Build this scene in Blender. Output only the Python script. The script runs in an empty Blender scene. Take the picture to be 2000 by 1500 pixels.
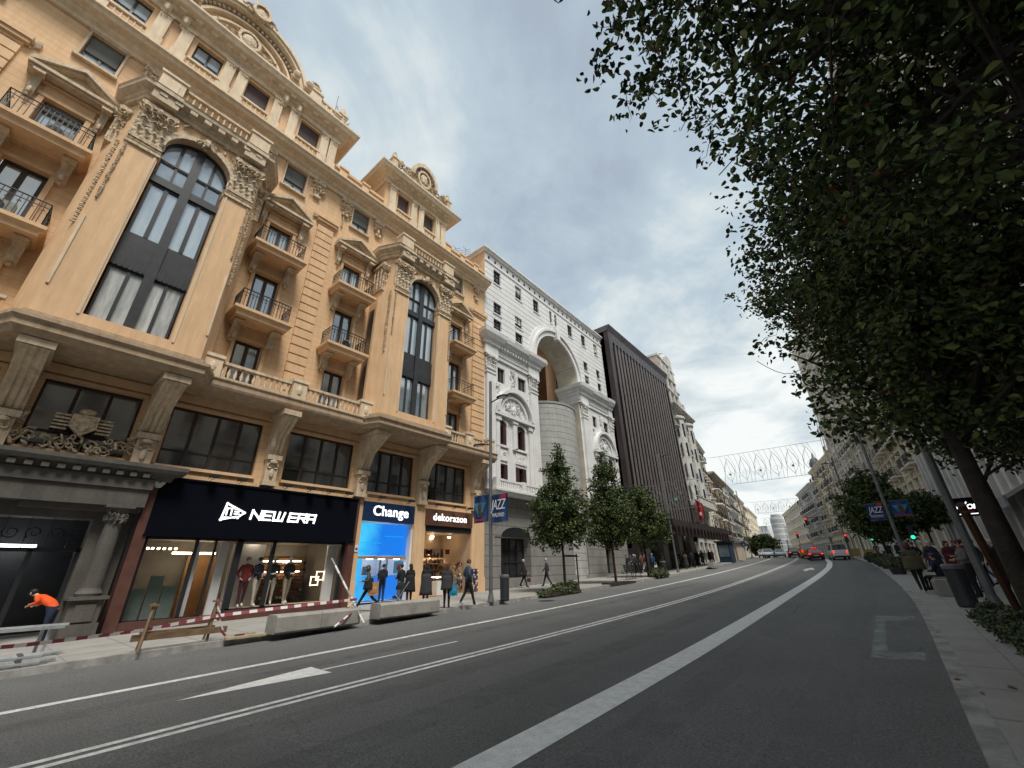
import bpy, bmesh, math, random
from math import pi, sin, cos, radians, sqrt
from mathutils import Vector, Matrix
K = 1.133                      # everything below is laid out in units of 1.133 m
SC = bpy.context.scene
COL = SC.collection
# ---------------------------------------------------------------- camera
cam_d = bpy.data.cameras.new("camera"); cam = bpy.data.objects.new("camera", cam_d); COL.objects.link(cam)
f_ = 797.73
Zc = Vector((-45, 1750, f_)).normalized(); Yc = Vector((725, -345, f_)); Yc = (Yc - Zc * Yc.dot(Zc)).normalized()
Zc = Vector((Zc.x, Zc.y, -Zc.z)); Yc = Vector((Yc.x, Yc.y, -Yc.z)); Xc = Yc.cross(Zc)
Rm = Matrix((Xc, Yc, Zc))      # world = Rm @ cam
cam.matrix_world = Matrix.Translation((0, 0, 1.5 * K)) @ Rm.to_4x4()
cam_d.sensor_width = 36; cam_d.lens = 36 * f_ / 2000; cam_d.clip_start = .05; cam_d.clip_end = 3000
SC.camera = cam
# ---------------------------------------------------------------- sky, sun, exposure
SUN_AZ = radians(112); SUN_EL = radians(60)      # azimuth measured from +Y towards +X
w = bpy.data.worlds.new("World"); SC.world = w; w.use_nodes = True
nt = w.node_tree; N = nt.nodes; L = nt.links; N.clear()
def nd(nt, t, **k):
    n = nt.nodes.new(t)
    for a, b in k.items():
        if a.startswith('i_'): n.inputs[a[2:].replace('_', ' ')].default_value = b
        else: setattr(n, a, b)
    return n
out = nd(nt, 'ShaderNodeOutputWorld'); sky = nd(nt, 'ShaderNodeTexSky', sky_type='NISHITA', sun_disc=False)
sky.sun_elevation = SUN_EL; sky.sun_rotation = SUN_AZ; sky.air_density = 1; sky.dust_density = 2
b1 = nd(nt, 'ShaderNodeBackground', i_Strength=.10); L.new(sky.outputs[0], b1.inputs[0])
tc = nd(nt, 'ShaderNodeTexCoord'); sp = nd(nt, 'ShaderNodeSeparateXYZ'); L.new(tc.outputs['Generated'], sp.inputs[0])
def math_(op, a, b=None, clamp=False, nt=nt):
    n = nt.nodes.new('ShaderNodeMath'); n.operation = op; n.use_clamp = clamp
    for i, q in enumerate((a, b)):
        if q is None: continue
        if isinstance(q, (int, float)): n.inputs[i].default_value = q
        else: nt.links.new(q, n.inputs[i])
    return n.outputs[0]
zz = math_('ADD', math_('MAXIMUM', sp.outputs[2], .02), .16)
cb = nd(nt, 'ShaderNodeCombineXYZ'); L.new(math_('DIVIDE', sp.outputs[0], zz), cb.inputs[0]); L.new(math_('DIVIDE', sp.outputs[1], zz), cb.inputs[1])
n1 = nd(nt, 'ShaderNodeTexNoise', i_Scale=.75, i_Detail=6, i_Roughness=.55, i_Distortion=.5); L.new(cb.outputs[0], n1.inputs[0])
n2 = nd(nt, 'ShaderNodeTexNoise', i_Scale=2.3, i_Detail=9, i_Roughness=.6, i_Distortion=.45); L.new(cb.outputs[0], n2.inputs[0])
mixn = math_('ADD', math_('MULTIPLY', n1.outputs[0], .58), math_('MULTIPLY', n2.outputs[0], .52))
low = math_('SUBTRACT', 1.0, math_('MULTIPLY', sp.outputs[2], 1.35), clamp=True)
val = math_('ADD', mixn, math_('MULTIPLY', low, .24))
rp = nd(nt, 'ShaderNodeValToRGB'); L.new(val, rp.inputs[0])
e = rp.color_ramp.elements; e[0].position = .46; e[0].color = (.37, .44, .515, 1); e[1].position = .74; e[1].color = (.87, .90, .885, 1)
for p_, c_ in ((.53, (.435, .52, .595, 1)), (.58, (.48, .575, .64, 1)), (.64, (.63, .70, .72, 1))):
    q = e.new(p_); q.color = c_
b2 = nd(nt, 'ShaderNodeBackground', i_Strength=.91); L.new(rp.outputs[0], b2.inputs[0])
mx = nd(nt, 'ShaderNodeMixShader', i_Fac=.93); L.new(b1.outputs[0], mx.inputs[1]); L.new(b2.outputs[0], mx.inputs[2]); L.new(mx.outputs[0], out.inputs[0])
sd = bpy.data.lights.new("sun", 'SUN'); sd.energy = 3.1; sd.angle = radians(18); sd.color = (1, .95, .87)
so = bpy.data.objects.new("sun", sd); COL.objects.link(so)
dv = Vector((sin(SUN_AZ) * cos(SUN_EL), cos(SUN_AZ) * cos(SUN_EL), sin(SUN_EL)))
so.rotation_euler = dv.to_track_quat('Z', 'Y').to_euler(); so.location = (0, 0, 60)
SC.view_settings.view_transform = 'Standard'; SC.view_settings.look = 'None'; SC.view_settings.exposure = .32; SC.view_settings.gamma = 1
SC.cycles.max_bounces = 6; SC.cycles.transparent_max_bounces = 12; SC.cycles.use_denoising = True
# ---------------------------------------------------------------- materials
MT = {}
def mat(name, c, c2=None, r=.8, scale=1.5, bump=0, bscale=12, metal=0, spec=.5, ior=1.45, emit=None, es=1, streak=0, lines=None, c3=None, contrast=.25, trans=0, worn=None, speck=0):
    """procedural material: two-tone noise, optional vertical streaks, ruled courses (spacing, width, colour) and bump"""
    m = bpy.data.materials.new(name); m.use_nodes = True; t = m.node_tree; t.nodes.clear()
    o = nd(t, 'ShaderNodeOutputMaterial'); p = nd(t, 'ShaderNodeBsdfPrincipled'); t.links.new(p.outputs[0], o.inputs[0])
    p.inputs['Roughness'].default_value = r; p.inputs['Metallic'].default_value = metal; p.inputs['IOR'].default_value = ior
    p.inputs['Specular IOR Level'].default_value = spec
    if c2 is None: c2 = tuple(x * .82 for x in c)
    tx = nd(t, 'ShaderNodeTexCoord'); co = tx.outputs['Object']
    if scale:
        nz = nd(t, 'ShaderNodeTexNoise', i_Scale=scale, i_Detail=7, i_Roughness=.6); t.links.new(co, nz.inputs[0])
        fac = nz.outputs[0]
        if streak:
            mp = nd(t, 'ShaderNodeMapping'); mp.inputs['Scale'].default_value = (3, 3, .35); t.links.new(co, mp.inputs[0])
            ns = nd(t, 'ShaderNodeTexNoise', i_Scale=1.6, i_Detail=6, i_Roughness=.65); t.links.new(mp.outputs[0], ns.inputs[0])
            a = nd(t, 'ShaderNodeMix', data_type='FLOAT'); a.inputs[0].default_value = streak
            t.links.new(fac, a.inputs[2]); t.links.new(ns.outputs[0], a.inputs[3]); fac = a.outputs[0]
        rr = nd(t, 'ShaderNodeValToRGB'); t.links.new(fac, rr.inputs[0])
        e = rr.color_ramp.elements; e[0].position = .5 - contrast / 2; e[1].position = .5 + contrast / 2
        e[0].color = (*c2, 1); e[1].color = (*c, 1)
        if c3: q = e.new(.5 + contrast * .9); q.color = (*c3, 1)
        col = rr.outputs[0]
    else:
        rg = nd(t, 'ShaderNodeRGB'); rg.outputs[0].default_value = (*c, 1); col = rg.outputs[0]
    hl = None
    if lines:
        s, wd, lc = lines[:3]; ax = lines[3] if len(lines) > 3 else 2
        sx = nd(t, 'ShaderNodeSeparateXYZ'); t.links.new(co, sx.inputs[0])
        fr = math_('FRACT', math_('DIVIDE', sx.outputs[ax], s * K, nt=t), nt=t)
        hl = math_('LESS_THAN', fr, wd, nt=t)
        a = nd(t, 'ShaderNodeMix', data_type='RGBA'); t.links.new(hl, a.inputs[0]); t.links.new(col, a.inputs[6]); a.inputs[7].default_value = (*lc, 1)
        col = a.outputs[2]
    if speck:
        n3 = nd(t, 'ShaderNodeTexNoise', i_Scale=42, i_Detail=4, i_Roughness=.8); t.links.new(co, n3.inputs[0]); mr = nd(t, 'ShaderNodeMapRange'); mr.inputs[1].default_value = .35; mr.inputs[2].default_value = .65; mr.inputs[3].default_value = 1 - speck; mr.inputs[4].default_value = 1 + speck; t.links.new(n3.outputs[0], mr.inputs[0])
        vm = nd(t, 'ShaderNodeVectorMath', operation='SCALE'); t.links.new(col, vm.inputs[0]); t.links.new(mr.outputs[0], vm.inputs['Scale']); col = vm.outputs[0]
    t.links.new(col, p.inputs['Base Color'])
    if bump:
        nb = nd(t, 'ShaderNodeTexNoise', i_Scale=bscale, i_Detail=4, i_Roughness=.6); t.links.new(co, nb.inputs[0])
        h = nb.outputs[0]
        if hl is not None: h = math_('SUBTRACT', h, math_('MULTIPLY', hl, 1.5, nt=t), nt=t)
        bp = nd(t, 'ShaderNodeBump', i_Strength=bump, i_Distance=.03); t.links.new(h, bp.inputs['Height']); t.links.new(bp.outputs[0], p.inputs['Normal'])
    if emit: p.inputs['Emission Color'].default_value = (*emit, 1); p.inputs['Emission Strength'].default_value = es
    if trans:
        tr = nd(t, 'ShaderNodeBsdfTransparent'); mxs = nd(t, 'ShaderNodeMixShader'); mxs.inputs[0].default_value = 1 - trans
        t.links.new(tr.outputs[0], mxs.inputs[1]); t.links.new(p.outputs[0], mxs.inputs[2]); t.links.new(mxs.outputs[0], o.inputs[0])
    if worn:
        n4 = nd(t, 'ShaderNodeTexNoise', i_Scale=worn[0], i_Detail=8, i_Roughness=.75); t.links.new(co, n4.inputs[0]); r4 = nd(t, 'ShaderNodeMapRange'); r4.inputs[1].default_value = worn[1]; r4.inputs[2].default_value = worn[2]; r4.inputs[3].default_value = 0; r4.inputs[4].default_value = worn[3] if len(worn) > 3 else 1; t.links.new(n4.outputs[0], r4.inputs[0])
        tr = nd(t, 'ShaderNodeBsdfTransparent'); mxs = nd(t, 'ShaderNodeMixShader'); t.links.new(r4.outputs[0], mxs.inputs[0]); t.links.new(tr.outputs[0], mxs.inputs[1]); t.links.new(p.outputs[0], mxs.inputs[2]); t.links.new(mxs.outputs[0], o.inputs[0])
    MT[name] = m; return m
mat('ochre', (.76, .51, .295), (.55, .355, .195), scale=.9, streak=.6, bump=.35, bscale=30, contrast=.4, lines=(.27, .07, (.50, .33, .19)))
mat('ochre_plain', (.76, .515, .30), (.54, .35, .20), scale=.8, streak=.65, bump=.25, bscale=30, contrast=.42)
mat('stone', (.78, .64, .46), (.50, .39, .27), scale=1.2, streak=.6, bump=.35, bscale=22, contrast=.35)
mat('stone_dirty', (.74, .60, .43), (.34, .26, .18), scale=1.5, streak=.7, bump=.5, bscale=20, contrast=.4)
mat('ornament', (.80, .66, .47), (.28, .20, .13), scale=9, bump=.5, bscale=30, contrast=.4)  # fine dark noise paints crevice shade into the carving
mat('stone_brown', (.50, .37, .25), (.27, .19, .12), scale=1.4, streak=.7, bump=.4, bscale=22, contrast=.4)
mat('dark_stone', (.115, .105, .092), (.055, .05, .045), scale=1.2, streak=.4, bump=.4, contrast=.35)
mat('iron', (.018, .019, .022), r=.45)
mat('iron_frame', (.035, .038, .042), (.025, .027, .03), r=.4, scale=3)
mat('wood_dark', (.045, .03, .022), r=.5)
mat('shutter_grey', (.15, .15, .14), (.11, .11, .105), r=.7, scale=2, lines=(.045, .3, (.09, .09, .085)))
mat('shutter_brown', (.085, .05, .048), (.06, .035, .035), r=.6, scale=2, lines=(.05, .3, (.04, .025, .025)))
mat('maroon', (.060, .022, .022), (.04, .016, .016), r=.6, lines=(.06, .25, (.025, .01, .01)))
mat('glass_dark', (.012, .014, .016), (.03, .032, .034), r=.06, scale=.7, ior=1.9, spec=.8)
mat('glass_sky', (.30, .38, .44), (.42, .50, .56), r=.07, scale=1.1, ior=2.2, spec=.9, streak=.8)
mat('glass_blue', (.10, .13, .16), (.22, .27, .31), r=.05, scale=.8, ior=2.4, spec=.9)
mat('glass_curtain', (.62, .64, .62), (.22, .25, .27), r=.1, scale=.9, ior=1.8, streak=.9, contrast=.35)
mat('glass_clear', (.02, .025, .025), r=.03, scale=0, ior=1.6, trans=.86)
mat('brown_pilaster', (.105, .045, .032), (.075, .03, .022), r=.55, scale=2)
mat('sign_black', (.004, .005, .009), r=.9, scale=0, spec=.05)
mat('sign_navy', (.010, .030, .085), r=.4, scale=0)
mat('sign_brown', (.13, .055, .035), (.10, .045, .03), r=.5)
mat('letter_glow', (.9, .9, .9), r=.5, scale=0, emit=(1, 1, 1), es=1.15)
mat('white_paint', (.74, .735, .72), (.60, .595, .58), scale=1, streak=.4, bump=.1)
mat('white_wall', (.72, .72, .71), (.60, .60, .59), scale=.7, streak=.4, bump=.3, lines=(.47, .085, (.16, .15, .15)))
mat('white_relief', (.80, .79, .775), (.60, .59, .575), scale=3, streak=.3, bump=.4)
mat('soffit_stone', (.55, .50, .41), (.42, .38, .31), scale=1, bump=.3, lines=(.9, .03, (.3, .27, .22), 1))
mat('pink_wall', (.74, .50, .36), (.66, .43, .31), scale=.8)
mat('podium', (.25, .24, .225), (.175, .168, .158), scale=1.2, streak=.5, bump=.4, lines=(.56, .07, (.09, .085, .08)))
mat('concrete_curve', (.42, .42, .40), (.30, .30, .285), scale=1.5, streak=.5, bump=.4, lines=(.5, .07, (.14, .14, .135)))
mat('bronze_panel', (.038, .026, .026), (.022, .016, .016), r=.4, scale=1.5, streak=.7, contrast=.4)
mat('bronze_fin', (.17, .155, .15), (.045, .026, .025), r=.5, scale=2, streak=.8, contrast=.5)  # rib fronts: sky light put into the paler colour
mat('bronze_top', (.075, .068, .075), (.055, .05, .055), r=.5, scale=1)
mat('cream_wall', (.78, .74, .66), (.58, .54, .47), scale=1, streak=.5, bump=.3)
mat('cream_wall_b', (.76, .69, .56), (.54, .48, .38), scale=1, streak=.5, bump=.3)
mat('grey_wall', (.62, .61, .58), (.44, .43, .41), scale=1, streak=.5, bump=.3)
mat('tan_wall', (.50, .42, .32), (.38, .32, .25), scale=1, streak=.4, bump=.3)
mat('ornate_wall', (.62, .61, .57), (.40, .39, .36), scale=2.2, streak=.4, bump=.5)
mat('gable_pink', (.52, .42, .36), (.44, .36, .31), scale=.6, streak=.6)
mat('tower_grey', (.36, .37, .38), (.28, .29, .30), scale=.5, lines=(2.0, .22, (.52, .52, .50)))
mat('roof_grey', (.10, .105, .115), r=.7)
mat('asphalt', (.158, .158, .154), (.130, .130, .127), r=.8, scale=.5, bump=.9, bscale=75, contrast=.3, c3=(.18, .18, .176), speck=.55)
mat('pavement', (.34, .325, .30), (.26, .25, .23), r=.85, scale=1.1, bump=.3, bscale=25, contrast=.4)
mat('kerb', (.36, .35, .33), (.20, .195, .185), r=.85, scale=2.5, bump=.3)
mat('road_white', (.80, .80, .77), (.62, .62, .60), r=.8, scale=7, bump=.6, bscale=60, contrast=.35, worn=(38, .33, .42))
mat('road_worn', (.74, .74, .71), (.50, .50, .48), r=.85, scale=6, bump=.5, bscale=60, contrast=.25, worn=(30, .30, .44))
mat('faded_paint', (.36, .39, .375), (.28, .30, .29), r=.88, scale=3.5, contrast=.45, worn=(2.2, .34, .6, .8))
mat('tyre_track', (.135, .135, .134), r=.6, scale=.8, worn=(1.6, .38, .75, .4))
mat('asphalt_patch', (.095, .095, .096), (.075, .075, .076), r=.85, scale=2, bump=.6, bscale=70, speck=.3)
mat('concrete', (.33, .315, .285), (.24, .23, .21), r=.85, scale=2, bump=.3)
mat('steel_pole', (.15, .155, .165), (.11, .115, .12), r=.5, scale=3, metal=.2)
mat('galvanised', (.50, .52, .53), (.38, .40, .41), r=.4, scale=6, metal=.6)
mat('bin_dark', (.030, .033, .038), r=.5)
mat('bark', (.035, .027, .02), (.018, .014, .011), scale=6, bump=.8, bscale=18)
mat('stake', (.10, .045, .025), (.07, .03, .02), scale=4)
mat('timber', (.20, .13, .07), (.12, .075, .04), scale=4, bump=.3)
mat('plank', (.45, .36, .24), (.35, .27, .17), scale=4)
mat('leaf_a', (.080, .120, .036), (.055, .085, .026), r=.6, scale=2, spec=.3)
mat('leaf_b', (.13, .155, .045), (.095, .12, .034), r=.6, scale=2, spec=.3)
mat('leaf_c', (.030, .050, .018), (.016, .026, .010), r=.55, scale=2, spec=.3)
mat('leaf_rust', (.22, .07, .02), (.15, .05, .015), r=.6, scale=2)
mat('leaf_silver', (.12, .14, .10), (.07, .085, .055), r=.7, scale=3)
mat('skin', (.52, .33, .24), (.46, .29, .21), r=.55, scale=4)
for nm, c in dict(black=(.012, .012, .014), navy=(.016, .024, .05), charcoal=(.035, .036, .04), olive=(.085, .082, .045), red=(.20, .018, .016), cream=(.52, .46, .36), beige=(.30, .25, .18), grey=(.14, .14, .145),
                  denim=(.055, .075, .12), blue=(.02, .07, .18), brown=(.09, .05, .03), white=(.7, .7, .68), cyan=(.02, .22, .36), tan=(.36, .20, .10), hivis=(.85, .11, .02), maroon=(.07, .012, .016), pale=(.42, .44, .42)).items():
    mat('cloth_' + nm, c, r=.9, scale=8, bump=.3, bscale=40)
mat('hair_dark', (.012, .009, .008), r=.6, scale=10); mat('hair_brown', (.05, .028, .016), r=.6, scale=10); mat('hair_red', (.10, .02, .02), r=.6, scale=10); mat('hair_grey', (.40, .39, .37), r=.7, scale=10)
mat('shoe_white', (.6, .6, .58), scale=0); mat('mannequin', (.55, .53, .50), scale=0, r=.4)
mat('tape_white', (.62, .58, .57), scale=0); mat('tape_red', (.24, .05, .07), scale=0)
mat('screen_blue', (.0, .02, .05), scale=0, r=.3, emit=(.0, .19, .72), es=1.0)
mat('screen_cyan', (.0, .05, .05), scale=0, r=.3, emit=(.0, .36, .74), es=1.0)
mat('glow_blue', (.0, .05, .2), scale=0, emit=(.0, .16, .62), es=1.0)
mat('bronze_dark', (.020, .011, .011), (.010, .007, .007), r=.5, scale=3, streak=.8)  # rib sides: shade put into the darker colour
mat('glow_white', (.9, .9, .9), scale=0, emit=(.92, .96, 1), es=7)
mat('glow_warm', (.9, .7, .5), scale=0, emit=(1, .80, .55), es=12)
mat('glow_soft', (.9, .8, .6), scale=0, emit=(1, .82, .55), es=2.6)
mat('glow_strip', (.9, .8, .6), scale=0, emit=(1, .85, .62), es=2.5)
mat('interior_dark', (.27, .25, .22), scale=1); mat('interior_warm', (.50, .38, .26), scale=1); mat('interior_white', (.65, .67, .68), scale=1)
mat('interior_wood', (.36, .20, .09), (.28, .15, .06), scale=2); mat('panel_green', (.20, .27, .25), (.15, .21, .20), scale=1); mat('blue_column', (.10, .16, .19), scale=1)
mat('red_light', (.3, .0, .0), scale=0, emit=(1, .03, .03), es=1.6); mat('green_light', (.0, .3, .1), scale=0, emit=(.02, .9, .45), es=1.6)
mat('car_red', (.30, .015, .012), r=.25, scale=0, ior=1.6); mat('car_orange', (.60, .20, .02), r=.3, scale=0); mat('car_yellow', (.55, .38, .03), r=.3, scale=0); mat('car_white', (.72, .73, .74), r=.25, scale=0); mat('car_dark', (.03, .03, .035), r=.25, scale=0); mat('tyre', (.015, .015, .015), scale=0)
mat('orange_sign', (.62, .25, .03), (.55, .21, .025), r=.6, scale=2); mat('grey_panel', (.26, .27, .28), (.20, .21, .22), r=.6, scale=1)
mat('banner_navy', (.012, .035, .115), (.02, .06, .18), r=.8, scale=2); mat('banner_cyan', (.05, .24, .38), (.03, .14, .26), r=.8, scale=5); mat('banner_red', (.35, .02, .05), scale=0)
mat('faded_fill', (.30, .32, .31), (.24, .25, .245), r=.88, scale=3, worn=(1.5, .42, .72, .5))
mat('wire', (.15, .16, .155), r=.6, scale=0); mat('wire_pale', (.45, .42, .36), r=.6, scale=0); mat('leaf_lamp', (.10, .42, .22), scale=0)
mat('flag_red', (.38, .02, .025), (.25, .015, .02), scale=2); mat('kiosk_blue', (.015, .035, .07), scale=2); mat('soil', (.045, .032, .024), scale=6, bump=.5)
mat('yellow_panel', (.30, .23, .07), scale=3)
def screen_pattern(m):
    t = m.node_tree; tx = nd(t, 'ShaderNodeTexCoord'); sx = nd(t, 'ShaderNodeSeparateXYZ'); t.links.new(tx.outputs['Object'], sx.inputs[0]); n = nd(t, 'ShaderNodeTexNoise', i_Scale=.9, i_Detail=2); t.links.new(tx.outputs['Object'], n.inputs[0])
    f = math_('ADD', math_('MULTIPLY', sx.outputs[1], -.28, nt=t), math_('ADD', math_('MULTIPLY', n.outputs[0], .9, nt=t), 1.55, nt=t), nt=t); r = nd(t, 'ShaderNodeValToRGB'); t.links.new(f, r.inputs[0]); e = r.color_ramp.elements; e[0].position = .2; e[0].color = (.01, .16, .66, 1); e[1].position = .9; e[1].color = (.06, .56, .82, 1)
    p = next(x for x in t.nodes if x.type == 'BSDF_PRINCIPLED'); t.links.new(r.outputs[0], p.inputs['Emission Color'])
screen_pattern(MT['screen_blue']); screen_pattern(MT['glow_blue']); MT['glow_blue'].node_tree.nodes['Principled BSDF'].inputs['Emission Strength'].default_value = .8
# ---------------------------------------------------------------- mesh builder
WORLD = (0, 0, 1, 0, 0, 1)
def frame(ox, oy, ux, uy, dx, dy): return (ox, oy, ux, uy, dx, dy)
WLOC = {}
class MB:
    def __init__(s, F=WORLD): s.v = []; s.f = []; s.mi = []; s.F = F; s.m = 0
    def pt(s, u, d, z):
        F = s.F; s.v.append((F[0] + u * F[2] + d * F[4], F[1] + u * F[3] + d * F[5], z)); return len(s.v) - 1
    def face(s, *i): s.f.append(i); s.mi.append(s.m)
    def poly(s, pts): s.face(*[s.pt(*p) for p in pts])
    def box(s, u0, u1, d0, d1, z0, z1, dz=0, tap=0):
        i = len(s.v)
        for z, t in ((z0, 0), (z1, tap)):
            for u, d in ((u0 + t, d0 + t), (u1 - t, d0 + t), (u1 - t, d1 - t), (u0 + t, d1 - t)): s.pt(u, d, z)
        for q in ((0, 3, 2, 1), (4, 5, 6, 7), (0, 1, 5, 4), (1, 2, 6, 5), (2, 3, 7, 6), (3, 0, 4, 7)): s.face(*[i + k for k in q])
    def _prism(s, a, b):
        n = len(a); i = len(s.v)
        for p in a: s.pt(*p)
        for p in b: s.pt(*p)
        s.face(*range(i, i + n)); s.face(*range(i + 2 * n - 1, i + n - 1, -1))
        for k in range(n): s.face(i + k, i + (k + 1) % n, i + n + (k + 1) % n, i + n + k)
    def prism_u(s, poly, u0, u1): s._prism([(u0, d, z) for d, z in poly], [(u1, d, z) for d, z in poly])
    def prism_d(s, poly, d0, d1): s._prism([(u, d0, z) for u, z in poly], [(u, d1, z) for u, z in poly])
    def prism_z(s, poly, z0, z1): s._prism([(u, d, z0) for u, d in poly], [(u, d, z1) for u, d in poly])
    def sweep(s, path, prof, closed=False, cap=True):
        """profile [(offset, z)] swept along path [(u, d)], offset to the left of travel, mitred"""
        n = len(path); rings = []
        for i, (x, y) in enumerate(path):
            def nrm(a, b):
                dx, dy = b[0] - a[0], b[1] - a[1]; l = math.hypot(dx, dy) or 1; return (-dy / l, dx / l)
            if closed: n1, n2 = nrm(path[i - 1], path[i]), nrm(path[i], path[(i + 1) % n])
            else:
                n2 = nrm(path[i], path[i + 1]) if i < n - 1 else nrm(path[i - 1], path[i]); n1 = nrm(path[i - 1], path[i]) if i else n2
            mx_, my_ = n1[0] + n2[0], n1[1] + n2[1]; l = mx_ * mx_ + my_ * my_ or 1; mx_, my_ = 2 * mx_ / l, 2 * my_ / l
            rings.append([s.pt(x + mx_ * o, y + my_ * o, z) for o, z in prof])
        m = len(prof)
        for i in range(n if closed else n - 1):
            a, b = rings[i], rings[(i + 1) % n]
            for k in range(m): s.face(a[k], b[k], b[(k + 1) % m], a[(k + 1) % m])
        if cap and not closed: s.face(*rings[0]); s.face(*rings[-1][::-1])
    def lathe(s, u, d, prof, n=8, su=1, sd=1, a0=0, a1=2 * pi):
        full = abs(a1 - a0 - 2 * pi) < 1e-6; R = []
        for r, z in prof:
            R.append([s.pt(u + r * su * cos(a0 + (a1 - a0) * k / n), d + r * sd * sin(a0 + (a1 - a0) * k / n), z) for k in range(n if full else n + 1)])
        for a, b in zip(R, R[1:]):
            for k in range(n):
                k2 = (k + 1) % n if full else k + 1
                s.face(a[k], a[k2], b[k2], b[k])
        if full: s.face(*R[0][::-1]); s.face(*R[-1])
    def tube(s, pts, r, n=5, r2=None):
        R = []; N_ = len(pts)
        for i, p in enumerate(pts):
            a = Vector(pts[max(0, i - 1)]); b = Vector(pts[min(N_ - 1, i + 1)]); t = (b - a)
            t = t.normalized() if t.length > 1e-9 else Vector((0, 0, 1))
            x = t.cross(Vector((.31, .17, 1) if abs(t.z) < .9 else (1, .2, 0))).normalized(); y = t.cross(x)
            rr = r if r2 is None else r + (r2 - r) * i / (N_ - 1)
            R.append([s.pt(*(Vector(p) + x * rr * cos(2 * pi * k / n) + y * rr * sin(2 * pi * k / n))) for k in range(n)])
        for a, b in zip(R, R[1:]):
            for k in range(n): s.face(a[k], a[(k + 1) % n], b[(k + 1) % n], b[k])
        s.face(*R[0][::-1]); s.face(*R[-1])
    def ell(s, c, r, n=6, m=4, ang=0):
        R = []; ca, sa = cos(ang), sin(ang)
        def P(x, y, z): return s.pt(c[0] + x * ca - z * sa, c[1] + y, c[2] + x * sa + z * ca)
        top = P(0, 0, r[2]); bot = P(0, 0, -r[2])
        for j in range(1, m):
            t = pi * j / m; R.append([P(r[0] * sin(t) * cos(2 * pi * k / n), r[1] * sin(t) * sin(2 * pi * k / n), r[2] * cos(t)) for k in range(n)])
        for k in range(n): s.face(top, R[0][k], R[0][(k + 1) % n]); s.face(bot, R[-1][(k + 1) % n], R[-1][k])
        for a, b in zip(R, R[1:]):
            for k in range(n): s.face(a[k], b[k], b[(k + 1) % n], a[(k + 1) % n])
    def scroll(s, u, z, d, r, turns=1.2, t=.05, a0=0, sgn=1, n=10):
        pts = []
        for i in range(n + 1):
            q = i / n; rr = r * (1 - .75 * q); a = a0 + sgn * turns * 2 * pi * q
            pts.append((u + rr * cos(a), d, z + rr * sin(a)))
        s.tube(pts, t, 4, t * .7)
    def wall(s, u0, u1, z0, z1, d, holes=(), depth=.22):
        us = sorted({u0, u1, *[min(max(h[k], u0), u1) for h in holes for k in (0, 1)]}); zs = sorted({z0, z1, *[min(max(h[k], z0), z1) for h in holes for k in (2, 3)]})
        for a, b in zip(us, us[1:]):
            for c, e_ in zip(zs, zs[1:]):
                mu, mz = (a + b) / 2, (c + e_) / 2
                if any(h[0] < mu < h[1] and h[2] < mz < h[3] for h in holes): continue
                s.poly([(a, d, c), (b, d, c), (b, d, e_), (a, d, e_)])
        for a, b, c, e_ in holes:
            q = d - depth
            s.poly([(a, d, c), (b, d, c), (b, q, c), (a, q, c)]); s.poly([(a, d, e_), (b, d, e_), (b, q, e_), (a, q, e_)])
            s.poly([(a, d, c), (a, d, e_), (a, q, e_), (a, q, c)]); s.poly([(b, d, c), (b, d, e_), (b, q, e_), (b, q, c)])
    def arch_wall(s, u0, u1, z0, z1, d, cu, r, zs, rz=None, depth=.3, n=14, back=False):
        rz = rz or r; q = d - depth
        A = [(cu - r * cos(pi * k / n), zs + rz * sin(pi * k / n)) for k in range(n + 1)]
        for a, b in ((u0, cu - r), (cu + r, u1)):
            if b - a > 1e-4: s.poly([(a, d, z0), (b, d, z0), (b, d, z1), (a, d, z1)])
        for (a, za), (b, zb) in zip(A, A[1:]):
            s.poly([(a, d, za), (b, d, zb), (b, d, z1), (a, d, z1)]); s.poly([(a, d, za), (b, d, zb), (b, q, zb), (a, q, za)])
        for a in (cu - r, cu + r): s.poly([(a, d, z0), (a, d, zs), (a, q, zs), (a, q, z0)])
    def arch_band(s, cu, zs, r0, r1, d0, d1, rz=1, n=16, a0=0, a1=pi):
        """solid half ring standing on the wall between radii r0 and r1"""
        R = []
        for k in range(n + 1):
            a = a0 + (a1 - a0) * k / n; c_, s_ = cos(a), sin(a) * rz
            R.append([s.pt(cu + r * c_, dd, zs + r * s_) for r, dd in ((r0, d0), (r0, d1), (r1, d1), (r1, d0))])
        for a, b in zip(R, R[1:]):
            for k in range(4): s.face(a[k], b[k], b[(k + 1) % 4], a[(k + 1) % 4])
        s.face(*R[0]); s.face(*R[-1][::-1])
    def build(s, name, m, parent=None, smooth=False, mats=None):
        o3 = WLOC.get(parent.name, (0, 0, 0)) if parent else (0, 0, 0)
        me = bpy.data.meshes.new(name); me.from_pydata([(x * K - o3[0], y * K - o3[1], z * K - o3[2]) for x, y, z in s.v], [], s.f)
        for q in (mats or [m]): me.materials.append(MT[q])
        if mats: me.polygons.foreach_set('material_index', s.mi)
        if smooth: me.polygons.foreach_set('use_smooth', [True] * len(me.polygons))
        o = bpy.data.objects.new(name, me); COL.objects.link(o)
        if parent: o.parent = parent; WLOC[o.name] = o3
        return o
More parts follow.
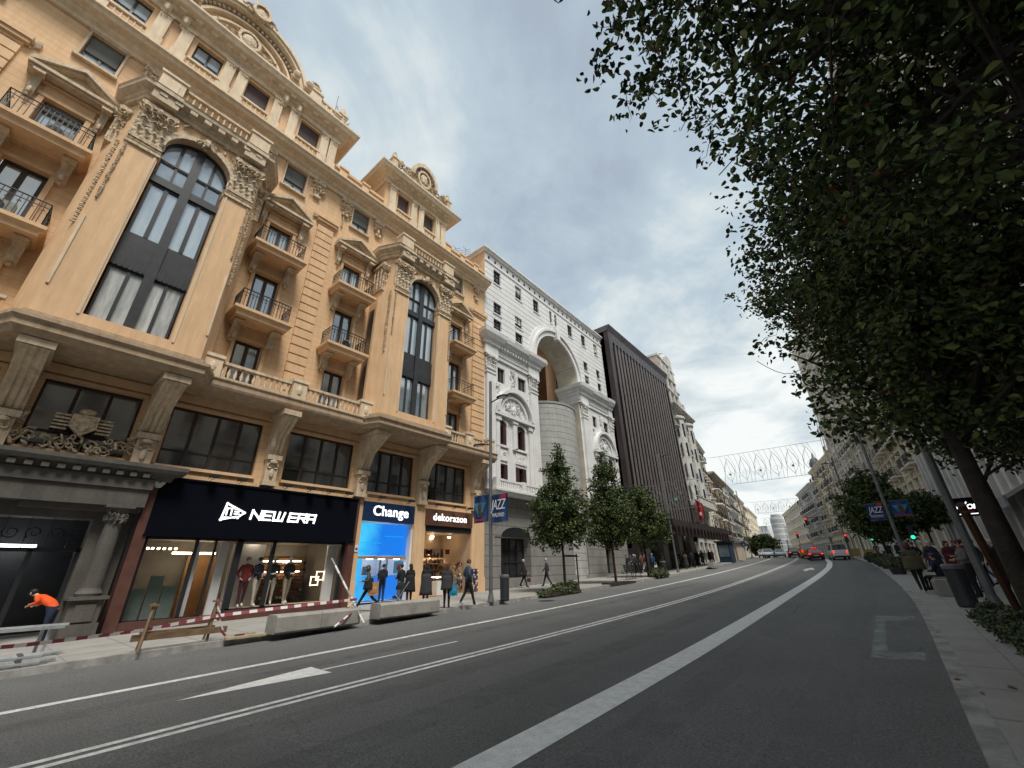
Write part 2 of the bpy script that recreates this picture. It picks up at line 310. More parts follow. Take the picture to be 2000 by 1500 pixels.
def _bs(s, name, m, parent=None, eps=.04):
    """build each separate piece of the mesh as an object of its own"""
    n = len(s.v); par = list(range(n))
    def fd(a):
        while par[a] != a: par[a] = par[par[a]]; a = par[a]
        return a
    for f in s.f:
        for k in f[1:]: par[fd(k)] = fd(f[0])
    G = {}
    for i in range(n): G.setdefault(fd(i), []).append(i)
    B = [[r, [min(s.v[i][a] for i in g) for a in range(3)], [max(s.v[i][a] for i in g) for a in range(3)]] for r, g in G.items()]
    grp = {b[0]: b[0] for b in B}
    def gf(a):
        while grp[a] != a: a = grp[a]
        return a
    for i, p in enumerate(B):
        for q in B[i + 1:]:
            if all(p[1][a] - eps < q[2][a] and q[1][a] - eps < p[2][a] for a in range(3)): grp[gf(p[0])] = gf(q[0])
    out = {}
    for j, f in enumerate(s.f): out.setdefault(gf(fd(f[0])), []).append(f)
    r = []
    for fs in out.values():
        c = MB(); mp = {}
        for f in fs:
            for i in f:
                if i not in mp: mp[i] = len(c.v); c.v.append(s.v[i])
            c.face(*[mp[i] for i in f])
        r.append(c.build(name, m, parent))
    return r
MB.bs = _bs
def tag(o, label=None, cat=None, group=None, kind=None):
    if label: o['label'] = label
    if cat: o['category'] = cat
    if group: o['group'] = group
    if kind: o['kind'] = kind
    return o
def thing(name, label, cat, loc=(0, 0, 0), rz=0, group=None):
    o = bpy.data.objects.new(name, None); COL.objects.link(o); o.location = [c * K for c in loc]; o.rotation_euler = (0, 0, rz); o.empty_display_size = .2
    WLOC[o.name] = (0, 0, 0) if rz or group == '@local' else tuple(c * K for c in loc)
    return tag(o, label, cat, None if group == '@local' else group)
def local(name, label, cat, group=None):      # a thing whose parts are modelled round its own origin
    o = thing(name, label, cat, (0, 0, 0), 0, '@local')
    if group: o['group'] = group
    return o
def place(o, x, y, z, rz=0, s=1): o.location = (x * K, y * K, z * K); o.rotation_euler = (0, 0, rz); o.scale = (s, s, s); return o
def dup(root, x, y, z, rz=0, s=1, label=None, swap=None):
    def cp(o, par):
        c = o.copy(); COL.objects.link(c)
        if par: c.parent = par
        if swap and o.type == 'MESH':
            for i, sl in enumerate(o.material_slots):
                if sl.material and sl.material.name in swap: c.material_slots[i].link = 'OBJECT'; c.material_slots[i].material = MT[swap[sl.material.name]]
        for ch in list(o.children): cp(ch, c)
        return c
    r = cp(root, None); place(r, x, y, z, rz, s)
    if label: r['label'] = label
    return r
def gz(Y):
    if Y < -10: Y = -10
    return .02 * Y + .00015 * Y * Y if Y < 75 else .02 * 75 + .00015 * 5625 + .004 * (min(Y, 130) - 75)
def dL(Y): return 0 if Y < 22 else (-.0011 * (Y - 22) ** 2 if Y < 75 else -3.09 - .118 * (Y - 75))
def dR(Y): return 0 if Y < 22 else (-.002 * (Y - 22) ** 2 if Y < 86 else -8.19 - .256 * (Y - 86))
SW = .12
def text(name, s, size, parent, m, mtx, ext=.02, offs=0, shear=0, sp=1, align='CENTER'):
    cu = bpy.data.curves.new(name, 'FONT'); cu.body = s; cu.size = size * K; cu.extrude = ext * K; cu.offset = offs * K; cu.shear = shear; cu.space_character = sp
    cu.align_x = align; cu.align_y = 'CENTER'; cu.resolution_u = 3
    t = bpy.data.objects.new(name, cu); COL.objects.link(t); bpy.context.view_layer.update()
    me = bpy.data.meshes.new_from_object(t.evaluated_get(bpy.context.evaluated_depsgraph_get())); bpy.data.objects.remove(t); bpy.data.curves.remove(cu)
    me.transform(mtx)
    if parent: o3 = WLOC.get(parent.name, (0, 0, 0)); me.transform(Matrix.Translation([-c for c in o3]))
    me.materials.clear(); me.materials.append(MT[m])
    o = bpy.data.objects.new(name, me); COL.objects.link(o)
    if parent: o.parent = parent
    return o
def tm(x, y, z, ux, uy):     # lettering frame: reading direction (ux, uy) horizontal, up = Z, at point x, y, z
    return Matrix(((ux, 0, uy, x * K), (uy, 0, -ux, y * K), (0, 1, 0, z * K), (0, 0, 0, 1)))
# ---------------------------------------------------------------- ground, road, pavements
def lerp(T, y):
    if y <= T[0][0]: return T[0][1]
    for (a, p), (b, q) in zip(T, T[1:]):
        if y <= b:
            t = (y - a) / (b - a); return p + (q - p) * t
    (a, p), (b, q) = T[-2:]; return q + (q - p) / (b - a) * (y - b)
def smooth_(T, y): return (lerp(T, y - 2.5) + lerp(T, y) * 2 + lerp(T, y + 2.5)) / 4
KL = [(-30, -12), (0, -12), (15, -11.95), (22, -11.9), (35, -12.3), (45, -12.85), (53, -13.4), (64, -14.2), (74, -15.0), (90, -16.9), (200, -30)]
LA = [(-30, -9.05), (10, -9.0), (21, -9.3), (36, -9.9), (57, -11.0), (69, -11.7), (90, -14), (200, -27.5)]
DB = [(-30, -6.35), (3, -6.3), (8, -6.08), (14, -5.93), (21, -6.0), (37, -6.65), (57, -7.6), (68, -8.4), (90, -11.2), (200, -26)]
TH = [(-30, -2.95), (3, -2.95), (8, -2.86), (16, -2.95), (31, -3.1), (42, -3.35), (53, -4.0), (60, -4.75), (66, -5.7), (75, -7.6), (90, -11), (200, -28)]
KR = [(-30, .1), (0, .12), (5, .15), (8, .22), (14, .33), (18, .32), (24, .18), (32, -.13), (40, -.5), (46, -.95), (53, -1.6), (60, -2.35), (67, -3.7), (80, -6.6), (90, -9.1), (200, -35)]
YS = [-30, -20, -12] + [(-8 + .75 * i) for i in range(56)] + [34 + 1.5 * i for i in range(42)] + [98 + 8 * i for i in range(13)]
def strip(mb, fa, fb, off, y0=-30, y1=200, step=None):
    ys = [y for y in YS if y0 < y < y1]; ys = [y0] + ys + [y1]; P = None
    for y in ys:
        q = (mb.pt(fa(y), y, gz(y) + off), mb.pt(fb(y), y, gz(y) + off))
        if P: mb.face(P[0], P[1], q[1], q[0])
        P = q
def fn(T, o=0): return lambda y: smooth_(T, y) + o
mb = MB(); mb.poly([(-400, -300, -1.5), (400, -300, -1.5), (400, 900, -1.5), (-400, 900, -1.5)]); tag(mb.build('ground', 'asphalt'), kind='structure')
mb = MB(); strip(mb, lambda y: -90, lambda y: 90, 0); tag(mb.build('road', 'asphalt'), kind='structure')
for nm, fa, fb in (('pavement', lambda y: -90, fn(KL, -.16)), ('pavement', fn(KR, .16), lambda y: 90)):
    mb = MB(); strip(mb, fa, fb, SW); tag(mb.build(nm, 'pavement'), kind='structure')
for T, s in ((KL, -1), (KR, 1)):
    mb = MB(); a, b = (fn(T, -.16), fn(T)) if s < 0 else (fn(T), fn(T, .16)); strip(mb, a, b, SW + .004)
    e_ = fn(T); strip(mb, e_, e_, 0)
    P = None
    for y in YS:
        q = (mb.pt(e_(y), y, gz(y) - .02), mb.pt(e_(y), y, gz(y) + SW + .004))
        if P: mb.face(P[0], q[0], q[1], P[1])
        P = q
    tag(mb.build('kerb', 'kerb'), kind='structure')
# pavement joints: long slab courses cut as thin darker strips
mat('joint', (.19, .182, .17), scale=0)
mb = MB()
for o in (-1.0, -2.1, -3.2, -4.3): strip(mb, fn(KL, o), fn(KL, o + .018), SW + .004, -6, 60)
for o in (.62, 1.4, 2.2, 3.0): strip(mb, fn(KR, o), fn(KR, o + .012), SW + .004, -2, 60)
y = -5
while y < 45:
    for side in (0, 1):
        T = KR if side else KL; a, b = (.17, 3.6) if side else (-4.8, -.17)
        z = gz(y) + SW + .004; z2 = gz(y + .012) + SW + .004
        mb.poly([(smooth_(T, y) + a, y, z), (smooth_(T, y) + b, y, z), (smooth_(T, y) + b, y + .012, z2), (smooth_(T, y) + a, y + .012, z2)])
    y += 1.1 if y < 25 else 2.2
tag(mb.build('pavement_joints', 'joint'), kind='structure')
mk = MB(); strip(mk, fn(LA, -.085), fn(LA, .085), .004); tag(mk.build('lane_line', 'road_worn'), kind='structure')
mk = MB()
for o in (-.14, .06): strip(mk, fn(DB, o), fn(DB, o + .10), .004)
tag(mk.build('double_lane_line', 'road_worn'), kind='structure')
mk = MB(); strip(mk, fn(TH, -.20), fn(TH, .20), .004); tag(mk.build('broad_bus_lane_line', 'road_white'), kind='structure')
mk = MB()
def flat(pts, off=.004): mk.poly([(x, y, gz(y) + off) for x, y in pts])
flat([(-7.61, 2.2), (-7.95, 4.16), (-7.58, 4.14)]); flat([(-7.61, 2.2), (-7.58, 4.14), (-7.23, 4.14)])
flat([(-7.60, 4.16), (-7.53, 4.16), (-7.40, 7.04), (-7.47, 7.04)])
tag(mk.build('lane_taper_marking', 'road_white'), kind='structure')
mk = MB()
for a, b, c, d in ((-4.55, 37.5, .16, 3.2),): flat([(a, b), (a + c, b), (a + c, b + d), (a, b + d)])
flat([(-4.9, 39.6), (-4.47, 42.4), (-4.04, 39.6)]); flat([(-4.47, 38.2), (-4.0, 38.9), (-4.0, 39.3), (-4.47, 38.6)])
tag(mk.build('lane_arrow_marking', 'road_white'), kind='structure')
mk = MB(); rn = random.Random(4)
flat([(-.54, 8.95), (-.34, 8.95), (-.36, 14.1), (-.5, 14.1)]); flat([(-.34, 8.95), (.07, 8.97), (.09, 9.7), (-.34, 9.5)]); flat([(-.36, 13.2), (.16, 13.3), (.2, 14.1), (-.36, 14.1)])
tag(mk.build('faded_road_lettering', 'faded_paint'), kind='structure')
mk = MB(); flat([(-.62, 8.8), (.12, 8.8), (.22, 14.3), (-.56, 14.3)], .003); tag(mk.build('worn_paint_patch', 'faded_fill'), kind='structure')
mk = MB(); strip(mk, lambda y: -4.55 + (fn(TH)(y) + 2.95), lambda y: -4.0 + (fn(TH)(y) + 2.95), .0025); strip(mk, lambda y: -5.75 + (fn(TH)(y) + 2.95), lambda y: -5.25 + (fn(TH)(y) + 2.95), .0025)
strip(mk, lambda y: -1.35 + fn(KR)(y), lambda y: -.8 + fn(KR)(y), .0025); strip(mk, lambda y: -2.6 + fn(KR)(y), lambda y: -2.1 + fn(KR)(y), .0025); strip(mk, lambda y: -8.3, lambda y: -7.85, .0025, -30, 25)
tag(mk.build('tyre_tracks', 'tyre_track'), kind='structure')
mk = MB()
for cx, cy in ((-10.9, 15.2),):
    mk.poly([(cx + .33 * cos(k * pi / 10), cy + .33 * sin(k * pi / 10), gz(cy + .33 * sin(k * pi / 10)) + .006) for k in range(20)])
tag(mk.build('manhole_covers', 'iron_frame'), kind='structure')
# tar seams
mat('tar', (.06, .06, .062), r=.9, scale=0)
mk = MB()
for x0, y0, n in ((-6.9, 9.5, 9), (-2.2, 14.2, 9)):
    x, y = x0, y0
    for i in range(n):
        x2, y2 = x + rn.uniform(-.05, .07), y + .28; flat([(x, y), (x + .018, y), (x2 + .018, y2), (x2, y2)]); x, y = x2, y2
tag(mk.build('tar_seams', 'tar'), kind='structure')
# dry leaves and chips in the gutter
mb = MB(); 
for i in range(34):
    y = rn.uniform(2, 22); x = smooth_(KR, y) + rn.choice((-1, 1)) * abs(rn.gauss(0, .22)) - .03; z = gz(y) + (.13 if x > smooth_(KR, y) + .02 else .008); a = rn.uniform(0, 6); r = rn.uniform(.02, .04)
    mb.poly([(x + r * cos(a + k * pi / 2), y + r * (1.6 if k % 2 else .7) * sin(a + k * pi / 2), z + .008 * (k % 2)) for k in range(4)])
tag(mb.build('fallen_leaves', 'leaf_rust'), label='dry brown leaves scattered along the near gutter', cat='leaves', kind='stuff')
# ---------------------------------------------------------------- architectural vocabulary
LF = frame(-16.9, 0, 0, 1, 1, 0)        # left facades: u runs up the street, d towards the road
def molding(mb, path, z0, z1, out, kind=0, inner=0):
    h = z1 - z0
    P = {0: [(inner, z0), (out * .35, z0), (out * .45, z0 + .25 * h), (out * .8, z0 + .5 * h), (out, z0 + .62 * h), (out, z1 - .08 * h), (out * .92, z1), (inner, z1)],
         1: [(inner, z0), (out, z0), (out, z1), (inner, z1)],
         2: [(inner, z0), (out * .6, z0), (out * .6, z0 + .4 * h), (out, z0 + .55 * h), (out, z1), (inner, z1)]}[kind]
    mb.sweep(path, P)
def ulin(u0, u1, d=0, ret=0): return [(u0, d - ret), (u0, d), (u1, d), (u1, d - ret)] if ret else [(u0, d), (u1, d)]
def dentils(mb, u0, u1, d0, d1, z0, z1, step, wd):
    n = max(1, int((u1 - u0) / step)); st = (u1 - u0) / n
    for i in range(n): c = u0 + (i + .5) * st; mb.box(c - wd / 2, c + wd / 2, d0, d1, z0, z1)
def balusters(mb, a, b, z0, z1, n=None, r=.062):
    L_ = math.hypot(b[0] - a[0], b[1] - a[1]); n = n or max(1, int(L_ / .19)); h = z1 - z0
    for i in range(n):
        t = (i + .5) / n; mb.lathe(a[0] + (b[0] - a[0]) * t, a[1] + (b[1] - a[1]) * t, [(r * .9, z0), (r * .45, z0 + .15 * h), (r, z0 + .38 * h), (r * .4, z0 + .72 * h), (r * .8, z1)], 6)
def balustrade(par, F, path, z0, z1, m='stone_dirty', m2='stone', name='balustrade'):
    mb = MB(F); mb.sweep(path, [(-.09, z1 - .10), (.09, z1 - .10), (.09, z1), (-.09, z1)]); o = mb.build(name, m, par); mb = MB(F); mb.sweep(path, [(-.08, z0), (.08, z0), (.08, z0 + .09), (-.08, z0 + .09)]); mb.build('plinth', m, o); mb = MB(F)
    for a, b in zip(path, path[1:]):
        if math.hypot(b[0] - a[0], b[1] - a[1]) > .3: balusters(mb, a, b, z0 + .09, z1 - .1)
    mb.build('balusters', m2, o, smooth=True); return o
def ornament(mb, u0, u1, z0, z1, d, dep, n, rn, sc=1):
    for i in range(n):
        u, z = rn.uniform(u0, u1), rn.uniform(z0, z1); r = rn.uniform(.05, .11) * sc
        if i % 3 == 0: mb.scroll(u, z, d + dep * rn.uniform(.3, .9), r * 1.3, rn.uniform(.8, 1.4), r * .32, rn.uniform(0, 6), rn.choice((-1, 1)), 7)
        else: mb.ell((u, d + dep * rn.uniform(.1, .7), z), (r * rn.uniform(.35, .6), dep * .6, r * rn.uniform(1, 1.7)), 5, 3, rn.uniform(-1, 1))
def leafy(mb, u, d, z0, w, h, out, rn):
    """acanthus leaf: lobed blade with a raised rib that bends outwards and curls over at the tip"""
    n = 7; P = None
    for k in range(n + 1):
        t = k / n; hw = w * .5 * (.62 + .5 * sin(pi * min(1, t * 1.1))) * (1.22 if k % 2 else .78) * (1 if t < .95 else .5); dd = d + out * (.15 + .85 * t * t); zz = z0 + h * (t if t < .86 else .86 - (t - .86) * 1.2)
        if t > .86: dd += out * .25
        q = (mb.pt(u - hw, dd - w * .22, zz), mb.pt(u, dd + w * .06, zz), mb.pt(u + hw, dd - w * .22, zz))
        if P: mb.face(P[0], P[1], q[1], q[0]); mb.face(P[1], P[2], q[2], q[1])
        P = q
def capital(mb, u0, u1, z0, z1, d0, d1, rn):
    """leafy capital: bell, two rings of curling acanthus, corner volutes and abacus"""
    h = z1 - z0; c = (u0 + u1) / 2; hw = (u1 - u0) / 2
    mb.box(u0 + .07, u1 - .07, d0, d1 - .06, z0, z1 - .12 * h); mb.box(u0 - .1, u1 + .1, d0, d1 + .1, z1 - .13 * h, z1 - .05 * h); mb.box(u0 - .05, u1 + .05, d0, d1 + .05, z1 - .05 * h, z1); mb.box(u0 - .03, u1 + .03, d0, d1 + .03, z0 - .06, z0)
    for row, (zb, k, out) in enumerate(((z0, 4, .12), (z0 + .25 * h, 3, .17), (z0 + .46 * h, 4, .22))):
        for i in range(k):
            u = u0 + (i + .5) * (u1 - u0) / k; leafy(mb, u, d1 - .03, zb, (u1 - u0) / k * 1.05, h * .38, out, rn)
        m = max(1, int((d1 - d0) / .25))
        for i in range(m):
            for s in (-1, 1): mb.ell((c + s * (hw + .03), d0 + (i + .5) * (d1 - d0) / m, zb + h * .18), (.05, .07, h * .17), 5, 3)
    for s in (-1, 1):
        mb.scroll(c + s * hw * .85, z0 + .78 * h, d1 + .13, .12 * max(.7, h), 1.4, .038, 0 if s > 0 else pi, -s, 10); mb.scroll(c + s * hw * .25, z0 + .74 * h, d1 + .10, .07 * max(.7, h), 1.3, .028, pi if s > 0 else 0, s, 8)
    mb.ell((c, d1 + .15, z1 - .16 * h), (.09, .08, .11), 6, 4)
    ornament(mb, u0, u1, z0 + .5 * h, z1 - .2 * h, d1, .14, 9, rn, .8)
def console(mb, u0, u1, z0, z1, d0, dt, n=10):
    """S-profiled bracket under a slab"""
    h = z1 - z0; poly = [(d0, z0)]
    for k in range(n + 1):
        t = k / n; d = d0 + (dt - d0) * (.22 + .13 * sin(t * 2 * pi - .6) + .72 * max(0, t - .25) ** 1.3); poly.append((min(d, dt), z0 + .04 + t * (h * .86)))
    poly += [(dt, z0 + .9 * h), (dt, z1), (d0, z1)]; mb.prism_u(poly, u0, u1)
    mb.box(u0 - .04, u1 + .04, d0, dt + .04, z1 - .12 * h, z1 - .02)
    mb.ell(((u0 + u1) / 2, d0 + (dt - d0) * .45, z0 + .2 * h), ((u1 - u0) * .32, .06, h * .16), 6, 4)
    mb.ell(((u0 + u1) / 2, d0 + .12, z0 - .02), ((u1 - u0) * .3, .08, .07), 6, 4)
def swag(mb, u, z0, z1, d, rn, wd=.09):
    z = z1
    while z > z0:
        r = rn.uniform(.6, 1) * wd * (1.4 if rn.random() < .15 else 1); mb.ell((u + rn.uniform(-.3, .3) * wd, d, z), (r, .06, r * .7), 5, 3); mb.box(u - r * .8, u + r * .8, d - .02, d + .05, z - r * 1.35, z - r * 1.0); z -= wd * 2.0
def window(par, F, u0, u1, z0, z1, d, fm='iron_frame', gm='glass_dark', mull=1, trans=None, fw=.06, name='window', blind=None, bm='shutter_grey', sub='pane'):
    mb = MB(F); mb.box(u0, u0 + fw, d - .07, d, z0, z1); mb.box(u1 - fw, u1, d - .07, d, z0, z1); mb.box(u0 + fw, u1 - fw, d - .07, d, z1 - fw, z1); mb.box(u0 + fw, u1 - fw, d - .07, d, z0, z0 + fw)
    for i in range(mull): c = u0 + (u1 - u0) * (i + 1) / (mull + 1); mb.box(c - fw * .7, c + fw * .7, d - .07, d + .012, z0 + fw, z1 - fw)
    for t in (trans or ()): z = z0 + (z1 - z0) * t; mb.box(u0 + fw, u1 - fw, d - .068, d + .006, z - fw * .45, z + fw * .45)
    o = mb.build(name, fm, par); mb = MB(F); mb.poly([(u0, d - .045, z0), (u1, d - .045, z0), (u1, d - .045, z1), (u0, d - .045, z1)]); mb.build(sub, gm, o)
    if blind: mb = MB(F); mb.box(u0 + fw * .5, u1 - fw * .5, d + .012, d + .05, z1 - (z1 - z0) * blind, z1); mb.build('roller_shutter', bm, o)
    return o
def surround(mb, u0, u1, z0, z1, d, wd=.12, t=.06, sill=True):
    mb.box(u0 - wd, u0, d, d + t, z0, z1); mb.box(u1, u1 + wd, d, d + t, z0, z1); mb.box(u0 - wd - .04, u1 + wd + .04, d, d + t + .03, z1, z1 + wd)
    if sill: mb.box(u0 - wd - .05, u1 + wd + .05, d, d + t + .08, z0 - .1, z0)
def railing(par, F, path, z0, z1, name='railing'):
    mb = MB(F); r = .016
    for z in (z0 + .07, z1 - .17, z1): mb.tube([(a, b, z) for a, b in path], r if z < z1 else .024, 4)
    for a, b in zip(path, path[1:]):
        L_ = math.hypot(b[0] - a[0], b[1] - a[1]); n = max(2, int(L_ / .115))
        for i in range(n + 1):
            t = i / n; u, d = a[0] + (b[0] - a[0]) * t, a[1] + (b[1] - a[1]) * t; mb.box(u - .010, u + .010, d - .010, d + .010, z0, z1)
            if i % 2 and i < n: mb.scroll(u, (z0 + z1) / 2 + .12, d, .05, 1.2, .01, 0, 1, 6)
    return mb.build(name, 'iron', par)
def pediment(mb, u0, u1, z0, z1, d):
    c = (u0 + u1) / 2; mb.box(u0, u1, d, d + .5, z0, z0 + .12); mb.box(u0 + .06, u1 - .06, d, d + .42, z0 - .1, z0); mb.prism_d([(u0 + .1, z0 + .12), (u1 - .1, z0 + .12), (c, z1 - .12)], d, d + .18)
    for s in (-1, 1):
        e_ = u0 if s < 0 else u1; mb.prism_d([(e_, z0 + .12), (e_ , z0 + .26), (c, z1 + .05), (c, z1 - .11)], d, d + .5); mb.prism_d([(e_ - s * .1, z0 + .12), (e_ - s * .1, z0 + .17), (c, z1 - .12), (c, z1 - .2)], d, d + .4)
def balcony(par, F, u0, u1, z, dep, rn, dz=.85, cons=True, m='ochre_plain', door=None):
    """slab with moulded edge (child railing, consoles)"""
    mb = MB(F); P = [(u0 + .12, 0), (u0 + .12, dep - .12), (u1 - .12, dep - .12), (u1 - .12, 0)]
    mb.sweep(P, [(-.3, z - .34), (0, z - .34), (.03, z - .2), (.12, z - .12), (.12, z), (-.3, z)]); mb.box(u0 + .4, u1 - .4, 0, dep - .4, z - .33, z - .01)
    o = mb.build('balcony', m, par); i = .16
    railing(o, F, [(u0 + i, 0), (u0 + i, dep - i), (u1 - i, dep - i), (u1 - i, 0)], z, z + dz)
    if cons:
        for c in (u0 + .38, u1 - .38): mb = MB(F); console(mb, c - .13, c + .13, z - 1.05, z - .34, 0, dep * .62); mb.build('bracket', 'stone_dirty', o)
    return o
def floodlight(F, u, d, z, i):
    return None
# ---------------------------------------------------------------- the ochre apartment building
rn = random.Random(11)
A = thing('apartment_building', 'ochre and stone building with tall glazed bays and an arched gable, shops at street level', 'building', (-16.9, 6, 0))
F = LF; U0, U1 = -12, 17.75; c1, c2 = .75, 11.35
COLS = [(-2.75, .5, 1.1), (4.27, .5, 1.05), (7.82, .5, 1.0), (15.12, .5, .95)]
holes = []
for c, hw, _ in COLS:
    for z0, z1 in ((8.0, 9.97), (10.9, 13.25), (14.15, 16.0)): holes.append((c - hw, c + hw, z0, z1))
    holes.append((c - .48, c + .48, 18.5, 19.9))
for u0, u1 in ((-.95, 2.1)[:0] or (-.35, 1.85), (2.65, 5.5), (6.5, 9.35), (10.2, 12.7), (13.65, 16.35)): holes.append((u0, u1, 4.85, 6.85))
for u0, u1 in ((-10.5, -7.6), (-6.8, -4.0), (-3.6, -1.2)): holes.append((u0, u1, 4.85, 6.85))
mb = MB(F); mb.wall(U0, U1, 4.45, 20.7, 0, holes, .25); mb.poly([(U1, 0, 0), (U1, -9, 0), (U1, -9, 20.7), (U1, 0, 20.7)]); mb.poly([(U0, 0, 20.7), (U1, 0, 20.7), (U1, -11, 20.7), (U0, -11, 20.7)])
mb.poly([(U0, 0, 0), (U0, -11, 0), (U0, -11, 20.7), (U0, 0, 20.7)])
mb.build('wall', 'ochre', A)
# mezzanine windows
for k, (u0, u1) in enumerate(((-.35, 1.85), (2.65, 5.5), (6.5, 9.35), (10.2, 12.7), (13.65, 16.35), (-3.6, -1.2), (-6.8, -4.0))):
    o = window(A, F, u0, u1, 4.85, 6.85, -.16, 'wood_dark', 'glass_dark', 3 if k else 2, (.27,), .06)
    mb = MB(F); mb.box(u0 - .1, u1 + .1, 0, .1, 6.85, 6.93); mb.build('lintel', 'ochre_plain', o); mb = MB(F); mb.box(u0 - .05, u1 + .05, 0, .14, 4.75, 4.85); mb.build('sill', 'ochre_plain', o)
# consoles carrying the first-floor ledge
for c, w_, dt in ((-.75, .56, 1.6), (2.25, .56, 1.6), (6.0, .5, 1.1), (9.78, .56, 1.5), (13.17, .52, 1.5), (16.95, .5, 1.0), (-3.85, .5, 1.0), (-7.2, .5, 1.0)):
    mb = MB(F); z0, z1 = 5.75, 7.3; poly = [(0, z0 - .15)]
    for k in range(13): t = k / 12; poly.append((.22 + (dt - .22) * (t ** 1.7) + .07 * sin(t * 9), z0 + t * (z1 - z0 - .25)))
    poly += [(dt, z1 - .2), (dt, z1), (0, z1)]; mb.prism_u(poly, c - w_ / 2, c + w_ / 2)
    for o_ in (-.15, 0, .15): mb.prism_u([(p[0] + .035, p[1]) for p in poly[1:-3]] + [(p[0] - .02, p[1]) for p in poly[1:-3]][::-1], c + o_ - .045, c + o_ + .045)
    mb.box(c - w_ / 2 - .07, c + w_ / 2 + .07, 0, dt + .07, z1 - .22, z1 - .02); mb.box(c - w_ * .42, c + w_ * .42, 0, .28, 4.6, z0 - .1); mb.box(c - w_ * .52, c + w_ * .52, 0, .36, 5.5, 5.68); mb.box(c - w_ * .48, c + w_ * .48, 0, .33, 4.55, 4.7)
    mb.scroll(c - .1, 5.25, .3, .13, 1.2, .035, 0, 1, 8); mb.scroll(c + .1, 5.25, .3, .13, 1.2, .035, pi, -1, 8); mb.ell((c, .33, 5.0), (.08, .05, .17), 6, 4); mb.ell((c, .36, 5.42), (.16, .06, .08), 6, 3)
    mb.build('bracket', 'stone_dirty', A)
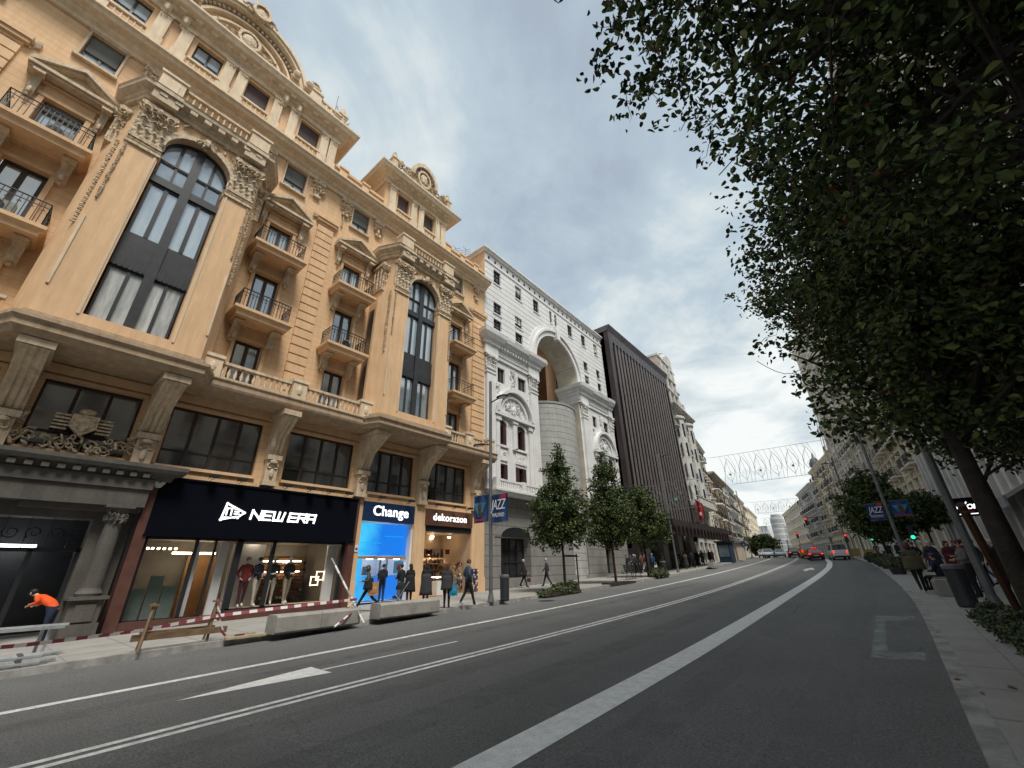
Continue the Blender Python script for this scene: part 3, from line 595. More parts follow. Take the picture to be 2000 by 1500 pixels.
# ledge and bay bases
def baypath(c, ex=0, dep=1.6, w0=2.3, w1=1.9): return [(c - w0 - ex, 0), (c - w0 - ex, .75 + ex), (c - w1 - ex * .6, dep + ex), (c + w1 + ex * .6, dep + ex), (c + w0 + ex, .75 + ex), (c + w0 + ex, 0)]
mb = MB(F); prof = [(0, 7.28), (.95, 7.28), (1.0, 7.36), (1.12, 7.42), (1.15, 7.5), (1.15, 7.66), (1.2, 7.72), (1.2, 7.76), (0, 7.76)]
for a, b in ((U0, -1.6), (3.1, 8.95), (13.7, U1)): mb.sweep([(a, 0), (b, 0)], prof)
mb.bs('ledge', 'stone_brown', A)
mb = MB(F); mb.box(U0, U1, 0, .09, 7.0, 7.28); mb.box(U0, U1, .0, .07, 4.45, 4.62); mb.bs('string_course', 'ochre_plain', A)
for c in (c1, c2):
    B = MB(F)
    P = baypath(c); lo = [(-.5, 7.3), (.12, 7.3), (.2, 7.42), (.26, 7.46), (.26, 7.62), (.34, 7.70), (.34, 7.80), (.12, 7.86), (.12, 7.98), (-.02, 8.02), (-.5, 8.02)]
    B.sweep(P, lo); B.prism_z([(c - 2.3, 0), (c - 2.3, .75), (c - 1.9, 1.6), (c + 1.9, 1.6), (c + 2.3, .75), (c + 2.3, 0)], 7.32, 7.4); bay = B.build('bay', 'stone_brown', A)
    hw = 1.0; W_ = MB(F); z0, z1 = 7.98, 17.05
    # front piers and arched head
    for s in (-1, 1):
        a, b = c + s * hw, c + s * 1.9; a, b = min(a, b), max(a, b); W_.box(a, b, 1.15, 1.6, z0, 15.0)
        W_.prism_z([(c + s * 1.9, 1.6), (c + s * 2.3, .75), (c + s * 2.3, 0), (c + s * 1.9, 0)], z0, 15.0)
        W_.prism_z([(c + s * 1.86, 1.55), (c + s * 2.26, .7), (c + s * 2.26, 0), (c + s * 1.86, 0)], 15.0, z1)
    W_.box(c - hw, c + hw, 1.2, 1.6, z0, 8.35)
    W_.arch_wall(c - 1.9, c + 1.9, 15.0, z1, 1.56, c, hw, 15.35, 1.0, .36); W_.bs('bay_wall', 'ochre_plain', bay)
    G_ = MB(F); g = .95; d = 1.28
    ztop = 16.35
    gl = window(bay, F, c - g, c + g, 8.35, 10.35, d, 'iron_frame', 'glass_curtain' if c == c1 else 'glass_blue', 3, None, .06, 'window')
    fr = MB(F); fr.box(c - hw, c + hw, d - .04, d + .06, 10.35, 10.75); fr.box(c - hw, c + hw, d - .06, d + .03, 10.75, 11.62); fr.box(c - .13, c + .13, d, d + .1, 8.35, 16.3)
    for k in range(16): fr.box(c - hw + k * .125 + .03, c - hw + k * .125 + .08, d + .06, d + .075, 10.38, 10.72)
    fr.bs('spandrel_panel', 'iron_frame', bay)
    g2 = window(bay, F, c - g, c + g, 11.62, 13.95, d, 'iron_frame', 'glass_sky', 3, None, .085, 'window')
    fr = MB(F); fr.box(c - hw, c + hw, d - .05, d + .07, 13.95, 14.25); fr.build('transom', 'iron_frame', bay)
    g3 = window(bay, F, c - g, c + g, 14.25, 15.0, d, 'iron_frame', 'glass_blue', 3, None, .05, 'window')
    # arched light
    fr = MB(F); n = 14; fr.box(c - g, c + g, d - .05, d + .02, 15.0, 15.06)
    fr.arch_band(c, 15.3, .93, 1.02, d - .06, d + .05, 1.02)
    for x in (-.5, 0, .5): fr.box(c + x - .05, c + x + .05, d - .05, d + .03, 15.0, 15.3 + sqrt(max(0, 1 - x * x)) * .95)
    af = fr.build('arched_window', 'iron_frame', bay); pn = MB(F); pn.poly([(c - .95, d - .03, 15.0)] + [(c - .95 * cos(pi * k / n), d - .03, 15.3 + .97 * sin(pi * k / n)) for k in range(n + 1)] + [(c + .95, d - .03, 15.0)]); pn.build('pane', 'glass_sky', af)
    ac = MB(F); ac.arch_band(c, 15.35, 1.0, 1.14, 1.5, 1.66, 1.0); ac.arch_band(c, 15.35, 1.14, 1.24, 1.5, 1.62, 1.0); ornament(ac, c - .35, c + .35, 16.2, 16.65, 1.6, .16, 14, rn); ornament(ac, c - 1.3, c + 1.3, 16.5, 17.0, 1.58, .08, 16, rn); ac.ell((c, 1.72, 16.45), (.13, .1, .2), 6, 4); ac.build('archivolt', 'ornament', bay)
    # piers: sunk panels, garlands, capitals
    for s in (-1, 1):
        cp = MB(F); pc = c + s * 1.45; capital(cp, pc - .42, pc + .42, 15.05, 16.75, 1.1, 1.66, rn); capital(cp, c + s * 2.12 - .2, c + s * 2.12 + .2, 14.9, 16.6, .1, 1.0, rn)
        cp.box(pc - .47, pc + .47, 1.1, 1.67, 14.72, 14.82); cp.box(pc - .46, pc + .46, 1.1, 1.65, 14.9, 14.98); cp.bs('capital', 'ornament', bay)
        gd = MB(F); uu = c + s * 2.18; 
        # garland hung on the splayed side of the pier
        swag(gd, c + s * 2.02, 11.2, 14.7, 1.42, rn, .075); swag(gd, pc + s * .38, 12.2, 14.6, 1.62, rn, .05); gd.bs('garland', 'ornament', bay)
        pp = MB(F); q = c + s * 1.86; pp.box(q - .03, q + .03, 1.6, 1.64, 8.9, 11.4); pp.box(c + s * 1.08 - .03, c + s * 1.08 + .03, 1.6, 1.63, 8.3, 15.0); pp.bs('pier_trim', 'stone', bay)
        if c == c2:
            ww = MB(F); sl = [(c + s * 2.302, .12), (c + s * 2.302, .6)]
            o = MB(F); o.box(min(c + s * 2.28, c + s * 2.315), max(c + s * 2.28, c + s * 2.315), .15, .6, 8.7, 13.8); o.build('side_light', 'glass_dark', bay)
    # entablature, modillions, balustrade
    en = MB(F); en.sweep(baypath(c, .02), [(-.6, 16.9), (.05, 16.9), (.05, 17.05), (.12, 17.1), (.12, 17.2), (.34, 17.32), (.36, 17.45), (.40, 17.5), (-.6, 17.5)])
    dentils(en, c - 1.8, c + 1.8, 1.7, 1.95, 17.12, 17.28, .42, .22)
    for s in (-1, 1): en.box(c + s * 1.47 - .38, c + s * 1.47 + .38, 1.4, 1.92, 16.88, 17.3); en.box(c + s * 1.47 - .42, c + s * 1.47 + .42, 1.4, 2.0, 17.3, 17.53)
    en.build('entablature', 'stone_dirty', bay)
    for s in (-1, 1):
        pd = MB(F); pd.box(c + s * 1.5 - .36, c + s * 1.5 + .36, 1.2, 1.75, 17.5, 18.5); pd.box(c + s * 1.5 - .2, c + s * 1.5 + .2, 1.75, 1.78, 17.75, 18.2); pd.box(c + s * 1.5 - .42, c + s * 1.5 + .42, 1.15, 1.8, 18.42, 18.52); pd.build('pedestal', 'stone', bay)
    balustrade(bay, F, [(c - 1.12, 1.55), (c + 1.12, 1.55)], 17.52, 18.42)
# balconies, doors, pediments
for k, (c, hw, bw) in enumerate(COLS):
    for lv, (z0, z1) in enumerate(((8.0, 9.97), (10.9, 13.25), (14.15, 16.0))):
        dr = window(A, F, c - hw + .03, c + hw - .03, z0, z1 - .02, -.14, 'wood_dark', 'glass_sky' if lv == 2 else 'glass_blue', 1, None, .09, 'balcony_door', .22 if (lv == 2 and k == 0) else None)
        sm = MB(F); surround(sm, c - hw, c + hw, z0 + .02, z1, 0, .13, .07, False); sm.box(c - hw - .12, c + hw + .12, 0, .05, z1 + .13, z1 + .5); sm.box(c - hw - .2, c + hw + .2, 0, .14, z1 + .5, z1 + .58); sm.build('surround', 'ochre_plain', dr)
    for z in (10.86, 14.12):
        b = balcony(A, F, c - bw, c + bw, z, 1.05, rn)
    pm = MB(F); pediment(pm, c - 1.12, c + 1.12, 16.72, 17.62, 0)
    for s in (-1, 1): console(pm, c + s * .82 - .1, c + s * .82 + .1, 15.7, 16.62, 0, .42)
    pm.build('pediment', 'stone_dirty', A)
    aw = window(A, F, c - .46, c + .46, 18.5, 19.9, -.14, 'iron_frame', 'glass_sky', 1, None, .06, 'window', .62)
    sm = MB(F); surround(sm, c - .48, c + .48, 18.5, 19.9, 0, .07, .06); sm.build('surround', 'stone_dirty', aw)
# quoins, string courses, panels
for a, b in ((5.72, 6.5), (16.6, 17.72), (-5.0, -4.22)):
    mb = MB(F); z = 8.0
    while z < 17.6: mb.box(a, b, 0, .10, z, z + .36); mb.box(a + .04, b - .04, 0, .05, z + .36, z + .43); z += .43
    mb.box(a - .1, b + .1, 0, .2, 17.6, 17.75); mb.box(a - .14, b + .14, 0, .26, 17.75, 17.95); mb.build('quoins', 'ochre_plain', A)
mb = MB(F)
for a, b in ((-5, -3.9), (-1.6, c1 - 2.3), (c1 + 2.3, 3.15), (5.4, 6.7), (8.95, c2 - 2.3), (c2 + 2.3, 14.0), (16.2, U1)): mb.sweep([(a, 0), (b, 0)], [(0, 17.72), (.08, 17.72), (.12, 17.85), (.12, 17.98), (0, 17.98)]); ornament(mb, a, b, 17.6, 17.72, 0, .1, int((b - a) * 8), rn, .7)
mb.bs('string_course', 'ornament', A)
# panelled pilaster ornaments below the main cornice
for u in (5.35, 6.9, 2.95, -1.4, 8.9, 13.9, 16.9, -5.2):
    mb = MB(F); mb.box(u - .3, u + .3, 0, .16, 19.75, 20.05); ornament(mb, u - .28, u + .28, 19.0, 19.85, 0, .22, 12, rn, 1.1); mb.scroll(u - .14, 19.5, .18, .14, 1.3, .04, 0, 1, 8); mb.scroll(u + .14, 19.5, .18, .14, 1.3, .04, pi, -1, 8); mb.box(u - .16, u + .16, 0, .16, 18.86, 19.0)
    if abs(u - 6.9) < .1: 
        for s in (0,): swag(mb, u - .05, 18.1, 19.0, .06, rn, .06)
    mb.build('bracket_ornament', 'ornament', A)
# main cornice
mb = MB(F); mb.sweep([(U0, 0), (U1, 0)], [(0, 19.98), (.12, 19.98), (.16, 20.12), (.30, 20.2), (.34, 20.3), (.62, 20.38), (.68, 20.5), (.78, 20.56), (.78, 20.66), (0, 20.72)])
mb.build('cornice', 'stone', A)
# parapets right of each attic
for a, b in ((5.9, 9.2), (13.6, U1)):
    mb = MB(F); mb.box(a, b, -.35, .0, 20.7, 21.75); mb.box(a, b, -.42, .08, 21.75, 21.92)
    u = a + .5
    while u < b - .3: mb.box(u - .22, u + .22, 0, .08, 20.75, 21.75); mb.box(u - .26, u + .26, -.1, .14, 21.9, 22.02); u += 1.35
    mb.build('parapet', 'ochre_plain', A)
# attic storeys
def attic(c, hw, wins, zt=23.75, crest=True):
    u0, u1 = c - hw, c + hw; hl = [(a, b, 21.72, 23.15) for a, b in wins]
    mb = MB(F); mb.wall(u0, u1, 20.68, zt, .1, hl, .3)
    for q in (u0, u1): mb.poly([(q, .1, 20.68), (q, -4, 20.68), (q, -4, zt), (q, .1, zt)])
    mb.poly([(u0, .1, zt), (u1, .1, zt), (u1, -4, zt), (u0, -4, zt)]); o = mb.build('attic', 'ochre_plain', A)
    for a, b in wins:
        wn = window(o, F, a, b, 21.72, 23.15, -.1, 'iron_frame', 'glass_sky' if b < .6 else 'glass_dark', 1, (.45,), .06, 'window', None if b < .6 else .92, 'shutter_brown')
        balustrade(o, F, [(a - .1, .28), (b + .1, .28)], 20.75, 21.62, 'stone', 'stone')
    ed = [u0] + [x for w_ in wins for x in w_] + [u1]
    for a, b in zip(ed[0::2], ed[1::2]):
        if b - a < .3: continue
        pl = MB(F); m_ = (a + b) / 2; k = max(1, round((b - a) / .62)); 
        for i in range(k):
            p = a + (i + .5) * (b - a) / k; pl.box(p - .2, p + .2, .1, .28, 21.6, 23.1); pl.box(p - .25, p + .25, .1, .34, 20.7, 21.55); pl.box(p - .24, p + .24, .1, .33, 23.1, 23.22); ornament(pl, p - .16, p + .16, 22.85, 23.1, .26, .1, 4, rn, .7)
        pl.build('pilaster', 'stone', o)
    cn = MB(F); cn.sweep([(u0 - .02, -4), (u0 - .02, .1), (u1 + .02, .1), (u1 + .02, -4)], [(-.1, 23.3), (.1, 23.3), (.14, 23.5), (.3, 23.58), (.34, 23.7), (.66, 23.78), (.72, 23.9), (.8, 24.0), (.8, 24.12), (-.1, 24.2)]); dentils(cn, u0 + .1, u1 - .1, .2, .6, 23.6, 23.76, .55, .26); cn.build('cornice', 'stone', o)
    return o
o1 = attic(c1, 5.0, [(c1 - 4.05, c1 - 3.05), (c1 - 1.5, c1 - .5), (c1 + .55, c1 + 1.5), (c1 + 3.05, c1 + 4.05)])
o2 = attic(c2 - .05, 2.35, [(9.85, 10.7), (11.85, 12.7)])
# double brackets breaking the big attic entablature
for s in (-1, 1):
    for q in (2.1, 2.75):
        mb = MB(F); u = c1 + s * q; console(mb, u - .13, u + .13, 23.0, 24.6, .1, .95); mb.ell((u, 1.0, 24.7), (.2, .2, .22), 6, 4); ornament(mb, u - .15, u + .15, 24.3, 24.9, .7, .25, 5, rn); mb.build('bracket', 'stone', o1)
# segmental arched gable
mb = MB(F); R_ = 2.75; zc = 24.2; n = 24
mb.prism_d([(c1 - R_, zc)] + [(c1 - R_ * cos(pi * k / n), zc + R_ * 1.02 * sin(pi * k / n)) for k in range(1, n)] + [(c1 + R_, zc)], -.5, .08); g_ = mb.build('gable', 'ochre_plain', o1)
mb = MB(F); mb.arch_band(c1, zc, 2.45, 2.62, .0, .62, 1.02, 28); mb.arch_band(c1, zc, 2.62, 2.78, .0, .72, 1.02, 28); mb.arch_band(c1, zc, 2.0, 2.12, .0, .34, 1.02, 28); mb.arch_band(c1, zc, 1.62, 1.74, .0, .24, 1.02, 28)
mb.box(c1 - 2.9, c1 + 2.9, -.5, .5, zc, zc + .14); mb.build('archivolt', 'stone', g_)
mb = MB(F)
for k in range(34):
    a = pi * (k + .5) / 34; mb.ell((c1 + 2.3 * cos(a), .3, zc + 2.33 * sin(a)), (.09, .12, .09), 5, 3)
mb.lathe(0, 0, [(0.01, 0), (.01, .001)], 3)
mb.ell((c1, .3, zc + 1.05), (.36, .16, .42), 10, 5); mb.arch_band(c1, zc + 1.05, .38, .50, .08, .42, 1.15, 20, 0, 2 * pi)
for s in (-1, 1):
    for k in range(5): mb.scroll(c1 + s * (.6 + .2 * k), zc + 1.05 - .07 * k, .22, .20 - .02 * k, 1.3, .035, 0 if s > 0 else pi, s * (1 if k % 2 else -1), 9)
ornament(mb, c1 - 1.35, c1 + 1.35, zc + .6, zc + 1.1, .08, .24, 60, rn, .8); ornament(mb, c1 - .7, c1 + .7, zc + 1.1, zc + 1.5, .08, .2, 20, rn, .8); mb.bs('relief', 'ornament', g_)
mb = MB(F); mb.ell((c1, .6, zc + 3.0), (.42, .2, .5), 8, 5); mb.arch_band(c1, zc + 3.0, .3, .45, .4, .85, 1.2, 16, 0, 2 * pi)
for s in (-1, 1): mb.scroll(c1 + s * .45, zc + 2.75, .7, .3, 1.3, .09, 0 if s > 0 else pi, s, 10); mb.scroll(c1 + s * .25, zc + 3.45, .6, .15, 1.2, .06, 0, s, 8)
mb.build('crest', 'ornament', g_)
for s in (-1, 1):
    mb = MB(F); u = c1 + s * 3.2; mb.box(u - .36, u + .36, -.4, .6, 24.2, 25.15); mb.box(u - .42, u + .42, -.45, .66, 25.15, 25.3); mb.ell((u, .3, 25.5), (.33, .33, .28), 8, 4); mb.scroll(u - s * .1, 25.6, .5, .3, 1.3, .09, 0, s, 9)
    u2 = c1 + s * 4.85; mb.box(min(u, u2), max(u, u2), -.3, .45, 24.2, 25.0); mb.box(min(u, u2), max(u, u2), -.36, .52, 25.0, 25.12); dentils(mb, min(u, u2), max(u, u2), .45, .5, 24.55, 24.95, .25, .1); mb.box(u2 - .22, u2 + .22, -.2, .5, 24.2, 25.3); mb.box(u2 - .27, u2 + .27, -.25, .56, 25.2, 25.34); mb.ell((u2, .2, 25.6), (.24, .24, .34), 8, 5); mb.ell((u2, .2, 26.0), (.12, .12, .18), 6, 4); ornament(mb, u2 - .5, u2 + .3, 24.6, 25.4, .4, .25, 16, rn, 1.0); mb.build('parapet', 'stone', o1)
mb = MB(F); c = c2 - .05; q_ = .45; mb.prism_d([(c - 1.0, 24.15)] + [(c - .95 * cos(pi * k / 16), 25.0 + 1.35 * sin(pi * k / 16)) for k in range(17)] + [(c + 1.0, 24.15)], -.2, q_); mb.arch_band(c, 25.0, .85, 1.08, -.1, q_ + .3, 1.35, 18); mb.arch_band(c, 25.25, .42, .54, q_, q_ + .2, 1.35, 16, 0, 2 * pi); mb.ell((c, q_ + .1, 25.3), (.3, .14, .45), 8, 4)
ornament(mb, c - .8, c + .8, 24.9, 26.0, q_, .2, 40, rn, .9); mb.ell((c, q_, 26.6), (.18, .18, .26), 7, 4)
for s in (-1, 1):
    mb.scroll(c + s * 1.22, 25.05, q_, .34, 1.3, .09, pi / 2, s, 10); mb.scroll(c + s * 1.62, 24.85, q_, .28, 1.3, .08, pi / 2, -s, 10); mb.box(min(c + s * .9, c + s * 2.3), max(c + s * .9, c + s * 2.3), -.1, q_, 24.15, 24.75); mb.box(c + s * 2.2 - .18, c + s * 2.2 + .18, -.1, q_ + .15, 24.1, 25.2); mb.box(c + s * 2.2 - .24, c + s * 2.2 + .24, -.15, q_ + .2, 25.1, 25.22); mb.ell((c + s * 2.2, q_ - .1, 25.45), (.2, .2, .26), 8, 5); mb.ell((c + s * 2.2, q_ - .1, 25.8), (.12, .12, .16), 7, 4); mb.ell((c + s * 1.75, q_, 25.3), (.17, .17, .24), 7, 4); ornament(mb, c + s * 1.6 - .5, c + s * 1.6 + .5, 24.6, 25.2, q_, .22, 20, rn, 1.0)
mb.build('crest', 'ornament', o2)
# balustrades above the ledge, with pedestals
for a, b in ((3.15, 5.75), (6.35, 8.95), (13.8, 15.15), (15.75, 16.6), (-9, -1.65)): balustrade(A, F, [(a, 1.02), (b, 1.02)], 7.76, 8.42)
for u in (6.05, 15.45, 17.2, 13.75, 3.1, 8.98):
    mb = MB(F); mb.box(u - .27, u + .27, .85, 1.18, 7.75, 8.5); mb.box(u - .31, u + .31, .81, 1.22, 8.44, 8.56); mb.ell((u, 1.18, 8.1), (.11, .06, .2), 8, 4); mb.build('pedestal', 'stone', A)
# coat of arms with scrollwork in front of the mezzanine window, above the portal
mb = MB(F)
for k in range(9): mb.scroll(c1 - 1.25 + .31 * k, 5.08 + .1 * sin(k * 1.9), .12, .19, 1.3, .036, k, 1 if k % 2 else -1, 10)
ornament(mb, c1 - 1.3, c1 + 1.3, 4.85, 5.3, .1, .16, 26, rn); mb.prism_d([(c1 - .28, 5.9), (c1 - .3, 5.55), (c1, 5.28), (c1 + .3, 5.55), (c1 + .28, 5.9)], .1, .26); mb.prism_d([(c1 - .2, 5.84), (c1 - .21, 5.6), (c1, 5.4), (c1 + .21, 5.6), (c1 + .2, 5.84)], .26, .3)
for s in (-1, 1):
    for k in range(5): mb.box(min(c1 + s * .3, c1 + s * .62), max(c1 + s * .3, c1 + s * .62), .1, .18, 5.42 + k * .1, 5.47 + k * .1)
    ornament(mb, c1 + s * 1.2 - .12, c1 + s * 1.2 + .12, 5.1, 6.0, .05, .14, 9, rn)
mb.ell((c1, .2, 6.0), (.2, .1, .1), 8, 4); mb.build('coat_of_arms', 'ornament', A)
# ---- dark stone portal on the left
mb = MB(F); mb.box(-9, 2.72, 0, .55, 3.95, 4.25); mb.sweep([(-9, 0), (2.62, 0), (2.62, -.01)], [(0, 4.25), (.5, 4.25), (.55, 4.4), (.75, 4.45), (.8, 4.55), (.8, 4.66), (0, 4.72)]); mb.box(-9, 2.68, 0, .48, 3.45, 3.95); dentils(mb, -4, 2.6, .5, .7, 4.28, 4.4, .3, .15)
for u in (1.15,): mb.box(u - .95, u + 1.5, 0, .3, 3.3, 3.45)
P_ = mb.build('portal', 'dark_stone', A)
for u in (2.15, -1.6):
    mb = MB(F); mb.box(u - .36, u + .36, 0, .7, 0, .5); mb.box(u - .32, u + .32, 0, .62, .5, 1.05); mb.box(u - .2, u + .2, .62, .66, .55, .95); mb.box(u - .4, u + .4, 0, .72, 1.05, 1.13); mb.lathe(u, .34, [(.27, 1.13), (.29, 1.2), (.24, 1.27), (.215, 1.33), (.20, 2.2), (.18, 3.0)], 18); mb.lathe(u, .34, [(.2, 3.0), (.24, 3.1), (.2, 3.2), (.3, 3.42)], 12); mb.box(u - .32, u + .32, 0, .64, 3.38, 3.47)
    for k in range(7): a = pi * k / 6; mb.ell((u + .22 * cos(a), .34 + .22 * sin(a), 3.12), (.06, .06, .14), 5, 3)
    ornament(mb, u - .2, u + .2, 3.0, 3.3, .5, .15, 7, rn); mb.build('column', 'dark_stone', P_)
mb = MB(F); mb.wall(-9, 2.6, 0, 3.5, -.02, [(-1.2, 1.75, 0, 3.1), (-5, -2.3, .3, 3.1)], .6); mb.build('portal_wall', 'dark_stone', P_)
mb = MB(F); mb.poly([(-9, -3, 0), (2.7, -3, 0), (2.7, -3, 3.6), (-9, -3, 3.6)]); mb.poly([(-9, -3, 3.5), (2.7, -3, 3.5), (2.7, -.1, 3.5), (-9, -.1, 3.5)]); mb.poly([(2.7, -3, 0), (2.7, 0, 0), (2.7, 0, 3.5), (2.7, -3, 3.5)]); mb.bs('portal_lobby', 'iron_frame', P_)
mb = MB(F); mb.box(-1.2, 1.75, -.45, -.35, 2.25, 2.35)
for u in (-1.2, -.25, .75, 1.65): mb.box(u, u + .1, -.45, -.35, 0, 2.3); 
mb.build('door_frame', 'iron', P_)
mb = MB(F)
for k in range(7): mb.scroll(-.95 + k * .42, 2.72, -.38, .17, 1.3, .015, k, 1 if k % 2 else -1, 10); mb.box(-1.1 + k * .42, -1.08 + k * .42, -.39, -.37, 2.35, 3.1)
mb.bs('fanlight_grille', 'iron', P_)
mb = MB(F); mb.box(.1, .95, -2.2, -1.9, 2.4, 2.5); lg = mb.build('lobby_lamp', 'glow_white', P_)
# ---- shop fronts
mb = MB(F)
for a, b in ((9.82, 10.08), (12.85, 13.55), (16.75, U1)): mb.box(a, b, -.3, .12, .0, 4.45); mb.box(a - .02, b + .02, -.3, .17, .0, 1.2)
mb.box(9.8, U1, -.3, .1, 4.36, 4.46); mb.bs('shop_pier', 'ochre_plain', A)
mb = MB(F)
for a, b in ((2.68, 2.98), (9.5, 9.8)): mb.box(a, b, -.3, .28, 0, 4.43)
mb.box(2.98, 5.3, -.3, .22, 0, .42); mb.box(5.55, 9.5, -.3, .22, 0, .52); mb.bs('shopfront_casing', 'brown_pilaster', A)

ac = local('air_conditioner', 'air conditioning unit', 'air conditioner', 'air conditioning units on the balconies'); mb = MB(); mb.box(-.3, .3, -.13, .13, .06, .52); mb.build('casing', 'cloth_pale', ac); mb = MB(frame(0, 0, 1, 0, 0, 1)); mb.arch_band(.08, .29, .03, .19, .13, .145, 1, 18, 0, 2 * pi); mb.build('fan_grille', 'iron', ac)
for k, (u, z, lb) in enumerate(((-2.5, 14.14, 'white air conditioner with a black fan on the top left balcony'), (-2.7, 10.88, 'air conditioner on the balcony left of the large bay, one floor lower'), (7.9, 10.88, 'air conditioner on the lower balcony left of the small bay'))):
    if k == 0: place(ac, -16.9 + .55, u, z, -pi / 2, 1); ac['label'] = lb
    else: dup(ac, -16.9 + .55, u, z, -pi / 2, 1, lb)
# ---------------------------------------------------------------- people
def seg_dist(p, a, b):
    ab = b - a; t = max(0, min(1, (p - a).dot(ab) / (ab.dot(ab) or 1))); return (p - a - ab * t).length
def figure(name, label, cat='person', top='cloth_black', legs='cloth_navy', shoe='cloth_black', skin='skin', hair='hair_dark', hstyle='short', stride=0, arms='down', lean=0, coat=None, group=None, sit=False, bulk=1, face=True):
    """standing, walking, bending or seated figure, facing +Y, modelled as one skinned surface in metres"""
    V = []; R = []; E = []; S = []; bulk *= 1.13
    def v(x, y, z, r, par=None, m=0, r2=None):
        V.append(Vector((x, y, z))); R.append((r, r2 or r))
        if par is not None: E.append((par, len(V) - 1)); S.append(m)
        return len(V) - 1
    sl, cl = sin(lean), cos(lean)
    def up(x, y, z): return x, y + (z - .92) * sl, .92 + (z - .92) * cl     # torso leans about the hips
    pel = v(0, 0, .92, .135 * bulk, None, 0, .105 * bulk); sp_ = v(*up(0, -.01, 1.10), .125 * bulk, pel, 1, .10 * bulk); ch = v(*up(0, 0, 1.30), .150 * bulk, sp_, 1, .115 * bulk); nk = v(*up(0, -.01, 1.43), .062, ch, 1)
    hb = v(*up(0, .01, 1.50), .055, nk, 3); hm = v(*up(0, .02, 1.585), .080, hb, 3, .095); ht = v(*up(0, .01, 1.66), .060, hm, 3); v(*up(0, .125, 1.575), .012, hm, 3)
    for s in (-1, 1):
        sh = v(*up(s * .155, -.01, 1.385), .066 * bulk, ch, 1)
        ph = stride * s
        if arms == 'down': el, wr = up(s * .215, -.03 - ph * .13, 1.13), up(s * .215, .06 - ph * .32, .90)
        elif arms == 'front': el, wr = up(s * .21, .02, 1.12), up(s * .09, .24, 1.10)
        elif arms == 'phone': el, wr = up(s * .21, .03, 1.13), (up(s * .10, .24, 1.20) if s > 0 else up(s * .215, .05, .90))
        elif arms == 'reach': el, wr = up(s * .22, .10, 1.14), (up(s * .26, .38, 1.05) if s > 0 else up(s * .215, .05, .92))
        elif arms == 'pocket': el, wr = up(s * .26, -.09, 1.13), up(s * .18, .05, .98)
        else: el, wr = up(s * .20, .12, 1.15), up(s * .16, .38, 1.02)
        e1 = v(*el, .046 * bulk, sh, 1); w1 = v(*wr, .033, e1, 1); dr = (Vector(wr) - Vector(el)).normalized(); pw = Vector(wr) + dr * .07; pm = v(*pw, .026, w1, 2, .016)
        side = dr.cross(Vector((s, 0, 0))); side = side.normalized() if side.length > .1 else Vector((0, 1, 0))
        for q, ln in ((-.027, .062), (-.009, .075), (.009, .072), (.026, .058)): t = pw + side * q + dr * ln + Vector((-s * .018, 0, 0)); v(*t, .0085, pm, 2)
        t = Vector(wr) + dr * .05 + side * .05; v(*t, .0095, w1, 2)
        hp = v(s * .085, 0, .86, .088 * bulk, pel, 4)
        if sit: kn = v(s * .12, .42, .50 + .0, .062, hp, 4); an = v(s * .12, .44, .10, .044, kn, 4); ty = .44
        else: kn = v(s * .088, ph * .20 + .02, .48, .062, hp, 4); back = max(0, -ph); an = v(s * .088, ph * .42 - back * .12, .09 + back * .14, .044, kn, 4); ty = ph * .42 - back * .12
        az = V[an].z; v(s * .088 if not sit else s * .12, ty - .035, az - .05, .034, an, 5); v(s * .10 if not sit else s * .13, ty + .15, az - .055 - max(0, -ph) * .04, .033, an, 5)
    if sit:
        for p in V:
            if p.z > .6 or p.y < .3: p.z -= 0.42 if p.z > .55 else 0
    me = bpy.data.meshes.new('b'); me.from_pydata(V, E, []); o = bpy.data.objects.new('b', me); COL.objects.link(o)
    md = o.modifiers.new('s', 'SKIN'); md.use_smooth_shade = True; md.branch_smoothing = .3
    for i, r in enumerate(R): d = me.skin_vertices[0].data[i]; d.radius = r; d.use_root = (i == 0)
    o.modifiers.new('u', 'SUBSURF').levels = 1
    bpy.context.view_layer.update(); dg = bpy.context.evaluated_depsgraph_get(); bm_ = bpy.data.meshes.new_from_object(o.evaluated_get(dg)); bpy.data.objects.remove(o)
    ms = [top, skin, legs, shoe, hair]; bm_.materials.clear()
    for m_ in ms: bm_.materials.append(MT[m_])
    mp = {0: 2, 1: 0, 2: 1, 3: 1, 4: 2, 5: 3}
    hc = V[hm]
    for p in bm_.polygons:
        c = p.center; b = min(range(len(E)), key=lambda k: seg_dist(c, V[E[k][0]], V[E[k][1]]) / (.5 * (R[E[k][0]][0] + R[E[k][1]][0])) ** .6); k = mp[S[b]]
        if S[b] == 1 and c.z < V[pel].z + .02 and b < 3: k = 0
        p.material_index = k
    bm_.polygons.foreach_set('use_smooth', [True] * len(bm_.polygons))
    T = local(name, label, cat, group); b = bpy.data.objects.new('body', bm_); COL.objects.link(b); b.parent = T
    mb = MB(); k = 1 / K; h = hc * k
    if hstyle != 'none':
        mb.ell((h.x, h.y - .012 * k, h.z + .035 * k), (.088 * k, .098 * k, .085 * k), 12, 8)
        if hstyle == 'long': mb.ell((h.x, h.y - .055 * k, h.z - .09 * k), (.095 * k, .06 * k, .19 * k), 10, 7)
        if hstyle == 'bob': mb.ell((h.x, h.y - .03 * k, h.z - .03 * k), (.105 * k, .09 * k, .12 * k), 10, 7)
        if hstyle == 'hood': mb.ell((h.x, h.y - .07 * k, h.z - .13 * k), (.13 * k, .08 * k, .09 * k), 10, 6)
        mb.build('hair', hair, T, smooth=True)
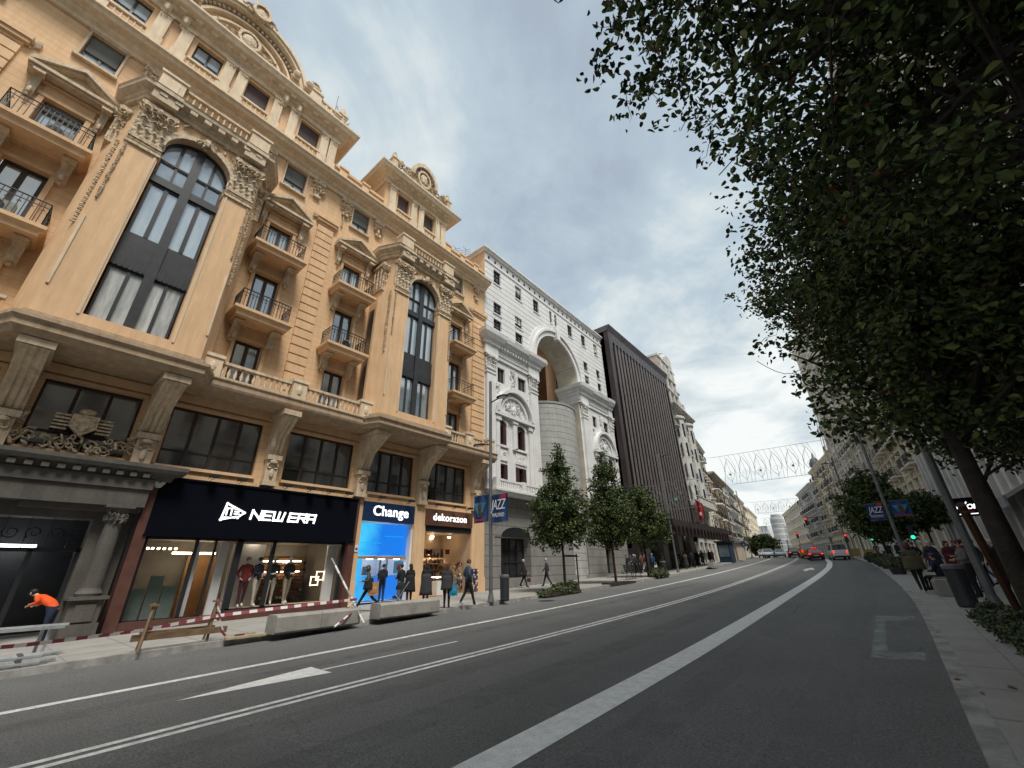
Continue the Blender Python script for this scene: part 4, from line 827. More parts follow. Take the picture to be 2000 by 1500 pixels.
    if face:
        mb = MB()
        for s in (-1, 1): mb.ell((h.x + s * .032 * k, h.y + .083 * k, h.z + .008 * k), (.012 * k, .008 * k, .007 * k), 6, 4)
        mb.ell((h.x, h.y + .082 * k, h.z - .05 * k), (.022 * k, .008 * k, .005 * k), 6, 4); mb.build('face_features', 'hair_dark', T)
        mb = MB()
        for s in (-1, 1): mb.ell((h.x + s * .083 * k, h.y, h.z), (.010 * k, .02 * k, .03 * k), 6, 4)
        mb.build('ears', skin, T, smooth=True)
    if coat:
        cm, hem = coat; mb = MB(); z0 = hem; prof = []
        for i in range(7):
            t = i / 6; z = 1.22 + (z0 - 1.22) * t; prof.append(((.172 + .075 * t ** .8) * bulk * k, z * k))
        mb.lathe(0, 0, prof[::-1], 20, 1, .78)
        for i_, (vx, vy, vz) in enumerate(mb.v):
            a_ = math.atan2(vy, vx); f = 1 + (.07 * sin(5 * a_ + name.__len__() + vz * 3) + .04 * sin(11 * a_ + vz * 9)) * max(0, (1.2 - vz * K)); mb.v[i_] = (vx * f, vy * f, vz + (.012 * sin(4 * a_) if vz * K < hem + .02 else 0))
        mb.build('coat_skirt', cm, T, smooth=True)
    return T
PN = [0]
def put(o, x, y, rz=0, s=1, off=SW): place(o, x, y, gz(y) + off, rz, s * .985); return o
HL = radians
p1 = put(figure('person', 'woman in dark green jacket striding past the blue shop with a tan tote bag', top='cloth_olive', legs='cloth_black', stride=1.0, hair='hair_brown', hstyle='bob', coat=('cloth_black', .80), lean=.12, arms='front'), -14.2, 9.1, HL(150))
p2 = place(figure('person', 'man in navy clothes and backpack reaching over the blue counter', top='cloth_navy', legs='cloth_navy', hair='hair_dark', arms='reach', bulk=1.08), -17.0, 11.55, gz(11.5) + .14, HL(75), 1.0)
p3 = put(figure('person', 'person in dark jacket and grey trousers waiting beside a pushchair', top='cloth_black', legs='cloth_grey', hair='hair_dark', arms='front', bulk=1.1), -14.6, 10.75, HL(100))
p4 = put(figure('person', 'woman in knee-length black coat standing with her back to the road', top='cloth_black', legs='cloth_charcoal', hair='hair_dark', hstyle='long', coat=('cloth_black', .52), arms='front'), -14.75, 11.3, HL(80))
p5 = put(figure('person', 'woman in long black coat by the pillar between the two lit shops', top='cloth_black', legs='cloth_black', hair='hair_dark', hstyle='long', coat=('cloth_charcoal', .30), arms='phone', bulk=1.08), -14.9, 12.25, HL(60))
p6 = put(figure('person', 'woman with long dark hair in black, holding a bright blue bag', top='cloth_charcoal', legs='cloth_black', hair='hair_brown', hstyle='long', coat=('cloth_charcoal', .68), arms='down'), -12.05, 10.85, HL(40), .97)
p7 = put(figure('person', 'man in blue-grey jacket and black trousers stepping along the kerb', top='cloth_denim', legs='cloth_black', shoe='shoe_white', hair='hair_brown', stride=.55, arms='pocket', bulk=1.06), -11.75, 11.6, HL(-20), 1.04)
p8 = put(figure('person', 'person in pale knitted hat and black coat walking by the stone podium', top='cloth_black', legs='cloth_black', hair='hair_grey', hstyle='short', coat=('cloth_black', .66), stride=.5, arms='down'), -16.0, 20.2, HL(-60))
p9 = put(figure('person', 'man in dark jacket walking alone in front of the stone podium', top='cloth_charcoal', legs='cloth_black', hair='hair_grey', stride=.6, arms='down', bulk=1.08), -15.1, 21.2, HL(120))
pw = place(figure('person', 'worker in orange high-visibility jacket bending over beside the dark portal', top='cloth_hivis', legs='cloth_navy', hair='hair_dark', lean=1.05, arms='work', bulk=1.12), -15.9, 1.55, gz(1.7) + SW, HL(150), 1.0)
pg = put(figure('person', 'woman in hooded olive jacket and black leggings walking away by the kerb', top='cloth_olive', legs='cloth_black', shoe='shoe_white', hair='hair_red', hstyle='bob', stride=.45, arms='down', bulk=1.12, coat=('cloth_olive', .78)), .70, 18.9, HL(8))
ps = put(figure('person', 'man in navy jacket seated on the concrete bench', top='cloth_navy', legs='cloth_black', hair='hair_brown', sit=True, arms='front', bulk=1.1), 1.25, 19.6, HL(60))
pj = put(figure('person', 'person in thick grey jacket standing behind the dark litter bin', top='cloth_grey', legs='cloth_black', hair='hair_red', arms='front', bulk=1.25, hstyle='hood'), 1.75, 17.6, HL(100), 1.0)
bases = [p3, p4, p5, p6, p7, p8, p9, pg]
# background walkers: copies with their own clothes
def sw(o, top=None, legs=None, hair=None):
    cur = [s_.material.name for s_ in o.children[0].material_slots]; d = {}
    if top: d[cur[0]] = 'cloth_' + top
    if legs and cur[2] != cur[0]: d[cur[2]] = 'cloth_' + legs
    return d
crowd = [(p7, -16.2, 34.2, 90, 'black', 'navy', 'walker in black with navy trousers nearest the bench, under the third tree'), (p9, -15.9, 34.9, 30, 'navy', 'black', 'walker in navy coat with a small backpack beside the far bench'), (p3, -15.4, 33.2, 200, 'charcoal', 'grey', 'person in charcoal jacket behind the black bench'),
 (p7, -15.3, 35.6, -20, 'red', 'cream', 'walker in dull red top and cream trousers near the shrubs'), (p9, -14.9, 36.3, 10, 'blue', 'black', 'man in bright blue jacket carrying a white bag'), (p8, -15.7, 40.6, 100, 'beige', None, 'pedestrian in beige coat before the dark canopy entrance'), (p4, -14.6, 41.2, 170, 'olive', None, 'pedestrian in olive coat under the scalloped canopy'),
 (p5, -13.9, 41.4, 0, 'tan', None, 'woman in tan coat beside the second lamp post'), (p7, -13.6, 42.4, 0, 'navy', 'black', 'pedestrian in navy at the kerb under the canopy'), (p9, -15.2, 48.8, 60, 'navy', 'black', 'dark figure outside the pale ornate building, nearest the canopy'), (p4, -15.5, 50.2, 20, 'black', None, 'woman in black outside the ornate building'), (p8, -14.8, 50.8, 220, 'white', None, 'pedestrian in white coat outside the ornate building'),
 (p7, -15.6, 52.4, 10, 'charcoal', 'navy', 'walker in charcoal behind the concrete planter block'), (p3, -16.0, 53.6, 10, 'black', 'black', 'person in black just before the blue kiosk'), (p9, -15.2, 54.9, 180, 'maroon', 'black', 'pedestrian in maroon beside the blue kiosk'), (p7, -14.9, 61.5, 0, 'tan', 'black', 'figure in tan by the kiosk behind')]
for b, x, y, r, tp, lg_, lb in crowd: dup(b, x, y, gz(y) + SW, HL(r), .985, lb, sw(b, tp, lg_))
right = [(p9, 2.3, 20.6, 160, 'black', 'navy', 'man in black jacket standing behind the seated man'), (p4, 1.9, 22.2, 190, 'maroon', None, 'woman in maroon among the people right of the olive jacket'), (p7, 2.7, 23.5, 90, 'grey', 'denim', 'man in grey with jeans by the shop front'), (p8, 1.6, 24.6, 200, 'navy', None, 'person in navy coat just beyond the olive jacket'),
 (p5, 2.5, 26.2, 10, 'charcoal', None, 'woman in charcoal coat under the second right-hand tree'), (p9, 3.1, 28.4, 180, 'beige', 'black', 'man in beige jacket by the pilastered shops'), (p7, 1.3, 29.2, 20, 'black', 'black', 'walker in black beyond the planters'), (p4, 2.2, 31.5, 170, 'cream', None, 'woman in cream coat beyond the second lamp post'),
 (p3, 1.0, 36.6, 180, 'black', 'denim', 'person in black by the row of round planters'), (p9, .6, 45.2, 180, 'navy', 'black', 'pedestrian in navy near the yellow panels'), (p8, 1.2, 47.5, 0, 'black', None, 'pedestrian in black near the yellow panels'), (p7, .3, 49.6, 180, 'white', 'black', 'pedestrian in white at the far crossing')]
for b, x, y, r, tp, lg_, lb in right: dup(b, x, y, gz(y) + SW, HL(r), .985, lb, sw(b, tp, lg_))

rc = random.Random(77); TOPS = ['black', 'navy', 'charcoal', 'beige', 'olive', 'grey', 'maroon', 'blue', 'brown', 'pale', 'tan', 'cream']
more = [(-16.0, 35.4, 'black', 'in black at the near end of the canopy'), (-15.0, 34.3, 'brown', 'in brown coat just beyond the bench'), (-15.8, 38.2, 'navy', 'in navy under the left end of the canopy'), (-16.1, 39.4, 'grey', 'in grey beside a canopy column'), (-15.2, 43.6, 'charcoal', 'in charcoal beneath the middle of the canopy'), (-14.4, 44.9, 'olive', 'in dull green beneath the middle of the canopy'), (-15.6, 46.3, 'black', 'in black toward the right end of the canopy'),
 (-16.2, 47.4, 'blue', 'in blue toward the right end of the canopy'), (-14.6, 48.6, 'black', 'in black where the canopy ends'), (-15.9, 51.6, 'navy', 'in navy before the ornate building shops'), (-15.0, 53.0, 'black', 'in black close behind the concrete block'), (-15.4, 55.8, 'pale', 'in pale top right by the blue kiosk')]
for k, (x, y, tp, lb) in enumerate(more): b = [p9, p7, p4, p3][k % 4]; dup(b, x, y, gz(y) + SW, rc.uniform(0, 6), .985 * rc.uniform(.93, 1.04), 'small background pedestrian ' + lb, sw(b, tp, rc.choice(['black', 'navy', 'denim'])))
more = [(1.9, 19.4, 'brown', 'in brown coat next to the grey jacket'), (2.6, 19.0, 'black', 'in black right of the grey jacket'), (2.2, 21.3, 'pale', 'in pale blouse behind the seated man'), (3.0, 22.4, 'navy', 'in navy by the shop glass behind the bench'), (2.6, 24.9, 'red', 'in red top among the right-hand crowd'), (1.7, 26.9, 'charcoal', 'in charcoal beyond the green coat'), (2.9, 30.2, 'black', 'in black beside the banner lamp foot'), (1.9, 33.6, 'tan', 'in tan coat past the banner lamp'), (1.2, 40.5, 'grey', 'in grey by the far planters'), (1.6, 43.8, 'brown', 'in brown by the farthest planters'), (-.2, 54.5, 'black', 'in black at the corner past the yellow panels')]
for k, (x, y, tp, lb) in enumerate(more): b = [p4, p9, p7, p8][k % 4]; dup(b, x, y, gz(y) + SW, rc.uniform(0, 6), .985 * rc.uniform(.93, 1.04), 'right-hand pavement pedestrian ' + lb, sw(b, tp, rc.choice(['black', 'navy', 'denim'])))
# bags
def bag(name, label, cat, x, y, z, w_, d_, h_, m, rz=0, strap=True):
    t = local(name, label, cat); mb = MB(); mb.box(-w_ / 2, w_ / 2, -d_ / 2, d_ / 2, 0, h_, tap=.015); mb.ell((0, 0, h_ * .35), (w_ * .52, d_ * .8, h_ * .4), 8, 5); mb.build('pouch', m, t)
    if strap: mb = MB(); mb.tube([(-w_ * .35, 0, h_), (-w_ * .2, 0, h_ + .18), (w_ * .2, 0, h_ + .18), (w_ * .35, 0, h_)], .012, 4); mb.build('strap', m, t)
    return place(t, x, y, z, rz)
bag('tote_bag', 'tan tote bag hanging from the shoulder of the woman striding past', 'bag', -14.02, 9.18, gz(9) + .62, .36, .1, .42, 'cloth_tan', HL(60))
bag('shopping_bag', 'bright blue bag held against a black coat at the kerb', 'bag', -11.86, 10.98, gz(11) + .50, .28, .10, .34, 'cloth_cyan', HL(60))
bag('handbag', 'small red handbag carried past the stone podium', 'bag', -15.75, 20.35, gz(20) + .42, .22, .08, .18, 'cloth_maroon', HL(30))
bag('carrier_bag', 'white carrier bag beside the man in the bright blue jacket', 'bag', -14.68, 36.3, gz(36) + .40, .24, .1, .30, 'cloth_white')
bag('backpack', 'dark backpack worn by the man at the blue counter', 'bag', -16.86, 11.42, gz(11.5) + 1.02, .26, .14, .36, 'cloth_black', HL(75))
# pushchair
t = local('pushchair', 'dark pushchair on the pavement in front of the blue shop', 'pushchair')
for x in (-.18, .18):
    for y in (-.22, .22): mb = MB(); mb.tube([(x, y + .07 * cos(a * pi / 6), .08 + .07 * sin(a * pi / 6)) for a in range(13)], .014, 5); mb.build('wheel', 'tyre', t)
mb = MB()
for x in (-.17, .17): mb.tube([(x, .22, .1), (x, -.05, .4), (x, -.32, .85)], .012, 5); mb.tube([(x, -.22, .1), (x, .1, .42)], .012, 5)
mb.tube([(-.17, -.32, .85), (.17, -.32, .85)], .016, 5); mb.build('frame', 'galvanised', t)
mb = MB(); mb.box(-.15, .15, -.1, .22, .32, .4); mb.prism_u([(-.1, .36), (-.2, .75), (-.12, .78), (-.02, .4)], -.15, .15); mb.build('seat', 'cloth_navy', t); mb = MB(); mb.lathe(0, -.05, [(.2, .6), (.19, .72), (.12, .82), (.02, .86)], 10, .8, 1); mb.build('hood', 'cloth_black', t)
place(t, -14.1, 10.35, gz(10.3) + SW, HL(140))
# ---------------------------------------------------------------- shops: signs, interiors, dummies
F = LF
S1 = thing('shop_sign', 'long black fascia sign with a glowing white flag emblem and the words NEW ERA', 'sign', (-16.6, 6.3, 3.5))
mb = MB(F); mb.box(2.9, 9.68, .1, .30, 2.72, 4.40); mb.box(2.86, 9.72, .1, .34, 4.38, 4.45); mb.box(2.88, 9.7, .1, .33, 2.68, 2.74); mb.build('fascia', 'sign_black', S1)
X_ = -16.9 + .31
LT = {'N': (.30, [((0, 0), (0, 1)), ((0, 1), (1, 0)), ((1, 0), (1, 1))]), 'E': (.25, [((0, 0), (0, 1)), ((0, 1), (1, 1)), ((0, .5), (.9, .5)), ((0, 0), (1, 0))]), 'W': (.36, [((0, 1), (.08, 0)), ((.08, 0), (.5, 0)), ((.5, 0), (.5, 1)), ((.5, 0), (.92, 0)), ((.92, 0), (1, 1))]),
      'R': (.27, [((0, 0), (0, 1)), ((0, 1), (1, 1)), ((1, 1), (1, .5)), ((1, .5), (0, .5)), ((.5, .5), (1, 0))]), 'A': (.27, [((0, 0), (0, 1)), ((0, 1), (1, 1)), ((1, 1), (1, 0)), ((0, .45), (1, .45))])}
def stroke_word(par, F, word, u, z, h, t, d0, d1, gap=.075, name='letter', sh=.14):
    for ch in word:
        if ch == ' ': u += .11; continue
        w_, st = LT[ch]; mb = MB(F)
        for (a, b), (c, d) in st:
            p = (u + a * w_ + sh * b * h, z + b * h); q = (u + c * w_ + sh * d * h, z + d * h); dx, dz = q[0] - p[0], q[1] - p[1]; l = math.hypot(dx, dz); ex, ez = dx / l * t / 2, dz / l * t / 2; nx, nz = -ez, ex
            mb.prism_d([(p[0] - ex - nx, p[1] - ez - nz), (q[0] + ex - nx, q[1] + ez - nz), (q[0] + ex + nx, q[1] + ez + nz), (p[0] - ex + nx, p[1] - ez + nz)], d0, d1)
        mb.build(name, 'letter_glow', par); u += w_ + gap + t * .55
stroke_word(S1, F, 'NEW ERA', 5.64, 3.35, .28, .062, .305, .335, .055)
mb = MB(F); z = 3.53; a, b = 4.72, 5.46                     # flag emblem: tapered pennant outline with small letters inside
def band(mb, pts, d0, d1, t):
    for p, q in zip(pts, pts[1:] + pts[:1]):
        dx, dz = q[0] - p[0], q[1] - p[1]; l = math.hypot(dx, dz); nx, nz = -dz / l * t, dx / l * t
        mb.prism_d([p, q, (q[0] + nx, q[1] + nz), (p[0] + nx, p[1] + nz)], d0, d1)
band(mb, [(a, z - .30), (a + .5, z - .16), (a + .5, z - .21), (b, z), (b - .05, z + .04), (a + .1, z + .30)], .30, .34, .05)
mb.box(a + .14, a + .18, .3, .33, z - .12, z + .14); mb.box(a + .14, a + .32, .3, .33, z + .09, z + .13); mb.box(a + .28, a + .32, .3, .33, z - .12, z + .13)
for k in range(3): mb.box(a + .38, a + .56 - .02 * k, .3, .33, z - .07 + k * .07, z - .04 + k * .07)
mb.box(a + .1, a + .45, .3, .33, z - .2, z - .165); mb.build('emblem', 'letter_glow', S1)
S2 = thing('shop_sign', 'navy fascia sign reading Change in glowing white letters', 'sign', (-16.7, 11.4, 4))
mb = MB(F); mb.box(10.06, 12.78, .05, .20, 3.60, 4.42); mb.build('fascia', 'sign_navy', S2); text('lettering', 'Change', .60, S2, 'letter_glow', tm(-16.9 + .21, 11.46, 4.04, 0, 1), .02, .009, 0, 1.06)
S3 = thing('shop_sign', 'brown fascia sign reading dekorazon in glowing white letters', 'sign', (-16.7, 15.1, 4))
mb = MB(F); mb.box(13.5, 16.72, .05, .20, 3.62, 4.40); mb.build('fascia', 'sign_brown', S3); text('lettering', 'dekorazon', .50, S3, 'letter_glow', tm(-16.9 + .21, 15.1, 4.02, 0, 1), .02, .002, 0, 1.10)
mb = MB(F); mb.box(13.5, 16.7, -.2, .1, 3.35, 3.62); mb.build('shutter_box', 'iron', A)
def room(u0, u1, z0, z1, dep, wm, fm, name, par=A):
    mb = MB(F); mb.poly([(u0, -dep, z0), (u1, -dep, z0), (u1, -dep, z1), (u0, -dep, z1)]); mb.poly([(u0, -dep, z0), (u0, 0, z0), (u0, 0, z1), (u0, -dep, z1)]); mb.poly([(u1, -dep, z0), (u1, 0, z0), (u1, 0, z1), (u1, -dep, z1)])
    mb.poly([(u0, 0, z1), (u1, 0, z1), (u1, -dep, z1), (u0, -dep, z1)]); o = mb.build(name, wm, par); mb = MB(F); mb.poly([(u0, 0.02, z0), (u1, 0.02, z0), (u1, -dep, z0), (u0, -dep, z0)]); mb.build('floor', fm, o); return o
# --- cap shop
r1 = room(2.98, 9.5, .24, 2.75, 3.2, 'interior_dark', 'interior_warm', 'shop_interior')
mb = MB(F)
for a, w_ in ((3.0, .09), (4.32, .09), (4.86, .07), (5.52, .2), (6.68, .13), (9.36, .14)): mb.box(a, a + w_, -.08, .02, .3, 2.70)
mb.box(3.0, 9.5, -.05, .02, 2.62, 2.72); mb.box(5.6, 9.5, -.05, .02, .5, .57); mb.box(3.0, 4.9, -.05, .02, .38, .45); fr = mb.build('shop_window_frame', 'iron', A)
mb = MB(F)
for a, b, z in ((3.09, 4.32, .42), (5.72, 6.68, .55), (6.81, 9.36, .55)): mb.poly([(a, -.02, z), (b, -.02, z), (b, -.02, 2.64), (a, -.02, 2.64)])
mb.bs('shop_glass', 'glass_clear', fr)
mb = MB(F)
for a, w_, h_ in ((3.15, .42, 1.25), (3.62, .34, 1.6), (4.0, .36, 1.3)): mb.box(a, a + w_, -.9, -.8, .3, h_)
mb.bs('display_panel', 'panel_green', r1)
mb = MB(F); mb.box(4.95, 5.9, -3.0, -2.9, .24, 2.3); mb.box(4.3, 4.9, -2.9, -2.8, .24, 1.0); mb.bs('wood_panel', 'interior_wood', r1)
mb = MB(F); mb.box(5.2, 5.46, -.6, -.5, .24, 2.6); mb.box(4.42, 4.62, -.5, -.4, .3, 2.6); mb.box(9.02, 9.4, -.5, -.4, .5, 2.6); mb.bs('white_panel', 'interior_white', r1)
mb = MB(F); mb.box(4.3, 5.6, -2.3, -2.2, 2.3, 2.36); mb.box(3.4, 3.46, -1.5, -1.44, 2.4, 2.46); 
for k in range(5): mb.box(3.6 + k * .16, 3.66 + k * .16, -1.9, -1.84, 2.42, 2.48)
for k in range(4): mb.box(6.2 + k * .85, 6.5 + k * .85, -.7, -.6, 2.68, 2.71)
mb.box(7.3, 9.0, -2.6, -2.55, 2.05, 2.09); mb.box(7.3, 9.0, -2.6, -2.55, 1.65, 1.68); mb.bs('ceiling_light', 'glow_warm', r1)  # some of these lights are extra, added to brighten the interior
mb = MB(F); mb.box(5.7, 6.8, -.9, -.84, .5, 2.6); mb.build('back_panel', 'interior_white', r1)
mb = MB(F); mb.box(5.65, 9.42, -1.1, -.05, .45, .56); mb.build('display_platform', 'interior_warm', r1)
rn = random.Random(5); cols = ['cloth_black', 'cloth_red', 'cloth_navy', 'cloth_beige', 'cloth_grey', 'cloth_white', 'cloth_olive']
mb = MB(F); mb.box(7.3, 9.3, -3.0, -2.95, .6, 2.2)
for k in range(6): mb.box(7.3, 9.3, -2.95, -2.7, .62 + k * .26, .64 + k * .26)
mb.build('shelf', 'interior_wood', r1); mb = MB(F)
for k in range(6):
    for i in range(15): mb.m = rn.randrange(7); u = 7.38 + i * .13; z = .7 + k * .26; mb.ell((u, -2.62, z), (.055, .06, .05), 6, 4); mb.box(u - .04, u + .04, -2.58, -2.5, z - .03, z - .015)
mb.build('caps', None, r1, mats=cols)
tag(r1)
mb = MB(F)
for cu_, cz in ((8.62, 1.30), (8.82, 1.48)): band(mb, [(cu_ - .16, cz - .16), (cu_ + .16, cz - .16), (cu_ + .16, cz + .16), (cu_ - .16, cz + .16)], -.35, -.33, .03)
mb.bs('neon_squares', 'glow_soft', r1)
text('window_sign', 'ALWAYS ON BOX', .12, r1, 'letter_glow', tm(-17.1, 8.35, 2.42, 0, 1), .004) if False else None
for u, tp, lg_, hr, lb, rz in ((6.12, 'cloth_red', 'cloth_maroon', 'cloth_beige', 'shop dummy dressed all in red with a pale cap', -90), (6.52, 'cloth_navy', 'cloth_cream', 'cloth_olive', 'shop dummy in navy jacket, cream trousers and olive cap', -60), (7.02, 'cloth_black', 'cloth_cream', 'cloth_cream', 'shop dummy in black jacket and white cap with one knee bent', -110), (7.58, 'cloth_black', 'cloth_beige', 'cloth_white', 'shop dummy in black gilet and beige trousers next to the cap shelves', -80)):
    m_ = figure('shop_dummy', lb, 'mannequin', top=tp, legs=lg_, shoe='shoe_white', skin='mannequin', hair=hr, arms='pocket' if u < 6.4 else 'front', face=False, stride=.18); m_['group'] = 'dressed dummies in the shop window'; place(m_, -17.22, u, .56, HL(rz), 1.06)
# --- exchange shop: blue screen, counter
r2 = room(10.1, 12.84, .42, 3.6, 2.6, 'interior_white', 'interior_white', 'shop_interior')
mb = MB(F); mb.box(10.15, 12.72, -.3, -.2, 2.22, 3.56); mb.build('light_screen', 'screen_blue', r2)
mb = MB(F)
for k in range(12): mb.box(10.3 + k * .09, 10.36 + k * .09, -.186, -.182, 2.72, 2.76)
for k in range(14): mb.box(11.5 + k * .075, 11.55 + k * .075, -.186, -.182, 3.02, 3.06)
for k in range(4): mb.box(10.25 + k * .14, 10.33 + k * .14, -.186, -.182, 2.36, 2.46)
mb.build('screen_lettering', 'screen_cyan', r2)
mb = MB(F); mb.box(10.12, 12.8, -.9, -.2, .5, 1.42); mb.box(10.12, 10.45, -.7, -.1, 1.0, 2.1); mb.bs('counter', 'glow_blue', r2)
mb = MB(F); mb.box(10.15, 12.7, -.4, -.15, 2.1, 2.2); mb.build('bulkhead', 'interior_wood', r2); mb = MB(F)
for u in (10.8, 11.4, 12.2): mb.box(u, u + .25, -.38, -.25, 2.07, 2.1)
mb.box(10.8, 12.5, -2.0, -1.6, 3.0, 3.05); mb.bs('downlight', 'glow_white', r2)
mb = MB(F); mb.box(11.3, 11.6, -1.4, -1.3, 1.45, 1.8); mb.box(11.75, 11.79, -.8, -.7, 1.42, 2.1); mb.box(12.1, 12.14, -.8, -.7, 1.42, 2.1); mb.bs('till_screen', 'interior_dark', r2)
mb = MB(F); mb.box(12.1, 12.6, -.16, -.14, 1.5, 2.0); mb.build('poster', 'banner_cyan', r2); mb = MB(F); mb.ell((12.35, -.12, 1.75), (.12, .02, .12), 10, 6); mb.build('poster_disc', 'cloth_red', r2)
mb = MB(F); mb.box(12.72, 12.84, -.3, .08, .4, 3.6); mb.build('side_casing', 'white_paint', A)
# --- gift shop
r3 = room(13.56, 16.72, .46, 3.4, 2.2, 'interior_warm', 'interior_wood', 'shop_interior')
mb = MB(F)
for k in range(7): mb.box(13.8 + k * .4, 13.92 + k * .4, -1.2 - (k % 3) * .5, -1.08 - (k % 3) * .5, 3.2, 3.26)
mb.box(13.6, 16.6, -2.0, -1.95, 1.95, 1.99); mb.box(13.6, 16.6, -2.0, -1.95, 1.22, 1.26); mb.box(14.2, 15.6, -1.7, -1.65, .62, .68); mb.bs('ceiling_light', 'glow_warm', r3)
mb = MB(F)
for c, r in ((13.95, .42), (15.15, .52)): mb.arch_band(c, 2.02, r, r + .05, -2.0, -1.95, 1.1, 14)
mb.bs('neon_arch', 'glow_soft', r3); mb = MB(F)
for k in range(6): mb.box(13.6, 16.6, -2.15, -1.85, .7 + k * .30, .73 + k * .30)
mb.box(16.0, 16.6, -1.0, -.4, .5, 1.9); mb.bs('shelf', 'interior_wood', r3); mb = MB(F)
for k in range(6):
    for i in range(34): mb.m = rn.randrange(7); u = 13.65 + i * .087; z = .74 + k * .30; h = rn.uniform(.08, .24); mb.box(u - .03, u + .03, -1.95, -1.85, z, z + h)
for i in range(60): mb.m = rn.randrange(7); u = rn.uniform(16.0, 16.6); z = rn.uniform(.55, 1.9); mb.box(u - .04, u + .03, -.4, -.36, z, z + .09)
for i in range(18): mb.m = rn.randrange(7); u = rn.uniform(13.8, 16.4); mb.box(u - .05, u + .05, -1.2, -1.15, 2.3 + rn.uniform(0, .1), 2.5 + rn.uniform(0, .15))
mb.build('souvenirs', None, r3, mats=['cloth_red', 'cloth_white', 'cloth_tan', 'cloth_blue', 'cloth_brown', 'cloth_beige', 'cloth_maroon'])
mb = MB(F); mb.box(15.7, 16.6, -2.0, -1.9, .5, 1.0); mb.box(15.0, 15.4, -.9, -.5, .46, 1.1); mb.bs('display_table', 'interior_white', r3)
# card rack outside the gift shop
t = thing('postcard_rack', 'rack of bright postcards on the doorstep of the brown-fronted shop', 'rack', (-16.3, 16.35, gz(16) + SW)); mb = MB(); mb.box(-16.45, -16.15, 16.15, 16.6, gz(16) + .2, gz(16) + 1.25); mb.build('frame', 'iron', t); mb = MB()
for i in range(50): mb.m = rn.randrange(5); y, z = 16.2 + (i % 5) * .085, gz(16) + .25 + (i // 5) * .098; mb.box(-16.15, -16.13, y, y + .06, z, z + .08)
mb.build('postcards', None, t, mats=['cloth_red', 'cloth_white', 'cloth_tan', 'cloth_blue', 'cloth_maroon'])
# alarm box and street number plates
t = thing('alarm_box', 'white rounded alarm box at the top of the brown pilaster', 'alarm', (-16.55, 2.85, 4.2)); mb = MB(F); mb.prism_d([(2.72, 4.42), (2.72, 4.2), (2.80, 4.08), (2.92, 4.08), (3.0, 4.2), (3.0, 4.42)], .28, .40); mb.build('case', 'white_paint', t); mb = MB(F); mb.ell((2.86, .4, 4.27), (.05, .03, .05), 8, 5); mb.build('sounder', 'iron', t)
t = thing('wall_notice', 'small white notice on the pier left of the blue shop', 'notice', (-16.75, 9.97, 2.5)); mb = MB(F); mb.box(9.88, 10.04, .13, .15, 2.35, 2.62); mb.build('plate', 'white_paint', t); mb = MB(F); mb.box(9.91, 10.01, .15, .155, 2.42, 2.5); mb.build('panel', 'cloth_navy', t)
# floodlights along the ledge over the shops
fl = local('floodlight', 'black floodlight tilted over the shop fascias', 'floodlight', 'floodlights above the shop signs')
mb = MB(); mb.box(-.13, .13, .12, .34, .05, .13); mb.build('lamp_head', 'iron', fl); mb = MB(); mb.tube([(0, -.1, 0), (0, .1, .02), (0, .2, .08)], .014, 4); mb.tube([(-.1, -.05, .02), (.0, .15, .12), (.1, -.05, .02)], .008, 4); mb.build('bracket', 'iron', fl)
first = True
FLT = [(.0, .15, 4.85, 'on the portal cornice under the coat of arms, left of the pair'), (1.65, .15, 4.85, 'on the portal cornice, right of the pair')] + [(3.25, .3, 4.5, 'nearest the alarm box'), (4.2, .3, 4.5, ''), (5.05, .3, 4.5, 'left of the flag emblem'), (6.6, .3, 4.5, 'over the last white letters'), (7.5, .3, 4.5, ''), (8.3, .3, 4.5, ''), (9.1, .3, 4.5, 'at the right end of the black fascia'), (10.7, .3, 4.5, 'left end of the navy fascia'), (12.3, .3, 4.5, 'right end of the navy fascia'), (14.0, .3, 4.5, 'left end of the brown fascia'), (15.2, .3, 4.5, 'middle of the brown fascia'), (16.2, .3, 4.5, 'right end of the brown fascia')]
nm_ = {4.2: 'second from the alarm box', 7.5: 'above the middle of the black fascia', 8.3: 'third from the right end of the black fascia'}
for u, d, z, lb in FLT:
    L_ = 'black floodlight ' + (lb or nm_[u]); 
    if first: place(fl, -16.9 + d, u, z, -pi / 2); fl['label'] = L_; first = False
    else: dup(fl, -16.9 + d, u, z, -pi / 2, 1, L_)
# ---------------------------------------------------------------- white baroque building with the great open arch
rn = random.Random(21); F = LF
Bw = thing('arched_building', 'white stuccoed building pierced by a giant arch, grey stone podium below', 'building', (-16.9, 27, 0))
U0, U1, ca, Ra = 17.78, 36.4, 26.9, 3.15
W1 = [(18.78, 19.6), (21.4, 22.23), (23.85, 24.65), (26.3, 26.66), (27.08, 27.45), (29.3, 30.1), (31.78, 32.57), (34.25, 35.0)]
up = [(a, b, 21.6, 22.9) for a, b in W1]
mid = [(a, b, z0, z1) for a, b in ((18.76, 19.63), (21.27, 22.17), (31.72, 32.5), (34.2, 34.92)) for z0, z1 in ((18.85, 19.86), (17.45, 18.33))]
lowr = [(19.14, 19.9, 13.35, 14.5), (21.38, 22.33, 13.45, 14.5), (32.32, 33.05, 13.3, 14.35), (34.41, 35.35, 13.2, 14.3)]
sh = [(o + a, o + b, z0, z1) for o in (0, 13.3) for a, b, z0, z1 in ((18.95, 19.9, 8.9, 10.3), (20.95, 21.9, 8.9, 10.3), (19.0, 20.0, 6.75, 7.7), (20.85, 21.95, 6.75, 7.7))]
mb = MB(F); mb.wall(U0, U1, 21.0, 24.2, 0, up, .2); 
